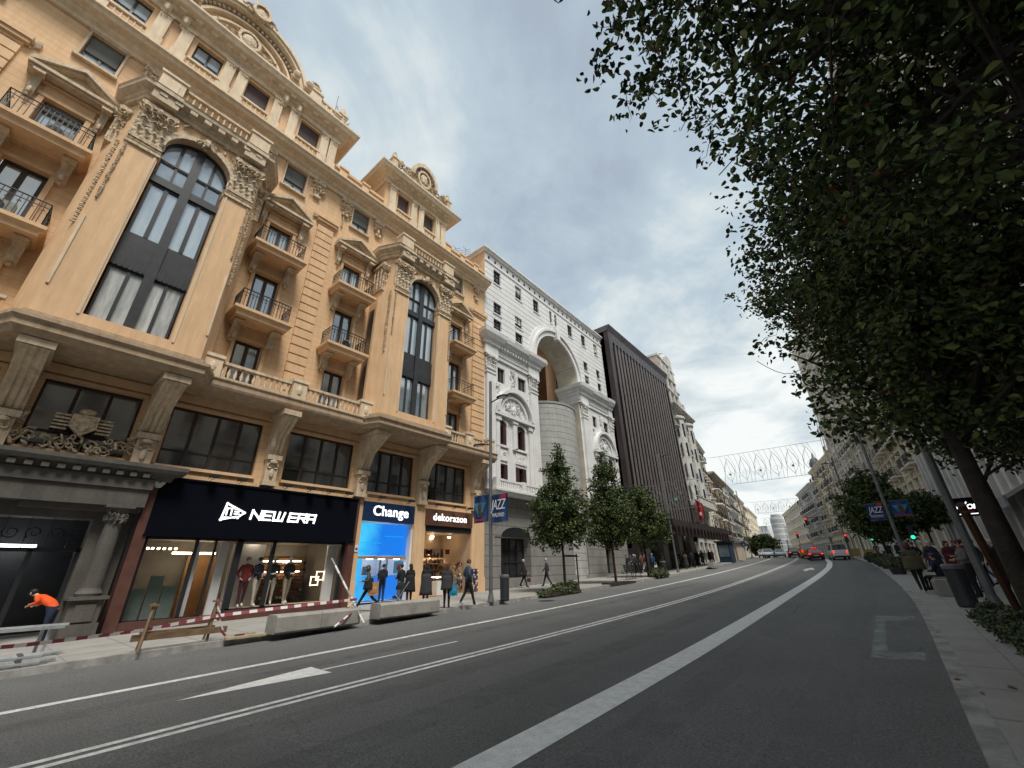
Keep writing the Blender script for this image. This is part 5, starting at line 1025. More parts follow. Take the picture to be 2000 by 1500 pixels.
for a, b in ((U0, ca - 4.1), (ca + 4.1, U1)): mb.wall(a, b, 16.6, 21.0, 0, [h for h in mid if a < h[0] < b], .2)
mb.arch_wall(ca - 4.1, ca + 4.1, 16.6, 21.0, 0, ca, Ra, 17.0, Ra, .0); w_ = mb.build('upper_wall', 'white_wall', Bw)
mb = MB(F); mb.poly([(U0, .0, 0), (U0, -9, 0), (U0, -9, 24.2), (U0, 0, 24.2)]); mb.poly([(U1, 0, 0), (U1, -9, 0), (U1, -9, 24.2), (U1, 0, 24.2)]); mb.poly([(U0, 0, 24.2), (U1, 0, 24.2), (U1, -8, 24.2), (U0, -8, 24.2)]); mb.bs('side_wall', 'ochre_plain', Bw)
mb = MB(F)      # deep barrel soffit and jambs
n = 18
for k in range(n):
    a, b = pi * k / n, pi * (k + 1) / n; mb.poly([(ca - Ra * cos(a), 0, 17 + Ra * sin(a)), (ca - Ra * cos(b), 0, 17 + Ra * sin(b)), (ca - Ra * cos(b), -2.05, 17 + Ra * sin(b)), (ca - Ra * cos(a), -2.05, 17 + Ra * sin(a))])
for s in (-1, 1): mb.poly([(ca + s * Ra, 0, 4), (ca + s * Ra, -2.05, 4), (ca + s * Ra, -2.05, 17), (ca + s * Ra, 0, 17)])
for s in (-1, 1): mb.poly([(ca + s * Ra, -2.05, 4), (ca + s * 9.3, -2.05, 4), (ca + s * 9.3, -2.05, 21), (ca + s * Ra, -2.05, 21)])
mb.build('arch_soffit', 'soffit_stone', Bw)
mb = MB(F)
for a, b in ((U0, ca - Ra), (ca + Ra, U1)): mb.wall(a, b, 5.6, 16.6, 0, [h for h in lowr + sh if a < h[0] < b], .3)
mb.bs('wall', 'white_paint', Bw)
mb = MB(F); mb.arch_band(ca, 17.0, Ra, Ra + .42, 0, .16, 1, 24); mb.arch_band(ca, 17, Ra + .42, Ra + .62, 0, .30, 1, 24); mb.arch_band(ca, 17, Ra + .62, Ra + .95, 0, .10, 1, 24); mb.prism_d([(ca - .22, 19.9), (ca + .22, 19.9), (ca + .32, 21.2), (ca - .32, 21.2)], 0, .42); mb.build('archivolt', 'white_paint', Bw)
def winw(u0, u1, z0, z1, fm='iron', trans=(.33, .66), d=-.12): window(Bw, F, u0, u1, z0, z1, d, fm, 'glass_dark', 1, trans, .05)
for k, h in enumerate(up + mid):
    winw(*h); sl_ = MB(F); sl_.box(h[0] - .06, h[1] + .06, 0, .07, h[2] - .08, h[2]); sl_.build('sill', 'white_paint', Bw)
    if k % 3 == 1: bl_ = MB(F); bl_.box(h[0] + .06, h[1] - .06, -.155, -.13, h[3] - (h[3] - h[2]) * (.3 + .12 * (k % 4)), h[3] - .05); bl_.build('blind', 'cream_wall', Bw)
for h in lowr:
    o = window(Bw, F, *h, -.15, 'maroon', 'glass_dark', 1, None, .09)
for h in sh:
    u0, u1, z0, z1 = h; o = window(Bw, F, u0, u1, z0, z1, -.22, 'maroon', 'glass_dark', 1, (.6,), .08)
    mb = MB(F); wd = (u1 - u0) * .30
    mb.box(u0, u0 + wd, -.16, .03, z0 + .02, z1 - .02); mb.box(u1 - wd, u1, -.16, .03, z0 + .02, z1 - .02); mb.bs('shutter', 'maroon', o)
    if z0 > 8:
        mb = MB(F); c = (u0 + u1) / 2; hw = (u1 - u0) / 2; mb.prism_d([(c - hw, z1)] + [(c - hw * cos(pi * k / 8), z1 + .28 * sin(pi * k / 8)) for k in range(9)], .0, .02); mb.build('arched_head', 'maroon', o)
        mb = MB(F); mb.arch_band(c, z1, hw, hw + .15, 0, .12, .62, 10); mb.box(u0 - .14, u0, 0, .1, z0, z1); mb.box(u1, u1 + .14, 0, .1, z0, z1); mb.box(u0 - .2, u1 + .2, 0, .16, z0 - .14, z0); ornament(mb, u0, u1, 7.95, 8.6, 0, .1, 14, rn, .9); mb.box(u0 - .1, u1 + .1, 0, .07, 7.9, 8.65); mb.build('surround', 'white_relief', o)
mb = MB(F)      # top cornice with square vents
mb.sweep([(U0 - .02, -8), (U0 - .02, 0), (U1, 0)], [(-.1, 24.0), (.1, 24.0), (.14, 24.12), (.3, 24.2), (.3, 24.32), (-.1, 24.36)]); mb.sweep([(U0, 0), (U1, 0)], [(0, 23.2), (.06, 23.2), (.06, 23.32), (0, 23.32)]); mb.sweep([(U0, 0), (U1, 0)], [(0, 20.6), (.1, 20.6), (.14, 20.75), (0, 20.8)][:4]) if False else None
mb.build('cornice', 'white_paint', Bw); mb = MB(F)
for k in range(25): u = U0 + .45 + k * .74; mb.box(u - .09, u + .09, .0, .03, 23.55, 23.78)
mb.bs('vent', 'iron', Bw)
ENT = [(-.3, 15.0), (.12, 15.0), (.12, 15.25), (.18, 15.3), (.18, 15.7), (.26, 15.75), (.30, 15.95), (.42, 16.05), (.46, 16.2), (.66, 16.3), (.7, 16.45), (.74, 16.6), (-.3, 16.72)]
for a, b in ((U0, ca - Ra - .05), (ca + Ra + .05, U1 + .1)):
    mb = MB(F); path = [(a, 0), (b, 0), (b, -2.0)] if a == U0 else [(a, -2.0), (a, 0), (b, 0)]; mb.sweep(path, ENT)
    for u in ((a + .5, b - .6) if a == U0 else (a + .6, b - .55)): mb.sweep([(u - .55, 0), (u - .55, .18), (u + .55, .18), (u + .55, 0)], [(-.1, 15.0), (.1, 15.0), (.1, 15.7), (.2, 15.75), (.25, 16.0), (.4, 16.1), (.56, 16.4), (.6, 16.66), (-.1, 16.74)])
    dentils(mb, a, b, .2, .42, 15.78, 15.95, .3, .14); mb.build('entablature', 'white_paint', Bw)
    for u in ((a + .5, b - .6) if a == U0 else (a + .6, b - .55)):
        mb = MB(F); mb.box(u - .42, u + .42, 0, .22, 5.9, 13.95); mb.box(u - .5, u + .5, 0, .3, 5.9, 6.5); mb.box(u - .47, u + .47, 0, .27, 13.6, 13.7); pl = mb.build('pilaster', 'white_paint', Bw); mb = MB(F); capital(mb, u - .42, u + .42, 13.95, 15.0, 0, .26, rn); mb.build('capital', 'white_relief', pl)
    c = (a + b) / 2 + (.0 if a == U0 else .1); c = 20.75 if a == U0 else 33.95
    mb = MB(F); mb.arch_band(c, 11.1, 1.75, 1.98, 0, .34, 1, 20); mb.arch_band(c, 11.1, 1.35, 1.55, 0, .14, 1, 20); mb.box(c - 2.15, c + 2.15, 0, .3, 10.85, 11.08); mb.box(c - .2, c + .2, 0, .16, 8.8, 10.85); mb.box(c - .28, c + .28, 0, .22, 10.6, 10.85)
    for s in (-1, 1): mb.box(c + s * 1.75 - .18, c + s * 1.75 + .18, 0, .14, 6.3, 10.85); mb.box(c + s * 1.75 - .26, c + s * 1.75 + .26, 0, .22, 10.5, 10.85)
    mb.build('blind_arch', 'white_paint', Bw); mb = MB(F); ornament(mb, c - .9, c + .9, 11.3, 12.2, 0, .12, 34, rn); mb.ell((c, .08, 11.6), (.25, .12, .35), 8, 4)
    for s in (-1, 1): mb.scroll(c + s * .5, 11.7, .08, .25, 1.3, .05, 0 if s > 0 else pi, s, 10)
    ornament(mb, c - .3, c + .3, 13.2, 14.7, 0, .12, 26, rn); ornament(mb, c - 1.9, c - 1.5, 12.5, 13.1, 0, .1, 6, rn); ornament(mb, c + 1.5, c + 1.9, 12.5, 13.1, 0, .1, 6, rn); mb.bs('relief', 'white_relief', Bw)
    mb = MB(F); mb.sweep([(a + .3, 0), (a + .3, .75), (b - .1, .75), (b - .1, 0)], [(-.2, 5.62), (0, 5.62), (.05, 5.74), (.12, 5.8), (.12, 5.92), (-.2, 5.92)]); mb.box(a + .3, b - .1, 0, .7, 5.64, 5.9); bl = mb.build('balcony', 'white_paint', Bw)
    balustrade(bl, F, [(a + .45, 0), (a + .45, .62), (b - .25, .62), (b - .25, 0)], 5.92, 6.5, 'white_paint', 'white_paint')
    for u in (a + .45, (a + b) / 2, b - .25): mb = MB(F); mb.box(u - .16, u + .16, .48, .78, 5.92, 6.56); mb.build('pedestal', 'white_paint', bl)
# podium
mb = MB(F); mb.wall(U0, U1, 0, 5.62, .03, [(19.25, 22.1, 0, 3.3), (27.2, 29.2, 0, 3.4), (32, 33.4, 0, 3.3)], .6); mb.box(U0, U1, .03, .12, 5.3, 5.62); mb.box(U0, U1, .03, .1, .2, 1.1)
for c, r in ((20.675, 1.425),): 
    mb.arch_band(c, 3.3, r, r + .55, .0, .07, .42, 12)
mb.build('podium', 'podium', Bw); mb = MB(F); mb.prism_d([(19.25, 3.3)] + [(20.675 - 1.42 * cos(pi * k / 12), 3.3 + .58 * sin(pi * k / 12)) for k in range(13)], .034, .05); mb.build('door_head', 'iron', Bw)
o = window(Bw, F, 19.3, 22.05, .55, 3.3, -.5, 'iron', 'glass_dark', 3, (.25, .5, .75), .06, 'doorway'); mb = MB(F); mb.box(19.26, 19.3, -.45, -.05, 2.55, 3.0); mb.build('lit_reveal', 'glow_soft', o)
for a, b in ((27.2, 29.2), (32, 33.4)): window(Bw, F, a, b, .5, 3.35, -.5, 'iron', 'glass_dark', 1, (.5,), .07, 'doorway')
# courtyard behind: round concrete stair tower and pink rear wing
T = thing('round_tower', 'curved grey concrete drum standing inside the great arch', 'tower', (-19.6, 27.6, 0)); mb = MB(); mb.lathe(-19.9, 28.05, [(3.15, 0), (3.15, 13.95), (3.21, 13.95), (3.21, 14.1), (3.0, 14.1), (3.0, 13.2), (.01, 13.2)], 56); mb.build('drum', 'concrete_curve', T, smooth=False)
R2 = thing('rear_wing', 'pink rendered rear wing seen through the great arch', 'building', (-26, 29, 0)); mb = MB(); hl = []
FB = frame(-21.6, 0, 0, 1, 1, 0); mb = MB(FB); hs = [(29.3, 30.2, z, z + 1.1) for z in (12.2, 15.2, 18.2, 21.2)] + [(32.3, 33.2, z, z + 1.1) for z in (12.2, 15.2, 18.2)]; mb.wall(27.6, 35.8, 0, 23.6, -2.5, hs, .25); mb.poly([(27.6, -2.5, 0), (27.6, -9, 0), (27.6, -9, 23.6), (27.6, -2.5, 23.6)]); mb.build('wall', 'pink_wall', R2)
for h in hs: window(R2, FB, *h, -2.65, 'iron', 'glass_dark', 1, (.5,), .06)
mb = MB(); mb.lathe(-22.6, 27.0, [(1.5, 0), (1.5, 17.2), (1.4, 17.6), (.8, 17.9), (.01, 18)], 24); mb.build('turret', 'pink_wall', R2)
# ---------------------------------------------------------------- bronze office building with ribs and scalloped canopy
Bb = thing('office_building', 'dark bronze office block of tall ribs and round-headed slots over a scalloped canopy', 'building', (-15.9, 45, 0)); FB = frame(-15.9, 0, 0, 1, 1, 0)
a, b = 36.05, 53.0
mb = MB(FB); mb.box(a, b, -7, -.53, 3, 25.2); mb.build('core', 'bronze_panel', Bb)
mb = MB(FB); mb.box(a, a + .7, -3, 0, .8, 24.9); mb.box(b - .3, b, -3, 0, 4, 24.9); mb.bs('end_wall', 'bronze_panel', Bb)
n = 19; st = (b - .3 - a - .7) / n
mb = MB(FB)
for k in range(n):
    c = a + .7 + (k + .5) * st; mb.arch_wall(c - st / 2, c + st / 2, 23.1, 24.95, 0, c, st * .34, 23.5, st * .5, .35, 8)
mb.box(a, b, -3.2, .03, 24.95, 25.55); mb.prism_u([(-3.2, 24.9), (.0, 24.9), (.28, 25.55), (-3.2, 25.55)], a - .12, b + .1); mb.build('cornice', 'bronze_top', Bb)
for k in range(1, n):
    u = a + .7 + k * st; mb = MB(FB); mb.box(u - st * .22, u + st * .22, -.45, -.05, 5.0, 23.5); o = mb.build('rib', 'bronze_dark', Bb); mb = MB(FB); mb.prism_z([(u - st * .22, -.049), (u - st * .17, .02), (u + st * .17, .02), (u + st * .22, -.049)], 5.0, 23.5); mb.build('rib_face', 'bronze_fin', o)
for k in range(n):
    u = a + .7 + (k + .5) * st; mb = MB(FB)
    for j in range(7): mb.poly([(u - st * .34, -.5, 5.2 + j * 2.62), (u + st * .34, -.5, 5.2 + j * 2.62), (u + st * .34, -.5, 7.0 + j * 2.62), (u - st * .34, -.5, 7.0 + j * 2.62)])
    mb.box(u - st * .34, u + st * .34, -.52, -.49, 5.1, 5.2); mb.build('window_strip', 'glass_dark', Bb)

for k in range(3):
    u = a + .7 + (k + .5) * st; mb = MB(FB); mb.box(u - st * .33, u + st * .33, -.36, -.30, 19.2 - k * .9, 23.9); mb.build('top_light', 'glass_sky', Bb)  # pale panes in the first slots, a bright reflection put into their colour
mb = MB(FB)     # canopy with scalloped fringe
mb.box(a + .0, 53.6, 0, 3.05, 4.95, 5.15); mb.box(a, a + .2, 0, 3.25, 4.2, 5.15); nn = 17; s2 = (53.6 - a) / nn
for k in range(nn): c = a + (k + .5) * s2; mb.arch_wall(c - s2 / 2, c + s2 / 2, 3.9, 5.15, 3.25, c, s2 * .36, 4.3, s2 * .4, .3, 8)
for k in range(nn + 1): u = a + k * s2; mb.prism_u([(.0, 4.9), (3.2, 4.9), (3.2, 3.9), (2.4, 4.5), (0, 4.6)], u - .07, u + .07)
mb.build('canopy', 'bronze_panel', Bb)
mb = MB(FB); mb.box(a, b, -1.2, -1.1, .8, 5.0); 
mb.build('ground_floor', 'iron', Bb)
for u in (38.0, 42.4, 46.8, 50.6): mb = MB(FB); mb.box(u - .6, u + .6, -1.1, .05, gz(u), 4.9); mb.build('column', 'concrete', Bb)
mb = MB(FB)
for u in (39.2, 44.6, 48.6): mb.box(u, u + 1.8, -1.09, -1.05, gz(u) + .2, 3.6)
mb.bs('shop_window', 'glass_blue', Bb)
# ---------------------------------------------------------------- generic city fronts further along
def front(name, label, x0, y0, x1, y1, side, zt, m, bays, floors, zb=4.8, balc=True, roof=None, dep=11, bow=False, ground='iron', det=True, seed=1, winh=.62, hood=True, cor=.55, cat='building', par=None):
    """street front between two plan points; side +1 faces +X (left of the road), -1 faces -X"""
    rn = random.Random(seed); L_ = math.hypot(x1 - x0, y1 - y0); ux, uy = (x1 - x0) / L_, (y1 - y0) / L_; dx, dy = (uy, -ux) if side > 0 else (-uy, ux)
    G = frame(x0, y0, ux, uy, dx, dy); B = thing(name, label, cat, (x0, y0, 0)) if par is None else par; fh = (zt - zb) / floors; bw = L_ / bays; ww = bw * .42; hl = []
    for i in range(bays):
        for j in range(floors): c = (i + .5) * bw; hl.append((c - ww / 2, c + ww / 2, zb + j * fh + fh * .14, zb + j * fh + fh * (.14 + winh)))
    mb = MB(G); mb.wall(0, L_, zb, zt, 0, hl, .25); mb.poly([(0, 0, 0), (0, -dep, 0), (0, -dep, zt), (0, 0, zt)]); mb.poly([(L_, 0, 0), (L_, -dep, 0), (L_, -dep, zt), (L_, 0, zt)]); mb.poly([(0, 0, zt), (L_, 0, zt), (L_, -dep, zt), (0, -dep, zt)]); mb.build('wall', m, B)
    for h in hl:
        c = (h[0] + h[1]) / 2; mb = MB(G); mb.box(c - .03, c + .03, -.2, -.14, h[2], h[3]); mb.box(h[0], h[1], -.2, -.15, h[3] - .06, h[3]); mb.box(h[0], h[0] + .05, -.2, -.15, h[2], h[3]); mb.box(h[1] - .05, h[1], -.2, -.15, h[2], h[3]); o = mb.build('window', 'iron_frame', B)
        mb = MB(G); mb.poly([(h[0], -.2, h[2]), (h[1], -.2, h[2]), (h[1], -.2, h[3]), (h[0], -.2, h[3])]); mb.build('pane', 'glass_blue', o)
        if det:
            mb = MB(G); mb.box(h[0] - .12, h[0], 0, .07, h[2], h[3]); mb.box(h[1], h[1] + .12, 0, .07, h[2], h[3]); mb.box(h[0] - .18, h[1] + .18, 0, .2, h[3], h[3] + .13); mb.box(h[0] - .15, h[1] + .15, 0, .14, h[2] - .1, h[2])
            if hood and rn.random() < .6: mb.prism_d([(h[0] - .2, h[3] + .13), (h[1] + .2, h[3] + .13), (c, h[3] + .42)], 0, .2)
            mb.build('surround', m, o)
    if det:
        mb = MB(G)
        for j in range(floors): mb.box(0, L_, 0, .08, zb + j * fh - .06, zb + j * fh + .06)
        for i in range(bays + 1): u = min(max(i * bw, .2), L_ - .2); mb.box(u - .16, u + .16, 0, .12, zb, zt - .3)
        mb.build('wall_bands', m, B)
    mb = MB(G); mb.sweep([(0, 0), (L_, 0)], [(0, zt - .5), (.15, zt - .5), (.2, zt - .3), (cor * .7, zt - .15), (cor, zt), (cor, zt + .12), (0, zt + .16)]); dentils(mb, 0, L_, .1, cor * .65, zt - .36, zt - .2, .5, .22); mb.build('cornice', m, B); mb = MB(G); mb.sweep([(0, 0), (L_, 0)], [(0, zb - .35), (.3, zb - .3), (.4, zb - .1), (0, zb)]); mb.build('shopfront_cornice', m, B)
    if balc:
        for j in range(floors):
            for i in range(bays):
                if rn.random() < .7:
                    c = (i + .5) * bw; z = zb + j * fh + fh * .1; mb = MB(G); mb.box(c - ww * .85, c + ww * .85, 0, .75, z - .16, z); o = mb.build('balcony', m, B); mb = MB(G); P = [(c - ww * .8, 0), (c - ww * .8, .7), (c + ww * .8, .7), (c + ww * .8, 0)]
                    for zz_ in (z + .08, z + .75): mb.tube([(p, q, zz_) for p, q in P], .025, 4)
                    for p, q in zip(P, P[1:]):
                        k = max(2, int(math.hypot(q[0] - p[0], q[1] - p[1]) / .18))
                        for t in range(k): mb.box(p[0] + (q[0] - p[0]) * t / k - .014, p[0] + (q[0] - p[0]) * t / k + .014, p[1] + (q[1] - p[1]) * t / k - .014, p[1] + (q[1] - p[1]) * t / k + .014, z, z + .75)
                    mb.build('railing', 'iron', o)
    mb = MB(G); mb.box(0, L_, -.6, -.5, 0, zb - .3); mb.build('shop_glazing', 'glass_dark', B); mb = MB(G)
    for i in range(bays + 1): u = min(max(i * bw, .3), L_ - .3); mb.box(u - .3, u + .3, -.5, .08, 0, zb - .3)
    mb.box(0, L_, -.5, .06, zb - 1.1, zb - .3); mb.build('shop_piers', 'dark_stone' if side < 0 and y0 < 21 else m, B)
    return B, G, L_
# pale ornate building: receding gable, balconies, stepped belvedere
xo = -16.5
Bo, G, L_ = front('ornate_building', 'pale ornate building with crowded balconies, belvedere and pinkish blank gable wall', xo, 53.3, xo - .6, 64.0, 1, 21.6, 'ornate_wall', 5, 5, 5.2, True, seed=3, cor=1.0)
mb = MB(G); mb.box(0, 6.3, -9, -.2, 21.7, 29.1); mb.build('attic_wall', 'ornate_wall', Bo); mb = MB(G); mb.poly([(-.01, -9, 5), (-.01, 0, 5), (-.01, 0, 21.6), (-.01, -.1, 29.4), (-.01, -2.9, 29.5), (-.01, -9, 29.5)]); mb.build('gable_wall', 'gable_pink', Bo)
mb = MB(G); mb.box(-.1, 6.4, -9, .0, 29.1, 29.4); mb.box(5.0, 6.9, -1.8, .0, 25.4, 31.0); mb.box(5.0, 7.1, -2, .15, 28.4, 28.65); mb.lathe(5.7, -.9, [(.9, 30.6), (.75, 31.0), (.4, 31.4), (.25, 31.8), (.3, 32.0), (.05, 32.3)], 10); mb.box(6.9, 8.5, -2.2, -.2, 21.7, 25.6); mb.box(6.8, 8.8, -2.3, 0, 25.6, 25.85); mb.box(8.5, 10.5, -2.2, -.3, 21.7, 23.4)
for k in range(12): rnk = random.Random(k); mb.ell((rnk.uniform(.3, 10.3), -.1, 22.3 + rnk.uniform(0, 1)), (.25, .25, .4), 6, 4)
for u in (.4, 2.4, 4.4, 6.2): mb.box(u - .25, u + .25, -.25, .15, 21.7, 28.3)
for u in (8.6, 10.4): mb.box(u - .15, u + .15, -.5, -.1, 23.4, 24.3); mb.ell((u, -.3, 24.5), (.2, .2, .25), 6, 4)
for z in (24.3, 26.4): mb.box(0, 6.4, -.2, .25, z, z + .2)
mb.build('belvedere', 'ornate_wall', Bo); mb = MB(G)
for u in (1.4, 3.4, 5.3):
    for z in (22.6, 24.8, 26.9): mb.box(u - .45, u + .45, -.22, -.18, z, z + 1.2)
mb.bs('attic_window', 'glass_dark', Bo)
for c in (3.2, 7.5):
    mb = MB(G); mb.lathe(c, 0, [(.3, 8.0), (1.1, 8.8), (1.1, 19.8), (1.3, 20.0), (1.3, 20.3), (.01, 20.9)], 10, 1, .9); b_ = mb.build('bay', 'ornate_wall', Bo); mb = MB(G)
    for z in (9.2, 12.0, 14.8, 17.5):
        for a in range(4): t = pi * (a + .5) / 4; mb.box(c + 1.06 * cos(t) - .22, c + 1.06 * cos(t) + .22, .9 * sin(t) - .08, 1.05 * sin(t), z, z + 1.7)
    mb.bs('bay_window', 'glass_dark', b_)
mb = MB(G); mb.box(.1, 9.4, 0, 1.5, 8.2, 8.5); mb.build('belvedere_balcony', 'ornate_wall', Bo); balustrade(Bo, G, [(.2, 1.4), (9.3, 1.4)], 8.5, 9.3, 'ornate_wall', 'ornate_wall')
# roof boxes behind the bronze block
t = thing('roof_pavilion', 'pale roof pavilion peeping over the bronze block', 'building', (-20, 44, 25)); mb = MB(); mb.box(-22.6, -19.2, 43.2, 49.5, 24.8, 27.6); mb.box(-22.8, -19.0, 43.0, 49.7, 27.6, 27.9)
mb.build('walls', 'cream_wall', t); mb = MB()
for k in range(5): mb.box(-19.21, -19.16, 43.8 + k * 1.1, 44.5 + k * 1.1, 25.9, 27.2)
mb.bs('window', 'glass_dark', t)
# left side further on
LX = lambda y: -16.9 + dL(y)
front('pale_building', 'plain pale building with shallow balconies beside the ornate one', -17.35, 64.2, LX(75) + 1.0, 75, 1, 19.3, 'cream_wall', 4, 5, 5.6, True, seed=5, hood=False)
Bt, G, L_ = front('tan_building', 'tan building with deep curved balconies and a brown upper band', LX(75.2) + 1.1, 75.2, LX(91) + 1.1, 91, 1, 15.9, 'tan_wall', 6, 4, 5.8, True, seed=6, hood=False, cor=1.1)
mb = MB(G)
for z in (8.4, 11.0, 13.4): mb.sweep([(1, 0), (2, 1.1), (L_ - 2, 1.1), (L_ - 1, 0)], [(-.4, z - .25), (0, z - .25), (0, z), (-.4, z)])
mb.build('long_balcony', 'cream_wall', Bt)
front('white_building', 'white building with a broken roofline beyond the tan one', LX(91.5) + 1.2, 91.5, LX(108) + 1.2, 108, 1, 16.8, 'grey_wall', 6, 4, 6, True, seed=7)
front('beige_building', 'beige building far up the left side', LX(108.5) + 1.2, 108.5, LX(128) + 1.2, 128, 1, 16.4, 'cream_wall_b', 7, 4, 6, True, seed=8)
front('pale_stone_building', 'pale stone building where the street narrows on the left', LX(128.5), 128.5, LX(152), 152, 1, 17.4, 'cream_wall', 8, 4, 6, False, seed=9)
front('yellow_stone_building', 'yellowish stone building at the far left end of the street', LX(152.5), 152.5, LX(190), 190, 1, 18.0, 'cream_wall_b', 11, 5, 6, False, seed=10)
# right side
RX = lambda y: 5.5 + dR(y)
front('near_facade', 'pale building hidden behind the big near trees', 5.6, -24, 5.6, -3, -1, 23, 'cream_wall', 8, 5, 5, True, seed=12)
front('stone_facade', 'cream stone building glimpsed through the leaves above the benches', 5.6, -2.7, 5.5, 21, -1, 24.5, 'cream_wall', 8, 6, 5, True, seed=13)
Bp, G, L_ = front('pilastered_building', 'grey building with closely set tall pilasters over lit shops', 5.5, 21.3, RX(44), 44, -1, 20.5, 'grey_wall', 10, 4, 9.2, False, seed=14, winh=.7)
mb = MB(G)
for k in range(17): u = .5 + k * (L_ - 1) / 16; mb.box(u - .2, u + .2, 0, .5, gz(25), 8.8)
mb.bs('pilaster', 'grey_wall', Bp); mb = MB(G); mb.box(0, L_, .05, .1, 1, 8.8); mb.build('tall_glazing', 'glass_dark', Bp)
s = thing('shop_sign', 'dark hanging shop board with a white script word and underline on the pilastered building', 'sign', (4.9, 31, 4)); mb = MB(); mb.box(3.4, 4.95, 30.9, 31.0, 3.4, 4.3); mb.build('board', 'sign_black', s); text('lettering', 'Women', .5, s, 'letter_glow', tm(4.2, 30.88, 3.9, 1, 0), .01, .004, .25, .85); mb = MB(); mb.box(3.6, 4.8, 30.86, 30.9, 3.5, 3.54); mb.build('underline', 'letter_glow', s)
Bs, G, L_ = front('tall_building', 'very tall cream building on the right draped with strings of lights', RX(44.4), 44.4, RX(64), 64, -1, 27, 'cream_wall_b', 9, 8, 5.6, True, seed=15)
Bs2, G2, L2 = front('high_corner_building', 'tallest cream corner block at the bend on the right', RX(64.2), 64.2, RX(82), 82, -1, 34.5, 'cream_wall', 9, 10, 5.8, True, seed=16, cor=.8)
front('domed_building', 'stone building with a small grey dome past the tall corner block', RX(82.3), 82.3, RX(99), 99, -1, 17.4, 'cream_wall_b', 7, 5, 6, True, seed=17)
d = thing('roof_dome', 'small dark dome on the roofline right of the string lights', 'dome', (RX(98) + .8, 98, 18)); mb = MB(); mb.lathe(RX(98) + .9, 98, [(.8, 17.3), (.8, 18.3), (1.0, 18.4), (.9, 19.1), (.6, 19.7), (.2, 20.1), (.06, 20.9)], 12); mb.build('shell', 'roof_grey', d)
front('far_ornate_building', 'ornate stone building beyond the dome', RX(99.3) - .4, 99.3, RX(116) - .4, 116, -1, 15.6, 'grey_wall', 7, 4, 6, True, seed=18)
front('far_plain_building', 'low grey building at the right-hand bend of the street', RX(116.3), 116.3, RX(150), 150, -1, 14.5, 'cream_wall', 10, 4, 6, False, seed=19)
# closing the view: round-topped tower block
Cp = thing('stepped_tower', 'grey stepped round-topped tower with pale bands closing the street', 'tower', (-30, 205, 2))
mb = MB(); mb.lathe(-29.0, 206, [(2.5, 0), (2.5, 17.2), (2.4, 17.2), (2.4, 18.6), (1.9, 18.9), (1.9, 19.8), (1.1, 20.3), (.01, 20.5)], 24); mb.build('tower_drum', 'tower_grey', Cp); mb = MB(); mb.box(-29, -24.3, 204.5, 215, 0, 15.0); mb.box(-27, -22, 203.8, 216, 0, 10.5); mb.build('wing', 'tower_grey', Cp)
front('far_orange_building', 'warm cream building at the head of the street beside the tower', -23.5, 200, -8, 196, 1, 10.5, 'cream_wall_b', 9, 4, 4, False, seed=23, det=False)
front('far_white_building', 'white building glimpsed left of the stepped tower', -44, 212, -33.5, 209, 1, 16, 'white_paint', 7, 5, 4, False, seed=24, det=False)
# string lights draped down the tall right-hand building
t = thing('light_curtain', 'slender strings of unlit lights draped down the tall cream building', 'string lights', (RX(60) - .6, 60, 24)); mb = MB(); rn = random.Random(9)
for k in range(46):
    y = 50 + k * .62; x = RX(y) - .95; zt = 26 if y < 64 else 33
    mb.tube([(x + .3, y, zt), (x - .1, y + rn.uniform(-.3, .3), zt * .72), (x - .45 - rn.uniform(0, .4), y + rn.uniform(-.6, .6), zt * .5), (x - .8, y + rn.uniform(-1, 1), zt * .36)], .028, 3)
mb.build('strings', 'wire_pale', t)
# aerials
def aerial(x, y, z, h, lb, arms=3):
    t = thing('roof_aerial', lb, 'aerial', (x, y, z)); mb = MB(); mb.tube([(x, y, z), (x, y, z + h)], .02, 4); mb.build('mast', 'wire', t)
    if arms:
        mb = MB()
        for k in range(arms): mb.tube([(x - .35, y - .2, z + h - .15 - k * .22), (x + .35, y + .2, z + h - .15 - k * .22)], .014, 4)
        mb.tube([(x - .1, y + .35, z + h - .1), (x + .1, y - .35, z + h - .1)], .014, 4); mb.build('elements', 'wire', t)
aerial(-17.4, 5.4, 25.3, 2.6, 'single thin whip aerial behind the right end of the big attic', 0)
aerial(-17.8, 15.6, 21.9, 1.5, 'branching television aerial left of the white roofline'); aerial(-17.8, 16.6, 21.9, 2.1, 'taller television aerial nearest the white roofline', 4)
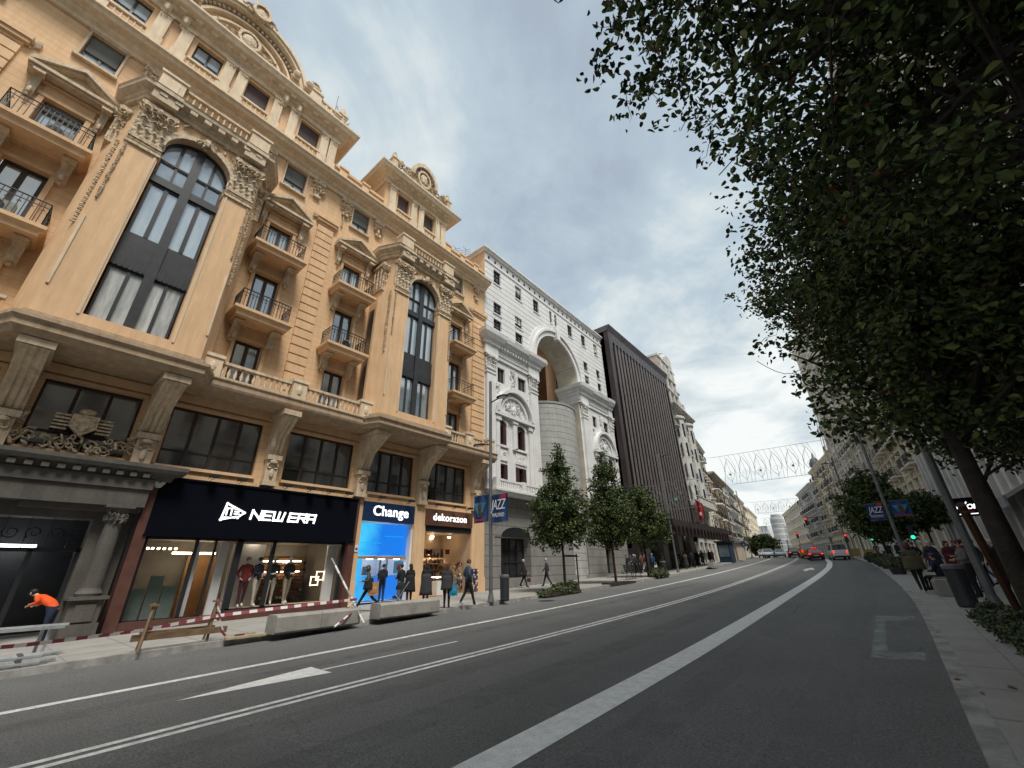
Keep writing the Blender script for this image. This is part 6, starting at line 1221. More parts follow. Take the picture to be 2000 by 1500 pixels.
# ---------------------------------------------------------------- trees
def leaf_mesh(clumps, n_per, size, rn, jitter, droop=.3):
    V, Fc, Mi = [], [], []
    for (cx, cy, cz, r) in clumps:
        for k in range(n_per):
            a = rn.uniform(0, 2 * pi); el = math.asin(rn.uniform(-1, 1)); rr = r * rn.random() ** .45
            p = Vector((cx + rr * cos(a) * cos(el), cy + rr * sin(a) * cos(el), cz + rr * sin(el) * .8)); s_ = size * rn.uniform(.65, 1.25)
            d = Vector((rn.uniform(-1, 1), rn.uniform(-1, 1), rn.uniform(-1.1, .5))).normalized(); u = d.cross(Vector((rn.uniform(-1, 1), rn.uniform(-1, 1), rn.uniform(-1, 1)))).normalized(); nrm = d.cross(u)
            w_ = s_ * .33; i = len(V); m1 = p + d * s_ * .28; m2 = p + d * s_ * .68; q_ = u * w_; r_ = nrm * w_ * .4
            V += [p, m1 + q_ + r_, m2 + q_ * .8 + r_ * .8, p + d * s_ * 1.04 - nrm * w_ * .25, m2 - q_ * .8 + r_ * .8, m1 - q_ + r_]; q = rn.random(); mi = 0 if q < .5 else 1 if q < .70 else 2 if q < .994 else 3
            Fc += [(i, i + 1, i + 2, i + 3), (i, i + 3, i + 4, i + 5)]; Mi += [mi, mi]
    return V, Fc, Mi
def tree(name, label, base, trunk_h, tr, blobs, nclump, nleaf, size, seed, clump_r=.35, group=None, limbs=9, cat='tree', lm=('leaf_a', 'leaf_b', 'leaf_c', 'leaf_rust'), lean=(0, 0), shell=.55, straggle=0, stem=None):
    rn = random.Random(seed); x, y, z = base; T = thing(name, label, cat, base, 0, group); o3 = WLOC[T.name]; cl = []; wt = [b[3] * b[4] * b[5] for b in blobs]
    for k in range(nclump):
        b = rn.choices(blobs, wt)[0]; a = rn.uniform(0, 2 * pi); s_ = rn.uniform(-1, 1); c_ = sqrt(1 - s_ * s_); rr = rn.random() ** shell
        nz = 1 + .16 * sin(3.1 * a + 6 * s_ + seed) * cos(5 * s_ + a) + .14 * sin(7 * a + 4 * s_ + 2 * seed) + rn.gauss(0, .05)
        cl.append((x + b[0] + b[3] * rr * nz * c_ * cos(a), y + b[1] + b[4] * rr * nz * c_ * sin(a), z + b[2] + b[5] * rr * s_, clump_r * rn.uniform(.6, 1.3)))
    V, Fc, Mi = leaf_mesh(cl, nleaf, size, rn, 0); me = bpy.data.meshes.new('crown'); me.from_pydata([Vector(v_) * K - Vector(o3) for v_ in V], [], Fc)
    for m_ in lm: me.materials.append(MT[m_])
    me.polygons.foreach_set('material_index', Mi); o = bpy.data.objects.new('crown', me); COL.objects.link(o); o.parent = T
    mb = MB(); tx, ty = x + lean[0], y + lean[1]; pts = [(x, y, z - .1), (x + lean[0] * .3, y + lean[1] * .3, z + trunk_h * .5), (tx, ty, z + trunk_h)]; mb.tube([(x, y, z - .05), (x, y, z + .15)], tr * 1.35, 9, tr * 1.05); mb.tube(pts, tr, 9, tr * .75)
    if stem: mb.tube([(tx, ty, z + trunk_h), (tx + stem[0] * .5, ty + stem[1] * .5, z + trunk_h + stem[2] * .5), (tx + stem[0], ty + stem[1], z + trunk_h + stem[2])], tr * .75, 7, tr * .25)
    mb.build('trunk', 'bark', T, smooth=True); mb = MB(); S_ = stem or (0, 0, 0)
    for k in range(limbs):
        c = rn.choice(cl); t = rn.random() * .8; s0 = Vector((tx + S_[0] * t, ty + S_[1] * t, z + trunk_h * .92 + S_[2] * t)); e_ = Vector(c[:3]); m_ = s0.lerp(e_, .45) + Vector((rn.uniform(-.2, .2), rn.uniform(-.2, .2), rn.uniform(-.05, .35))); m2 = s0.lerp(e_, .75) + Vector((rn.uniform(-.15, .15), rn.uniform(-.15, .15), rn.uniform(0, .2)))
        mb.tube([s0, m_, m2, m2.lerp(e_, .6)], tr * rn.uniform(.22, .42), 6, .010)
        for j in range(4):
            c2 = min(rn.sample(cl, min(12, len(cl))), key=lambda q: (Vector(q[:3]) - m2).length); q = Vector(c2[:3]); mb.tube([m2, m2.lerp(q, .5) + Vector((rn.uniform(-.1, .1), rn.uniform(-.1, .1), .08)), q], .018, 4, .005)
    for c in (cl if straggle else [])[:straggle]:
        q = Vector(c[:3]); d = Vector((rn.uniform(-1, 1), rn.uniform(-1, 1), rn.uniform(-.5, .6))) * c[3] * .8; mb.tube([q - d, q + Vector((0, 0, .04)), q + d * .6 + Vector((.03, .02, -.03)), q + d], .006, 3, .002)
    mb.build('limbs', 'bark', T); return T
tg = 'street trees in the left-hand planting strip'
tree('street_tree', 'slender green tree standing by the low shrub bed, nearest of the left-hand trees', (-11.85, 18.1, gz(18) + .1), 1.7, .07, [(0, 0, 3.7, 1.35, 1.35, 1.5), (0, 0, 5.3, .75, .75, 1.3), (.1, 0, 6.2, .35, .35, .9), (-.2, 0, 2.75, 1.45, 1.3, 1.0)], 640, 30, .12, 31, .27, tg, 14, stem=(0, 0, 3.9))
tree('street_tree', 'slender green tree with a reddish stake, second of the left-hand trees', (-12.15, 23.9, gz(24) + .1), 1.7, .08, [(0, 0, 4.0, 1.45, 1.4, 1.7), (0, 0, 5.8, .9, .9, 1.3), (0, 0, 6.9, .4, .4, .9), (-.1, 0, 2.95, 1.5, 1.35, 1.05)], 640, 30, .125, 32, .29, tg, 14, stem=(0, 0, 4.4))
tree('street_tree', 'rounder dark tree before the bronze block, third of the left-hand trees', (-12.75, 30.0, gz(30) + .1), 1.7, .08, [(0, 0, 3.9, 1.9, 1.6, 1.7), (0, 0, 5.2, 1.2, 1.1, 1.1), (.3, 0, 2.8, 1.7, 1.4, 1.0)], 560, 30, .135, 33, .3, tg, 12, stem=(0, 0, 3.2))
# the two large trees over the right-hand pavement
tree('large_street_tree', 'large leafy tree overhanging the road at the top right, boughs entering from the right edge', (2.3, 2.4, gz(2.4) + SW), 2.6, .17, [(-1.4, .4, 6.2, 1.7, 1.7, 1.7), (-1.3, 1.6, 4.9, 1.25, 1.5, 1.1), (-2.0, .5, 7.2, 1.55, 1.6, 1.35), (.3, 1.3, 5.6, 1.9, 2.2, 2.5), (-.9, 1.0, 4.2, 1.0, 1.3, .8), (-.4, 2.0, 7.6, 2.0, 2.0, 1.6)], 980, 30, .082, 41, .30, None, 44, stem=(-.3, .3, 4.0), straggle=500)
tree('large_street_tree', 'large dense tree with a dark leaning trunk beyond the nearer overhanging one', (1.14, 7.6, gz(7.6) + SW), 2.6, .115, [(.3, 0, 5.0, 2.0, 2.0, 2.4), (.3, .4, 3.45, 1.7, 1.9, 1.0), (.1, 0, 7.0, 1.9, 1.8, 1.8), (1.7, 0, 5.0, 1.6, 1.6, 2.5), (1.3, -.2, 3.6, 1.5, 1.5, .9), (2.2, .6, 2.9, 1.3, 1.6, .55)], 1150, 29, .095, 42, .34, None, 30, lean=(.0, -.1), stem=(.3, 0, 4.4), straggle=300)
tree('large_street_tree', 'further large tree bulging over the road below the two nearer crowns', (2.15, 13.6, gz(13.6) + SW), 2.6, .12, [(-1.3, -.6, 8.5, 2.0, 2.0, 1.5), (-.5, -.3, 7.3, 1.8, 2.0, 1.2), (.5, 0, 5.9, 1.8, 2.1, 2.0), (.9, 0, 5.3, 1.9, 2.0, 2.3), (1.2, 0, 3.4, 1.6, 1.9, .8)], 1200, 28, .11, 43, .36, None, 24, stem=(-.6, 0, 4.0), straggle=250)
tree('street_tree', 'rounded mid-green tree behind the banners on the right-hand pavement', (.35, 38.5, gz(38) + SW), 2.0, .1, [(.1, 0, 3.6, 2.0, 1.9, 2.1), (.1, 0, 5.2, 1.3, 1.3, 1.3), (1.2, 3, 2.8, 1.4, 1.8, .9)], 700, 20, .2, 44, .36, 'street trees on the right-hand pavement', 12, stem=(0, 0, 3))
tree('street_tree', 'smaller tree half hidden behind the banners and crowd on the right', (2.9, 41, gz(41) + SW), 1.9, .08, [(.2, 0, 3.4, 1.5, 1.3, 1.3)], 300, 20, .2, 45, .3, 'street trees on the right-hand pavement', 8, stem=(0, 0, 2))
for k, (x, y, lb) in enumerate(((-15.6, 88, 'dark bushy tree at the bend behind the white parked cars'), (-16.8, 97, 'dark rounded tree beyond the white parked cars'))): tree('street_tree', lb, (x, y, gz(y)), 1.0, .15, [(0, 0, 2.2, 2.2, 3.2, 1.7)], 260, 18, .4, 50 + k, .6, 'trees at the far bend', 5)
# shrubs and hedges
def shrub(label, base, blobs, nc, nl, size, seed, lm=('leaf_silver', 'leaf_a', 'leaf_b', 'leaf_c'), group=None, name='shrub', soil=None):
    rn = random.Random(seed); T = thing(name, label, 'shrub', base, 0, group); o3 = WLOC[T.name]; x, y, z = base; cl = []
    for k in range(nc): b = rn.choice(blobs); a = rn.uniform(0, 2 * pi); e_ = rn.uniform(0, 1); rr = rn.random() ** .5; cl.append((x + b[0] + b[2] * rr * cos(a), y + b[1] + b[3] * rr * sin(a), z + b[4] * e_ * sqrt(max(0, 1 - rr * rr * .8)), .09))
    V, Fc, Mi = leaf_mesh(cl, nl, size, rn, 0); me = bpy.data.meshes.new('foliage'); me.from_pydata([Vector(v_) * K - Vector(o3) for v_ in V], [], Fc)
    for m_ in lm: me.materials.append(MT[m_])
    me.polygons.foreach_set('material_index', Mi); o = bpy.data.objects.new('foliage', me); COL.objects.link(o); o.parent = T; mb = MB()
    for c in cl[::6]: mb.tube([(x + (c[0] - x) * .5, y + (c[1] - y) * .8, z - .02), c[:3]], .008, 3, .004)
    mb.build('stems', 'bark', T); return T
for (x0, y0, x1, y1, lb) in ((-12.25, 16.2, -11.55, 19.0, 'shrub_bed'), (-12.5, 22.6, -11.9, 26.0, 'shrub_bed')):
    mb = MB(); z = gz((y0 + y1) / 2) + SW; mb.prism_z([(x0, y0 + .2), (x0 + .15, y0), (x1 - .1, y0), (x1, y0 + .2), (x1, y1), (x0, y1)], z - .1, z + .05); tag(mb.build('planting_bed', 'soil'), kind='structure')
shrub('low grey-green shrub at the foot of the nearest left-hand tree', (-11.8, 17.6, gz(17.6) + SW), [(0, 0, .3, .9, .42), (.0, .9, .28, .5, .5)], 260, 14, .09, 61)
shrub('low tuft of grasses at the near end of the first planting bed', (-11.9, 16.5, gz(16.5) + SW), [(0, 0, .3, .4, .2)], 90, 14, .09, 62)
shrub('dusty shrub between the black bench and the litter bin', (-12.2, 30.6, gz(30.6) + SW), [(0, 0, .4, 1.3, .6)], 200, 14, .12, 63)
shrub('trimmed dark shrub border on the right beside the near trunks', (1.5, 9.0, gz(9) + SW), [(-.05, y, .42, .5, .42) for y in (-4.5, -3.8, -3, -2.2, -1.4, -.6, .2, 1.0, 1.8, 2.6, 3.4, 4.2)] + [(.7, y, .5, .6, .5) for y in (-4, -2.5, -1, .5, 2, 3.5)], 1500, 18, .06, 64, ('leaf_silver', 'leaf_a', 'leaf_c', 'leaf_c'), None, 'hedge')
gp = 'round planters along the right-hand kerb'
for k, (x, y) in enumerate(((.45, 30.0), (.42, 33.2), (.15, 36.3), (-.1, 39.6), (-.3, 43.0), (-.7, 46.6))):
    lb = ('nearest', 'second', 'third', 'fourth', 'fifth', 'farthest')[k] + ' of the shrub-filled round planters along the right-hand kerb'
    t = thing('planter', lb, 'planter', (x, y, gz(y) + SW), 0, gp); mb = MB(); mb.lathe(x, y, [(.28, gz(y) + SW), (.36, gz(y) + SW + .35), (.4, gz(y) + SW + .4), (.34, gz(y) + SW + .38)], 14); mb.build('bowl', 'bin_dark', t)
    shrub(('nearest', 'second', 'third', 'fourth', 'fifth', 'farthest')[k] + ' round shrub growing in a planter on the right-hand kerb', (x, y, gz(y) + SW + .35), [(0, 0, .4, .4, .45)], 60, 16, .12, 70 + k, group='shrubs in the round planters')
# ---------------------------------------------------------------- street furniture
def banner(lampT, x0, x1, y, z0, z1, kind, lb):
    s = thing('banner', lb, 'banner', ((x0 + x1) / 2, y, z0)); mb = MB(); c = (x0 + x1) / 2
    n = 8; P = [(x0 + (x1 - x0) * k / n, y + .05 * sin(k * 1.1)) for k in range(n + 1)]
    for (a, b), (c_, d_) in zip(P, P[1:]): mb.poly([(a, b, z0), (c_, d_, z0), (c_, d_, z1), (a, b, z1)])
    mb.build('cloth', 'banner_navy', s); mb = MB(); mb.tube([(x0, y, z1), (x1, y, z1)], .018, 5); mb.tube([(x0, y, z0), (x1, y, z0)], .018, 5); mb.build('rod', 'steel_pole', s)
    w_ = x1 - x0; h = z1 - z0
    if kind == 'jazz':
        text('lettering', 'JAZZ', h * .52, s, 'white_paint', tm(c, y - .09, z0 + h * .60, 1, 0) @ Matrix.Scale(.62, 4, (1, 0, 0)), .004, .0, .25, .9); text('lettering', 'MADRID', h * .2, s, 'road_white', tm(c, y - .09, z0 + h * .24, 1, 0) @ Matrix.Scale(.8, 4, (1, 0, 0)), .004)
        mb = MB(); mb.ell((c + w_ * .32, y - .08, z0 + h * .88), (w_ * .2, .01, h * .12), 8, 4, .4); mb.build('flourish', 'banner_red', s)
    else:
        mb = MB(); mb.prism_d([(c - w_ * .4, z0 + h * .72), (c + w_ * .4, z0 + h * .72), (c + w_ * .12, z0 + h * .2), (c - w_ * .12, z0 + h * .2)], y - .075, y - .065); mb.build('print', 'banner_cyan', s); mb = MB(); mb.ell((c, y - .08, z0 + h * .52), (w_ * .14, .012, h * .2), 10, 6); mb.ell((c + w_ * .05, y - .08, z0 + h * .32), (w_ * .2, .012, h * .08), 8, 5); mb.build('portrait', 'cloth_brown', s); mb = MB(); mb.box(c - w_ * .4, c + w_ * .4, y - .075, y - .065, z0 + h * .05, z0 + h * .12); mb.build('caption_strip', 'banner_red', s)
def lamp(x, y, h, lb, heads=((1, 8.3), (-1, 6.3)), r=.075, grp='tall street lamps'):
    t = thing('street_lamp', lb, 'street lamp', (x, y, gz(y) + SW), 0, grp); z = gz(y) + SW; mb = MB(); mb.tube([(x, y, z), (x, y, z + h)], r, 10, r * .9); mb.lathe(x, y, [(r * 1.8, z), (r * 1.8, z + .04), (r * 1.1, z + .3)], 12); mb.build('pole', 'steel_pole', t)
    for s, hz in heads:
        mb = MB(); mb.tube([(x, y, z + hz - .08), (x + s * .35, y, z + hz - .02), (x + s * .5, y, z + hz)], .03, 5); mb.ell((x + s * .72, y, z + hz + .03), (.34, .2, .05), 12, 5); hd = mb.build('lamp_head', 'bin_dark', t); mb = MB(); mb.ell((x + s * .74, y, z + hz - .01), (.22, .13, .02), 10, 4); mb.build('lens', 'white_paint', hd)
    return t
l1 = lamp(-11.98, 13.05, 9.3, 'tall grey lamp post with two flat heads in front of the ochre corner')
banner(l1, -12.86, -12.05, 13.0, 3.68, 4.86, 'p', 'blue banner with a portrait on the left of the first lamp post') if False else None
banner(l1, -12.90, -12.08, 13.0, 3.35, 4.45, 'p', 'blue banner with a portrait, left arm of the first lamp post'); banner(l1, -11.88, -11.02, 13.0, 3.28, 4.38, 'jazz', 'navy banner lettered JAZZ MADRID on the first lamp post')
lamp(-12.75, 35.9, 9.6, 'lamp post carrying the festive outlines before the bronze block', ((1, 9.3),)); lamp(-14.05, 61.5, 9.8, 'slim lamp post in front of the pale building on the left', ((-1, 8.9),), .07)
lamp(-14.9, 74, 9.8, 'farthest lamp post on the left-hand kerb', ((-1, 9),), .07)
lamp(1.62, 14.6, 8.5, 'grey pole rising beside the dark litter bin', (), .085)
l2 = lamp(.98, 32.0, 9.0, 'banner lamp post on the right-hand pavement', ((-1, 8.6),), .09)
banner(l2, .08, .84, 31.9, 3.58, 4.48, 'jazz', 'navy banner lettered JAZZ MADRID on the right-hand lamp post'); banner(l2, 1.14, 1.98, 31.9, 3.7, 4.55, 'p', 'blue banner with a portrait on the right-hand lamp post')
lamp(-1.1, 52, 9.5, 'lamp post against the tall cream building', ((-1, 9),), .08); lamp(-2.6, 62.5, 9.5, 'second lamp post against the tall cream building', ((-1, 9),), .07)
# litter bins
def bin_(x, y, lb, s=1, rot=0):
    t = local('litter_bin', lb, 'litter bin', 'tall dark litter bins'); mb = MB(); mb.lathe(0, 0, [(.17, 0), (.19, .04), (.20, .8), (.21, .82)], 20, 1, .8); mb.build('body', 'bin_dark', t); mb = MB(); mb.lathe(0, 0, [(.212, .82), (.215, .9), (.18, .93), (.12, .925), (.115, .86)], 20, 1, .8); mb.build('rim', 'steel_pole', t); place(t, x, y, gz(y) + SW, rot, s); return t
bin_(-11.75, 13.6, 'dark litter bin just right of the first lamp post'); bin_(-12.5, 32.3, 'dark litter bin near the black bench and shrubs'); bin_(1.25, 15.2, 'large dark litter bin on the right-hand pavement by the benches', 1.0)
# concrete blocks used as seats
def block(x, y, l, w_, h, rz, lb, joint=True):
    t = local('concrete_seat', lb, 'concrete block', 'chamfered concrete blocks'); mb = MB(); n = 2 if joint else 1
    for k in range(n):
        a, b = -l / 2 + k * l / n + .006, -l / 2 + (k + 1) * l / n - .006; i0 = MB(); c = .05; P = [(-w_ / 2 + .03, 0), (w_ / 2 - .03, 0), (w_ / 2, .04), (w_ / 2, h - c), (w_ / 2 - c, h), (-w_ / 2 + c, h), (-w_ / 2, h - c), (-w_ / 2, .04)]
        mb = MB(frame(0, 0, 0, 1, 1, 0)); mb.prism_u(P, a, b); mb.build('block', 'concrete', t)
    place(t, x, y, gz(y) + SW, rz)
block(-11.75, 6.1, 2.3, .5, .40, HL(3), 'long concrete block beside the fallen striped pole'); block(-11.75, 8.95, 2.3, .5, .40, HL(2), 'long concrete block in front of the blue shop'); block(-12.4, 44.4, 2.2, .6, .42, HL(5), 'distant concrete block at the kerb near the canopy'); block(1.22, 18.4, .9, .55, .42, HL(2), 'square concrete block nearest the litter bin', False); block(1.28, 20.1, 1.3, .55, .42, HL(2), 'concrete block on which the man in navy sits', False)
# black park bench
t = local('park_bench', 'black slatted bench between the second and third left-hand trees', 'bench'); mb = MB()
for k in range(4): mb.box(-.8, .8, -.2 + k * .1, -.12 + k * .1, .40, .42)
mb.build('seat', 'iron', t); mb = MB()
for k in range(4): mb.box(-.8, .8, -.26 - k * .02, -.24 - k * .02, .46 + k * .1, .54 + k * .1)
mb.build('backrest', 'iron', t)
for s in (-1, 1):
    mb = MB(); mb.tube([(s * .65, .2, 0), (s * .65, .15, .4), (s * .65, -.22, .4), (s * .65, -.33, .85)], .02, 5); mb.tube([(s * .65, -.25, 0), (s * .65, -.15, .4)], .02, 5); mb.build('leg', 'iron', t)
place(t, -12.7, 27.6, gz(27.6) + SW, HL(-90))
# tree guards and stakes
def stake(x0, y0, z0, x1, y1, z1, lb, m='stake', r=.035):
    t = thing('tree_stake', lb, 'stake', (x0, y0, z0)); mb = MB(); mb.tube([(x0, y0, z0), (x1, y1, z1)], r, 6); mb.build('post', m, t); mb = MB(); mb.tube([(x1, y1, z1 - .12), (x1 + .12, y1 + .05, z1 - .12)], .018, 5); mb.build('tie', 'tape_red' if m == 'stake' else 'iron', t)
stake(-11.68, 17.9, gz(18) + SW, -11.68, 17.9, gz(18) + 1.75, 'stake left of the nearest left-hand trunk', 'bark'); stake(-11.6, 18.9, gz(18) + SW, -11.6, 18.9, gz(18) + 1.75, 'stake right of the nearest left-hand trunk', 'bark')
t = thing('tree_guard_bar', 'short crossbar joining the two stakes of the nearest left-hand tree', 'crossbar', (-11.64, 18.4, gz(18) + 1.6)); mb = MB(); mb.box(-11.72, -11.58, 17.85, 18.95, gz(18) + 1.62, gz(18) + 1.70); mb.build('bar', 'bark', t)
stake(-11.95, 23.6, gz(24) + SW, -11.95, 23.6, gz(24) + 2.3, 'red-brown stake against the second left-hand trunk'); stake(1.58, 11.9, gz(12) + SW, 1.22, 9.9, 2.3, 'slanting brown stake tied to the near right-hand tree', 'stake', .06)
# striped barrier pole leaning on two short legs
t = thing('striped_pole', 'red and white pole on splayed legs leaning at the end of the concrete block', 'barrier', (-11.45, 6.9, gz(7) + SW))
def striped(mb, a, b, r, n):
    A_, B_ = Vector(a), Vector(b)
    for k in range(n): mb.m = k % 2; mb.tube([A_.lerp(B_, k / n), A_.lerp(B_, (k + 1) / n)], r, 6)
mb = MB(); striped(mb, (-11.35, 7.25, gz(7.2) + .13), (-12.65, 6.75, gz(7) + 1.80), .028, 8); mb.build('pole', None, t, mats=['white_paint', 'concrete'])
mb = MB(); striped(mb, (-11.35, 6.4, gz(6.5) + .14), (-11.62, 7.12, gz(7) + .46), .025, 5); mb.build('leg', None, t, mats=['white_paint', 'tape_red']); mb = MB(); striped(mb, (-12.2, 6.6, gz(6.6) + .14), (-11.75, 7.1, gz(7) + .62), .022, 5); mb.build('leg', None, t, mats=['white_paint', 'tape_red'])
# timber trestle
t = thing('timber_trestle', 'rough timber trestle standing on the pavement before the cap shop', 'trestle', (-12, 3.2, gz(3) + SW)); zb = gz(3) + SW
for (x, y, dx) in ((-11.85, 2.6, .0), (-12.15, 3.85, 0)):
    mb = MB(); mb.tube([(x, y - .03, zb), (x - .18, y + .06, zb + .86)], .032, 4); mb.build('leg', 'timber', t); mb = MB(); mb.tube([(x - .5, y + .05, zb), (x - .2, y + .06, zb + .84)], .028, 4); mb.build('leg', 'timber', t)
    mb = MB(); mb.box(x - .26, x - .1, y - .02, y + .14, zb + .80, zb + .84); mb.build('cap', 'timber', t)
mb = MB(); mb.box(-12.12, -12.06, 2.45, 4.15, zb + .18, zb + .30); mb.build('rail', 'timber', t); mb = MB(); mb.box(-12.3, -12.24, 2.6, 3.95, zb + .25, zb + .33); mb.build('rail', 'timber', t)
# fallen plank
t = thing('plank', 'pale plank lying against the end of the concrete block', 'plank', (-11.85, 4.6, gz(4.6) + SW)); mb = MB(); mb.box(-11.95, -11.82, 4.1, 5.0, gz(4.6) + SW + .005, gz(4.6) + SW + .05); mb.build('board', 'plank', t)
# warning tape
def tape(pts, lb):
    t = thing('warning_tape', lb, 'tape', pts[0]); mb = MB(); w_ = .032; L_ = 0; rn = random.Random(2); tot = []
    for a, b in zip(pts, pts[1:]):
        A_, B_ = Vector(a), Vector(b); n = max(1, int((B_ - A_).length / .15))
        for k in range(n): tot.append(A_.lerp(B_, k / n))
    tot.append(Vector(pts[-1]))
    for i, (a, b) in enumerate(zip(tot, tot[1:])):
        mb.m = i % 2; tw = .5 * sin(i * .13); o = Vector((tw * w_, 0, w_)); mb.poly([a - o, b - o + Vector((0, .04, 0)), b + o + Vector((0, .04, 0)), a + o])
    mb.build('strip', None, t, mats=['tape_red', 'tape_white'])
zt = .62
tape([(-12.15, -.5, .50), (-12.05, 1.0, .50), (-12.0, 2.55, .56), (-12.2, 3.9, .70), (-11.9, 5.2, .78), (-11.65, 7.1, .86)], 'red and white tape strung from the trestle to the striped pole')
tape([(-12.25, 3.85, 1.02), (-12.05, 3.95, .62), (-12.0, 4.02, .40), (-11.95, 4.1, .27), (-11.95, 4.3, .27), (-11.9, 4.7, .28)], 'loose end of warning tape trailing off the trestle onto the pavement')
# scaffold parts stacked at the left edge
t = thing('scaffold_table', 'galvanised metal trestle table in front of the dark portal', 'scaffold', (-14.2, .9, SW)); mb = MB()
zz_ = gz(1) + .62
mb.box(-14.0, -13.2, -.8, 1.55, zz_, zz_ + .04); mb.build('top', 'galvanised', t)
for x, y in ((-13.3, 1.35), (-13.3, .2), (-13.9, 1.3)): mb = MB(); mb.tube([(x, y, .13), (x, y, zz_)], .03, 6); mb.build('leg', 'galvanised', t)
mb = MB(); mb.tube([(-13.3, -.5, zz_ + .06), (-13.3, 1.6, zz_ + .06)], .03, 6); mb.build('rail', 'galvanised', t)
gt = 'galvanised tubes stacked at the left kerb'
for k in range(6): t = thing('scaffold_tube', ('lowest', 'second', 'third', 'fourth', 'fifth', 'topmost')[k] + ' galvanised tube of the pile at the left kerb', 'tube', (-12.1 - .1 * k, .5, .2), 0, gt); mb = MB(); x = -12.12 - (k % 3) * .16; z = gz(1) + .17 + (k // 3) * .10; mb.tube([(x, -1.5, z), (x + .02, 1.25 + .12 * (k % 3), z + .01)], .032, 7); mb.build('tube', 'galvanised', t); mb = MB(); mb.box(x - .04, x + .04, .95, 1.02, z - .04, z + .05); mb.build('coupler', 'steel_pole', t)
# festive outlines strung across the street
def festoon(y, xa, xb, z0, z1, n, lb, seed, slant=.0, ends=None):
    rn = random.Random(seed); t = thing('festive_lights', lb, 'festive lights', ((xa + xb) / 2, y, z1), 0, 'unlit wire light displays over the street'); mb = MB(); r = .019
    mb.tube([(xa - slant, y, z1 + .1), (xb + slant, y, z1)], r, 4); mb.tube([(xa + slant, y, z0), (xb - slant, y, z0)], r, 4)
    if ends: mb.tube([(ends[0], y, z1 + 1), (xa - slant, y, z1 + .1)], .015, 3); mb.tube([(ends[1], y, z1 + 1), (xb + slant, y, z1)], .015, 3)
    mb.build('cables', 'wire', t); h = z1 - z0; w_ = (xb - xa) / n; mb = MB()
    for k in range(n):
        c = xa + (k + .5) * w_; a = rn.uniform(-.3, .3)
        P = [(c + w_ * .36 * sin(q * pi / 8) * (1.2 - .5 * (q / 8)) * cos(a) if q <= 8 else c - w_ * .36 * sin((16 - q) * pi / 8) * (1.2 - .5 * ((16 - q) / 8)), y, z0 + .1 * h + h * .8 * (q / 8 if q <= 8 else (16 - q) / 8)) for q in range(17)]; mb.tube(P, r, 4)
        mb.tube([(c - w_ * .45, y, z0 + h * .2), (c, y, z0 + h * .95), (c + w_ * .5, y, z0 + h * .3)], r * .7, 3); mb.tube([(c, y, z0), (c + .1, y, z0 + h * .4), (c - .2, y, z1)], r * .8, 3); mb.tube([(c - w_ * .5, y, z0), (c - w_ * .3, y, z0 + h * .5), (c - w_ * .48, y, z1)], r * .8, 3); mb.tube([(c + w_ * .3, y, z0), (c + w_ * .42, y, z0 + h * .6), (c + w_ * .15, y, z1)], r * .8, 3); mb.scroll(c, z0 + h * .35, y, w_ * .22, 1.2, r * .7, a, 1, 9)
    mb.build('outlines', 'wire', t); mb = MB()
    for k in range(0, n, 2): mb.ell((xa + (k + .5) * w_, y, z0 + h * .35), (.13, .06, .13), 6, 4)
    mb.build('leaf_shapes', 'leaf_lamp', t)
festoon(53, -11.6, -2.2, 9.9, 13.2, 6, 'large unlit wire light display nearest over the street', 1, .9, (-17.5, 3)); festoon(92, -16.2, -8.4, 10.2, 12.2, 6, 'second wire light display farther up the street', 2, .3, (-20, -4)); festoon(120, -20, -13, 9.8, 11.6, 5, 'third faint wire light display near the stepped tower', 3, .2)
festoon(35.9, -15.6, -12.9, 6.0, 7.9, 2, 'wire bulb outlines on the left arm of the second lamp post', 4, .1); festoon(35.9, -12.6, -9.8, 5.8, 8.0, 2, 'wire bulb outlines on the right arm of the second lamp post', 5, .1)
# hanging cable loops by the big crowns
t = thing('cable', 'thin slack cable looping out of the leaves against the sky', 'cable', (-1, 14, 9)); mb = MB(); mb.tube([(-1.3 + .2 * k, 14, 7.4 - .7 * sin(pi * k / 8)) for k in range(9)], .012, 3); mb.build('wire', 'wire', t)
# red flag on the ornate building
t = thing('flag', 'red hanging flag with white emblem on the pale ornate building', 'flag', (-15, 50.6, 6)); mb = MB()
for k in range(6): a, b = -14.75 + .12 * k, -14.75 + .12 * (k + 1); mb.poly([(a, 51 + .1 * sin(k * 1.5), 6.0 + .1 * k), (b, 51 + .1 * sin(k * 1.5 + 1.5), 6.0 + .1 * (k + 1)), (b, 51 + .1 * sin(k * 1.5 + 1.5), 8.4 - .1 * k), (a, 51 + .1 * sin(k * 1.5), 8.5 - .1 * k)])
mb.build('cloth', 'flag_red', t); mb = MB(); mb.tube([(-15.9, 51, 8.0), (-13.2, 51, 8.9)], .03, 5); mb.build('staff', 'steel_pole', t); mb = MB(); mb.ell((-14.4, 50.85, 6.8), (.14, .02, .22), 8, 5); mb.build('emblem', 'white_paint', t)
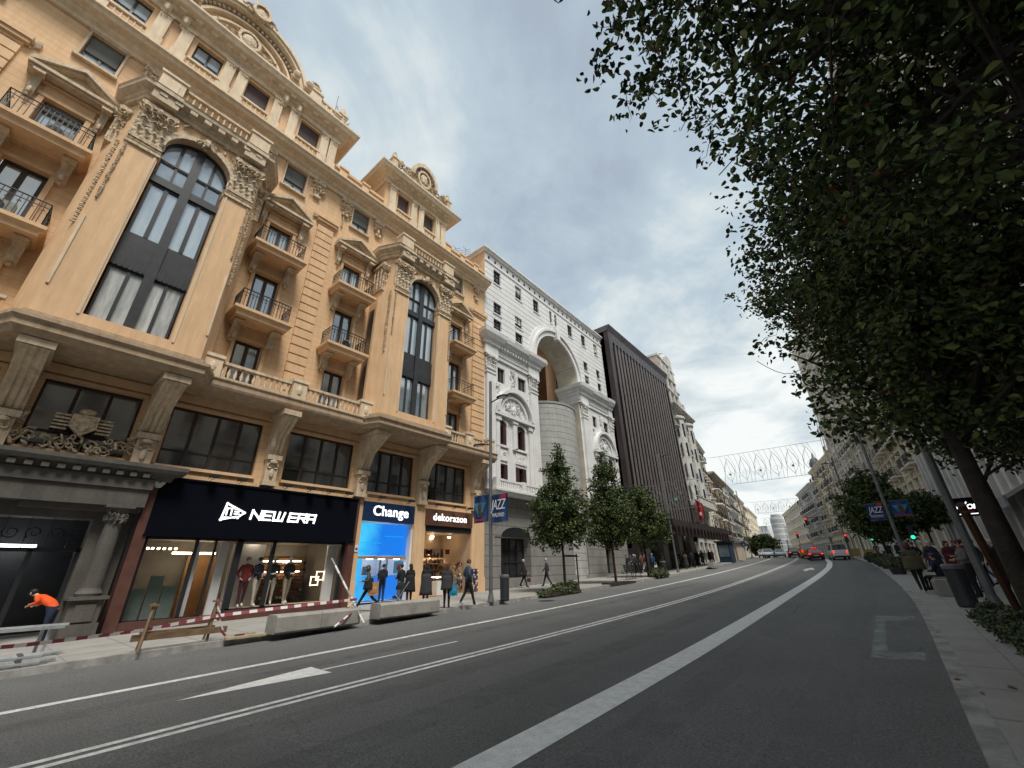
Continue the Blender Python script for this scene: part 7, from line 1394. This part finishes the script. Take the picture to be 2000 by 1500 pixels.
# kiosk and shelter
t = thing('kiosk', 'dark blue pavement kiosk on the left before the far lamp post', 'kiosk', (-14.3, 57.5, gz(57))); z = gz(57) + SW; mb = MB(); mb.box(-15.0, -13.6, 56.8, 58.6, z, z + 2.2); mb.build('cabin', 'kiosk_blue', t); mb = MB(); mb.box(-15.2, -13.4, 56.6, 58.8, z + 2.2, z + 2.38); mb.build('roof', 'iron', t); mb = MB(); mb.box(-14.85, -13.75, 56.76, 56.8, z + .6, z + 1.9); mb.build('poster_window', 'glass_blue', t)
t = thing('kiosk', 'tan round-roofed kiosk just behind the blue one', 'kiosk', (-14.4, 62.5, gz(62))); z = gz(62) + SW; mb = MB(); mb.lathe(-14.5, 63, [(1.0, z), (1.0, z + 2.1)], 12); mb.build('cabin', 'tan_wall', t); mb = MB(); mb.lathe(-14.5, 63, [(1.3, z + 2.1), (1.2, z + 2.3), (.3, z + 2.6)], 12); mb.build('roof', 'iron', t)
t = thing('road_sign', 'round blue sign with white arrow at the far left kerb', 'sign', (-13.6, 63, gz(63))); z = gz(63) + SW; mb = MB(); mb.tube([(-13.35, 63, z), (-13.35, 63, z + 1.9)], .03, 5); mb.build('post', 'steel_pole', t); mb = MB(frame(0, 0, 1, 0, 0, 1)); mb.arch_band(-13.35, z + 1.9, 0.01, .36, 62.93, 62.96, 1, 20, 0, 2 * pi); mb.build('disc', 'glow_blue' if False else 'cloth_blue', t); mb = MB(); mb.box(-13.39, -13.31, 62.9, 62.93, z + 1.7, z + 2.05); mb.prism_d([(-13.47, z + 1.8), (-13.23, z + 1.8), (-13.35, z + 1.65)], 62.9, 62.93); mb.build('arrow', 'white_paint', t)
# traffic lights
def signal(x, y, z, col, lb, pole=None, arm=None):
    t = thing('traffic_light', lb, 'traffic light', (x, y, z)); mb = MB(); mb.box(x - .14, x + .14, y, y + .2, z - .45, z + .45); mb.build('housing', 'iron', t); mb = MB(); mb.ell((x, y - .02, z + (.27 if col == 'red_light' else -.27)), (.11, .04, .11), 10, 6); mb.build('lit_lens', col, t); mb = MB(); mb.ell((x, y - .02, z), (.1, .03, .1), 8, 4); mb.build('dark_lens', 'bin_dark', t)
    mb = MB()
    if arm: mb.tube([(x, y + .1, z + .4), (arm, y + .1, z + .42), (arm + .25, y + .1, z + .2), (arm + .35, y + .1, gz(y))], .05, 6); mb.build('arm', 'steel_pole', t)
    elif pole: mb.tube([(x, y + .25, gz(y)), (x, y + .25, z + .5)], .05, 6); mb.build('post', 'steel_pole', t)
signal(-5.75, 62, 6.0, 'red_light', 'red traffic light hung from the long arm over the road', None, -2.4); signal(-2.45, 61, 3.9, 'red_light', 'red traffic light on the post at the right kerb', True); signal(-9.1, 80, 5.4, 'red_light', 'distant red traffic light over the left lanes', True); signal(-.2, 52, 3.6, 'green_light', 'green traffic light under the rounded tree', True); signal(1.9, 38, 3.1, 'green_light', 'green light beyond the banner lamp post', True)
# yellow works panels
for k, (x, y) in enumerate(((-2.0, 58.5), (-.75, 51.5))): t = thing('works_panel', ('yellow works panel right of the white van', 'yellow works panel nearer the planters')[k], 'panel', (x, y, gz(y))); mb = MB(); mb.box(x - .4, x + .4, y, y + .06, gz(y) + .3, gz(y) + 1.05); mb.build('board', 'yellow_panel', t); mb = MB(); mb.box(x - .36, x - .30, y, y + .06, gz(y), gz(y) + .3); mb.box(x + .30, x + .36, y, y + .06, gz(y), gz(y) + .3); mb.build('feet', 'iron', t)
# projecting shop panels and awnings at the right edge
for k, (x, y, z0, z1, lb) in enumerate(((4.75, 41.5, 3.7, 4.9, 'orange projecting shop sign farther along the pilastered building'), (4.85, 32.5, 3.85, 5.0, 'orange projecting shop sign nearer the dark trunk'))):
    t = thing('projecting_sign', lb, 'sign', (x, y, z0)); mb = MB(); mb.box(x - .05, x + .5, y, y + .14, z0, z1); mb.build('panel', 'orange_sign', t); mb = MB(); mb.box(x - .10, x - .05, y - .03, y + .17, z0 - .05, z1 + .05); mb.box(x - .1, x + .5, y - .03, y + .17, z1, z1 + .05); mb.tube([(x, y + .07, z1 + .1), (x + .9, y + .07, z1 + .1)], .03, 5); mb.build('frame', 'white_paint', t)
t = thing('awning', 'pale sloping shop awning at the right edge behind the trunk', 'awning', (4.6, 27, 3.4)); mb = MB(frame(0, 0, 1, 0, 0, 1)); mb.prism_d([(4.1, 3.45), (4.1, 3.6), (5.5, 4.4), (5.5, 4.25)], 23.5, 28.0); mb.build('cloth', 'pavement', t); mb = MB(); mb.box(4.05, 4.12, 23.5, 28, 3.2, 3.6); mb.build('valance', 'grey_panel', t)
t = thing('pavement_kiosk', 'dark grey kiosk cabinet with a pale rim by the near shop fronts', 'kiosk', (3.6, 14, .5)); z = gz(14) + SW; mb = MB(); mb.box(3.1, 4.3, 13.4, 15.0, z, z + 2.1); mb.build('cabin', 'grey_panel', t); mb = MB(); mb.box(3.0, 4.4, 13.3, 15.1, z + 2.1, z + 2.25); mb.build('roof', 'pavement', t); mb = MB(); mb.box(3.25, 4.15, 13.36, 13.4, z + .8, z + 1.9); mb.build('shutter', 'bin_dark', t)
# ---------------------------------------------------------------- vehicles
def car(label, x, y, rz, m, kind='car', name='parked_car', lights='red_light', s=1, grp=None, dark=None):
    t = local(name, label, 'van' if kind == 'van' else 'car', grp); w_, l, h = (.78, 2.0, 1.28) if kind == 'car' else (.80, 2.0, 1.62)
    mb = MB()      # sections along the length (y), rear at -l
    if kind == 'car': S_ = [(-l, .42, .66, .70), (-l + .12, .22, .80, .76), (-l + .7, .20, .84, w_), (0, .20, .82, w_), (l - .8, .20, .78, w_), (l - .1, .25, .62, .72), (l, .34, .5, .6)]
    else: S_ = [(-l, .30, .95, .74), (-l + .06, .22, 1.0, w_), (0, .2, .98, w_), (l - .9, .2, .92, w_), (l - .1, .25, .7, .74), (l, .34, .55, .62)]
    R = []
    for yy, z0, z1, ww in S_: R.append([mb.pt(a * ww, yy, zz) for a, zz in ((-.92, z0), (-1, z0 + .12), (-1, z0 + (z1 - z0) * .6), (-.94, z1), (.94, z1), (1, z0 + (z1 - z0) * .6), (1, z0 + .12), (.92, z0))])
    for a, b in zip(R, R[1:]):
        for k in range(8): mb.face(a[k], b[k], b[(k + 1) % 8], a[(k + 1) % 8])
    mb.face(*R[0]); mb.face(*R[-1][::-1]); body = mb.build('body', m, t, smooth=False)
    C_ = [(-l + .35, .80, .70), (-l + .95, h, .56), (.25, h, .56), (l - .95, .80, .68)] if kind == 'car' else [(-l + .08, .97, .75), (-l + .25, h, .64), (.45, h, .64), (l - .85, .90, .72)]
    mb = MB(); R = [[mb.pt(-a, yy, zz), mb.pt(a, yy, zz)] for yy, zz, a in C_]
    for a, b in zip(R, R[1:]): mb.face(a[0], a[1], b[1], b[0])
    mb.face(*[r[0] for r in R]); mb.face(*[r[1] for r in R][::-1]); mb.build('glasshouse', 'glass_dark', t)
    mb = MB(); (y1_, z1_, a1), (y2_, z2_, a2) = C_[1], C_[2]; mb.box(-a1 - .02, a1 + .02, y1_ - .03, y2_ + .03, z1_ - .02, z1_ + .03)
    for (ya, za, aa), (yb, zb_, ab) in ((C_[0], C_[1]), (C_[3], C_[2])):
        for s_ in (-1, 1): mb.tube([(s_ * aa, ya, za), (s_ * ab, yb, zb_)], .035, 4)
    mb.build('roof', m, t)
    for sx in (-1, 1):
        for yy in (-l + .62, l - .65):
            mb = MB(frame(0, 0, 0, 1, 1, 0)); P = [(yy + .27 * cos(k * pi / 8), .27 + .27 * sin(k * pi / 8)) for k in range(16)]; mb._prism([(u, sx * w_ * .80, z) for u, z in P], [(u, sx * (w_ + .02), z) for u, z in P]); wl = mb.build('wheel', 'tyre', t); mb = MB(frame(0, 0, 0, 1, 1, 0)); P = [(yy + .15 * cos(k * pi / 6), .27 + .15 * sin(k * pi / 6)) for k in range(12)]; mb._prism([(u, sx * (w_ + .02), z) for u, z in P], [(u, sx * (w_ + .03), z) for u, z in P]); mb.build('hubcap', 'galvanised', wl)
    for s_ in (-1, 1):
        mb = MB(); q_ = .12 if kind == 'car' else .06; mb.box(s_ * w_ * .78 - q_, s_ * w_ * .78 + q_, -l - .02, -l + .1, .60 if kind == 'car' else .66, .72 if kind == 'car' else .94); mb.build('tail_light', lights, t); mb = MB(); mb.box(s_ * w_ * .65 - .12, s_ * w_ * .65 + .12, l - .1, l + .02, .50, .62); mb.build('headlight', 'white_paint', t); mb = MB(); mb.box(s_ * (w_ + .02) - .07, s_ * (w_ + .02) + .07, l - 1.1, l - 1.0, .85, .98); mb.build('mirror', m, t)
    mb = MB(); mb.box(-.24, .24, -l - .03, -l, .42, .52); mb.build('number_plate', 'white_paint', t); mb = MB(); mb.box(-w_ * .9, w_ * .9, -l - .05, -l + .1, .20, .38); mb.box(-w_ * .85, w_ * .85, l - .12, l + .04, .22, .36); mb.build('bumper', 'iron', t)
    place(t, x, y, gz(y), rz, s); return t
c_ = car('red car braking at the lights, nearest car in the middle lane', -5.75, 60.5, HL(9), 'car_red', name='car', s=.92)
mb = MB(); mb.box(-.3, .3, -1.2, -.9, 1.30, 1.34); mb.build('high_brake_light', 'red_light', c_)
car('orange and yellow van waiting just ahead of the red car', -7.0, 66.5, HL(10), 'car_orange', 'van', name='van', s=1.0)
car('white people carrier in the right-hand lane', -3.55, 59.5, HL(11), 'car_white', 'van', name='van', s=.92)
car('small dark car farther off in the left lane', -9.2, 72, HL(12), 'car_dark', name='car', s=.9)
for k, (x, y) in enumerate(((-12.7, 74), (-13.9, 77.5), (-12.1, 80))): car(('nearest', 'leftmost', 'rearmost')[k] + ' of the white cars coming round the far bend', x, y, HL(190), 'car_white', name='car', lights='white_paint', s=.92, grp='white cars at the far bend')
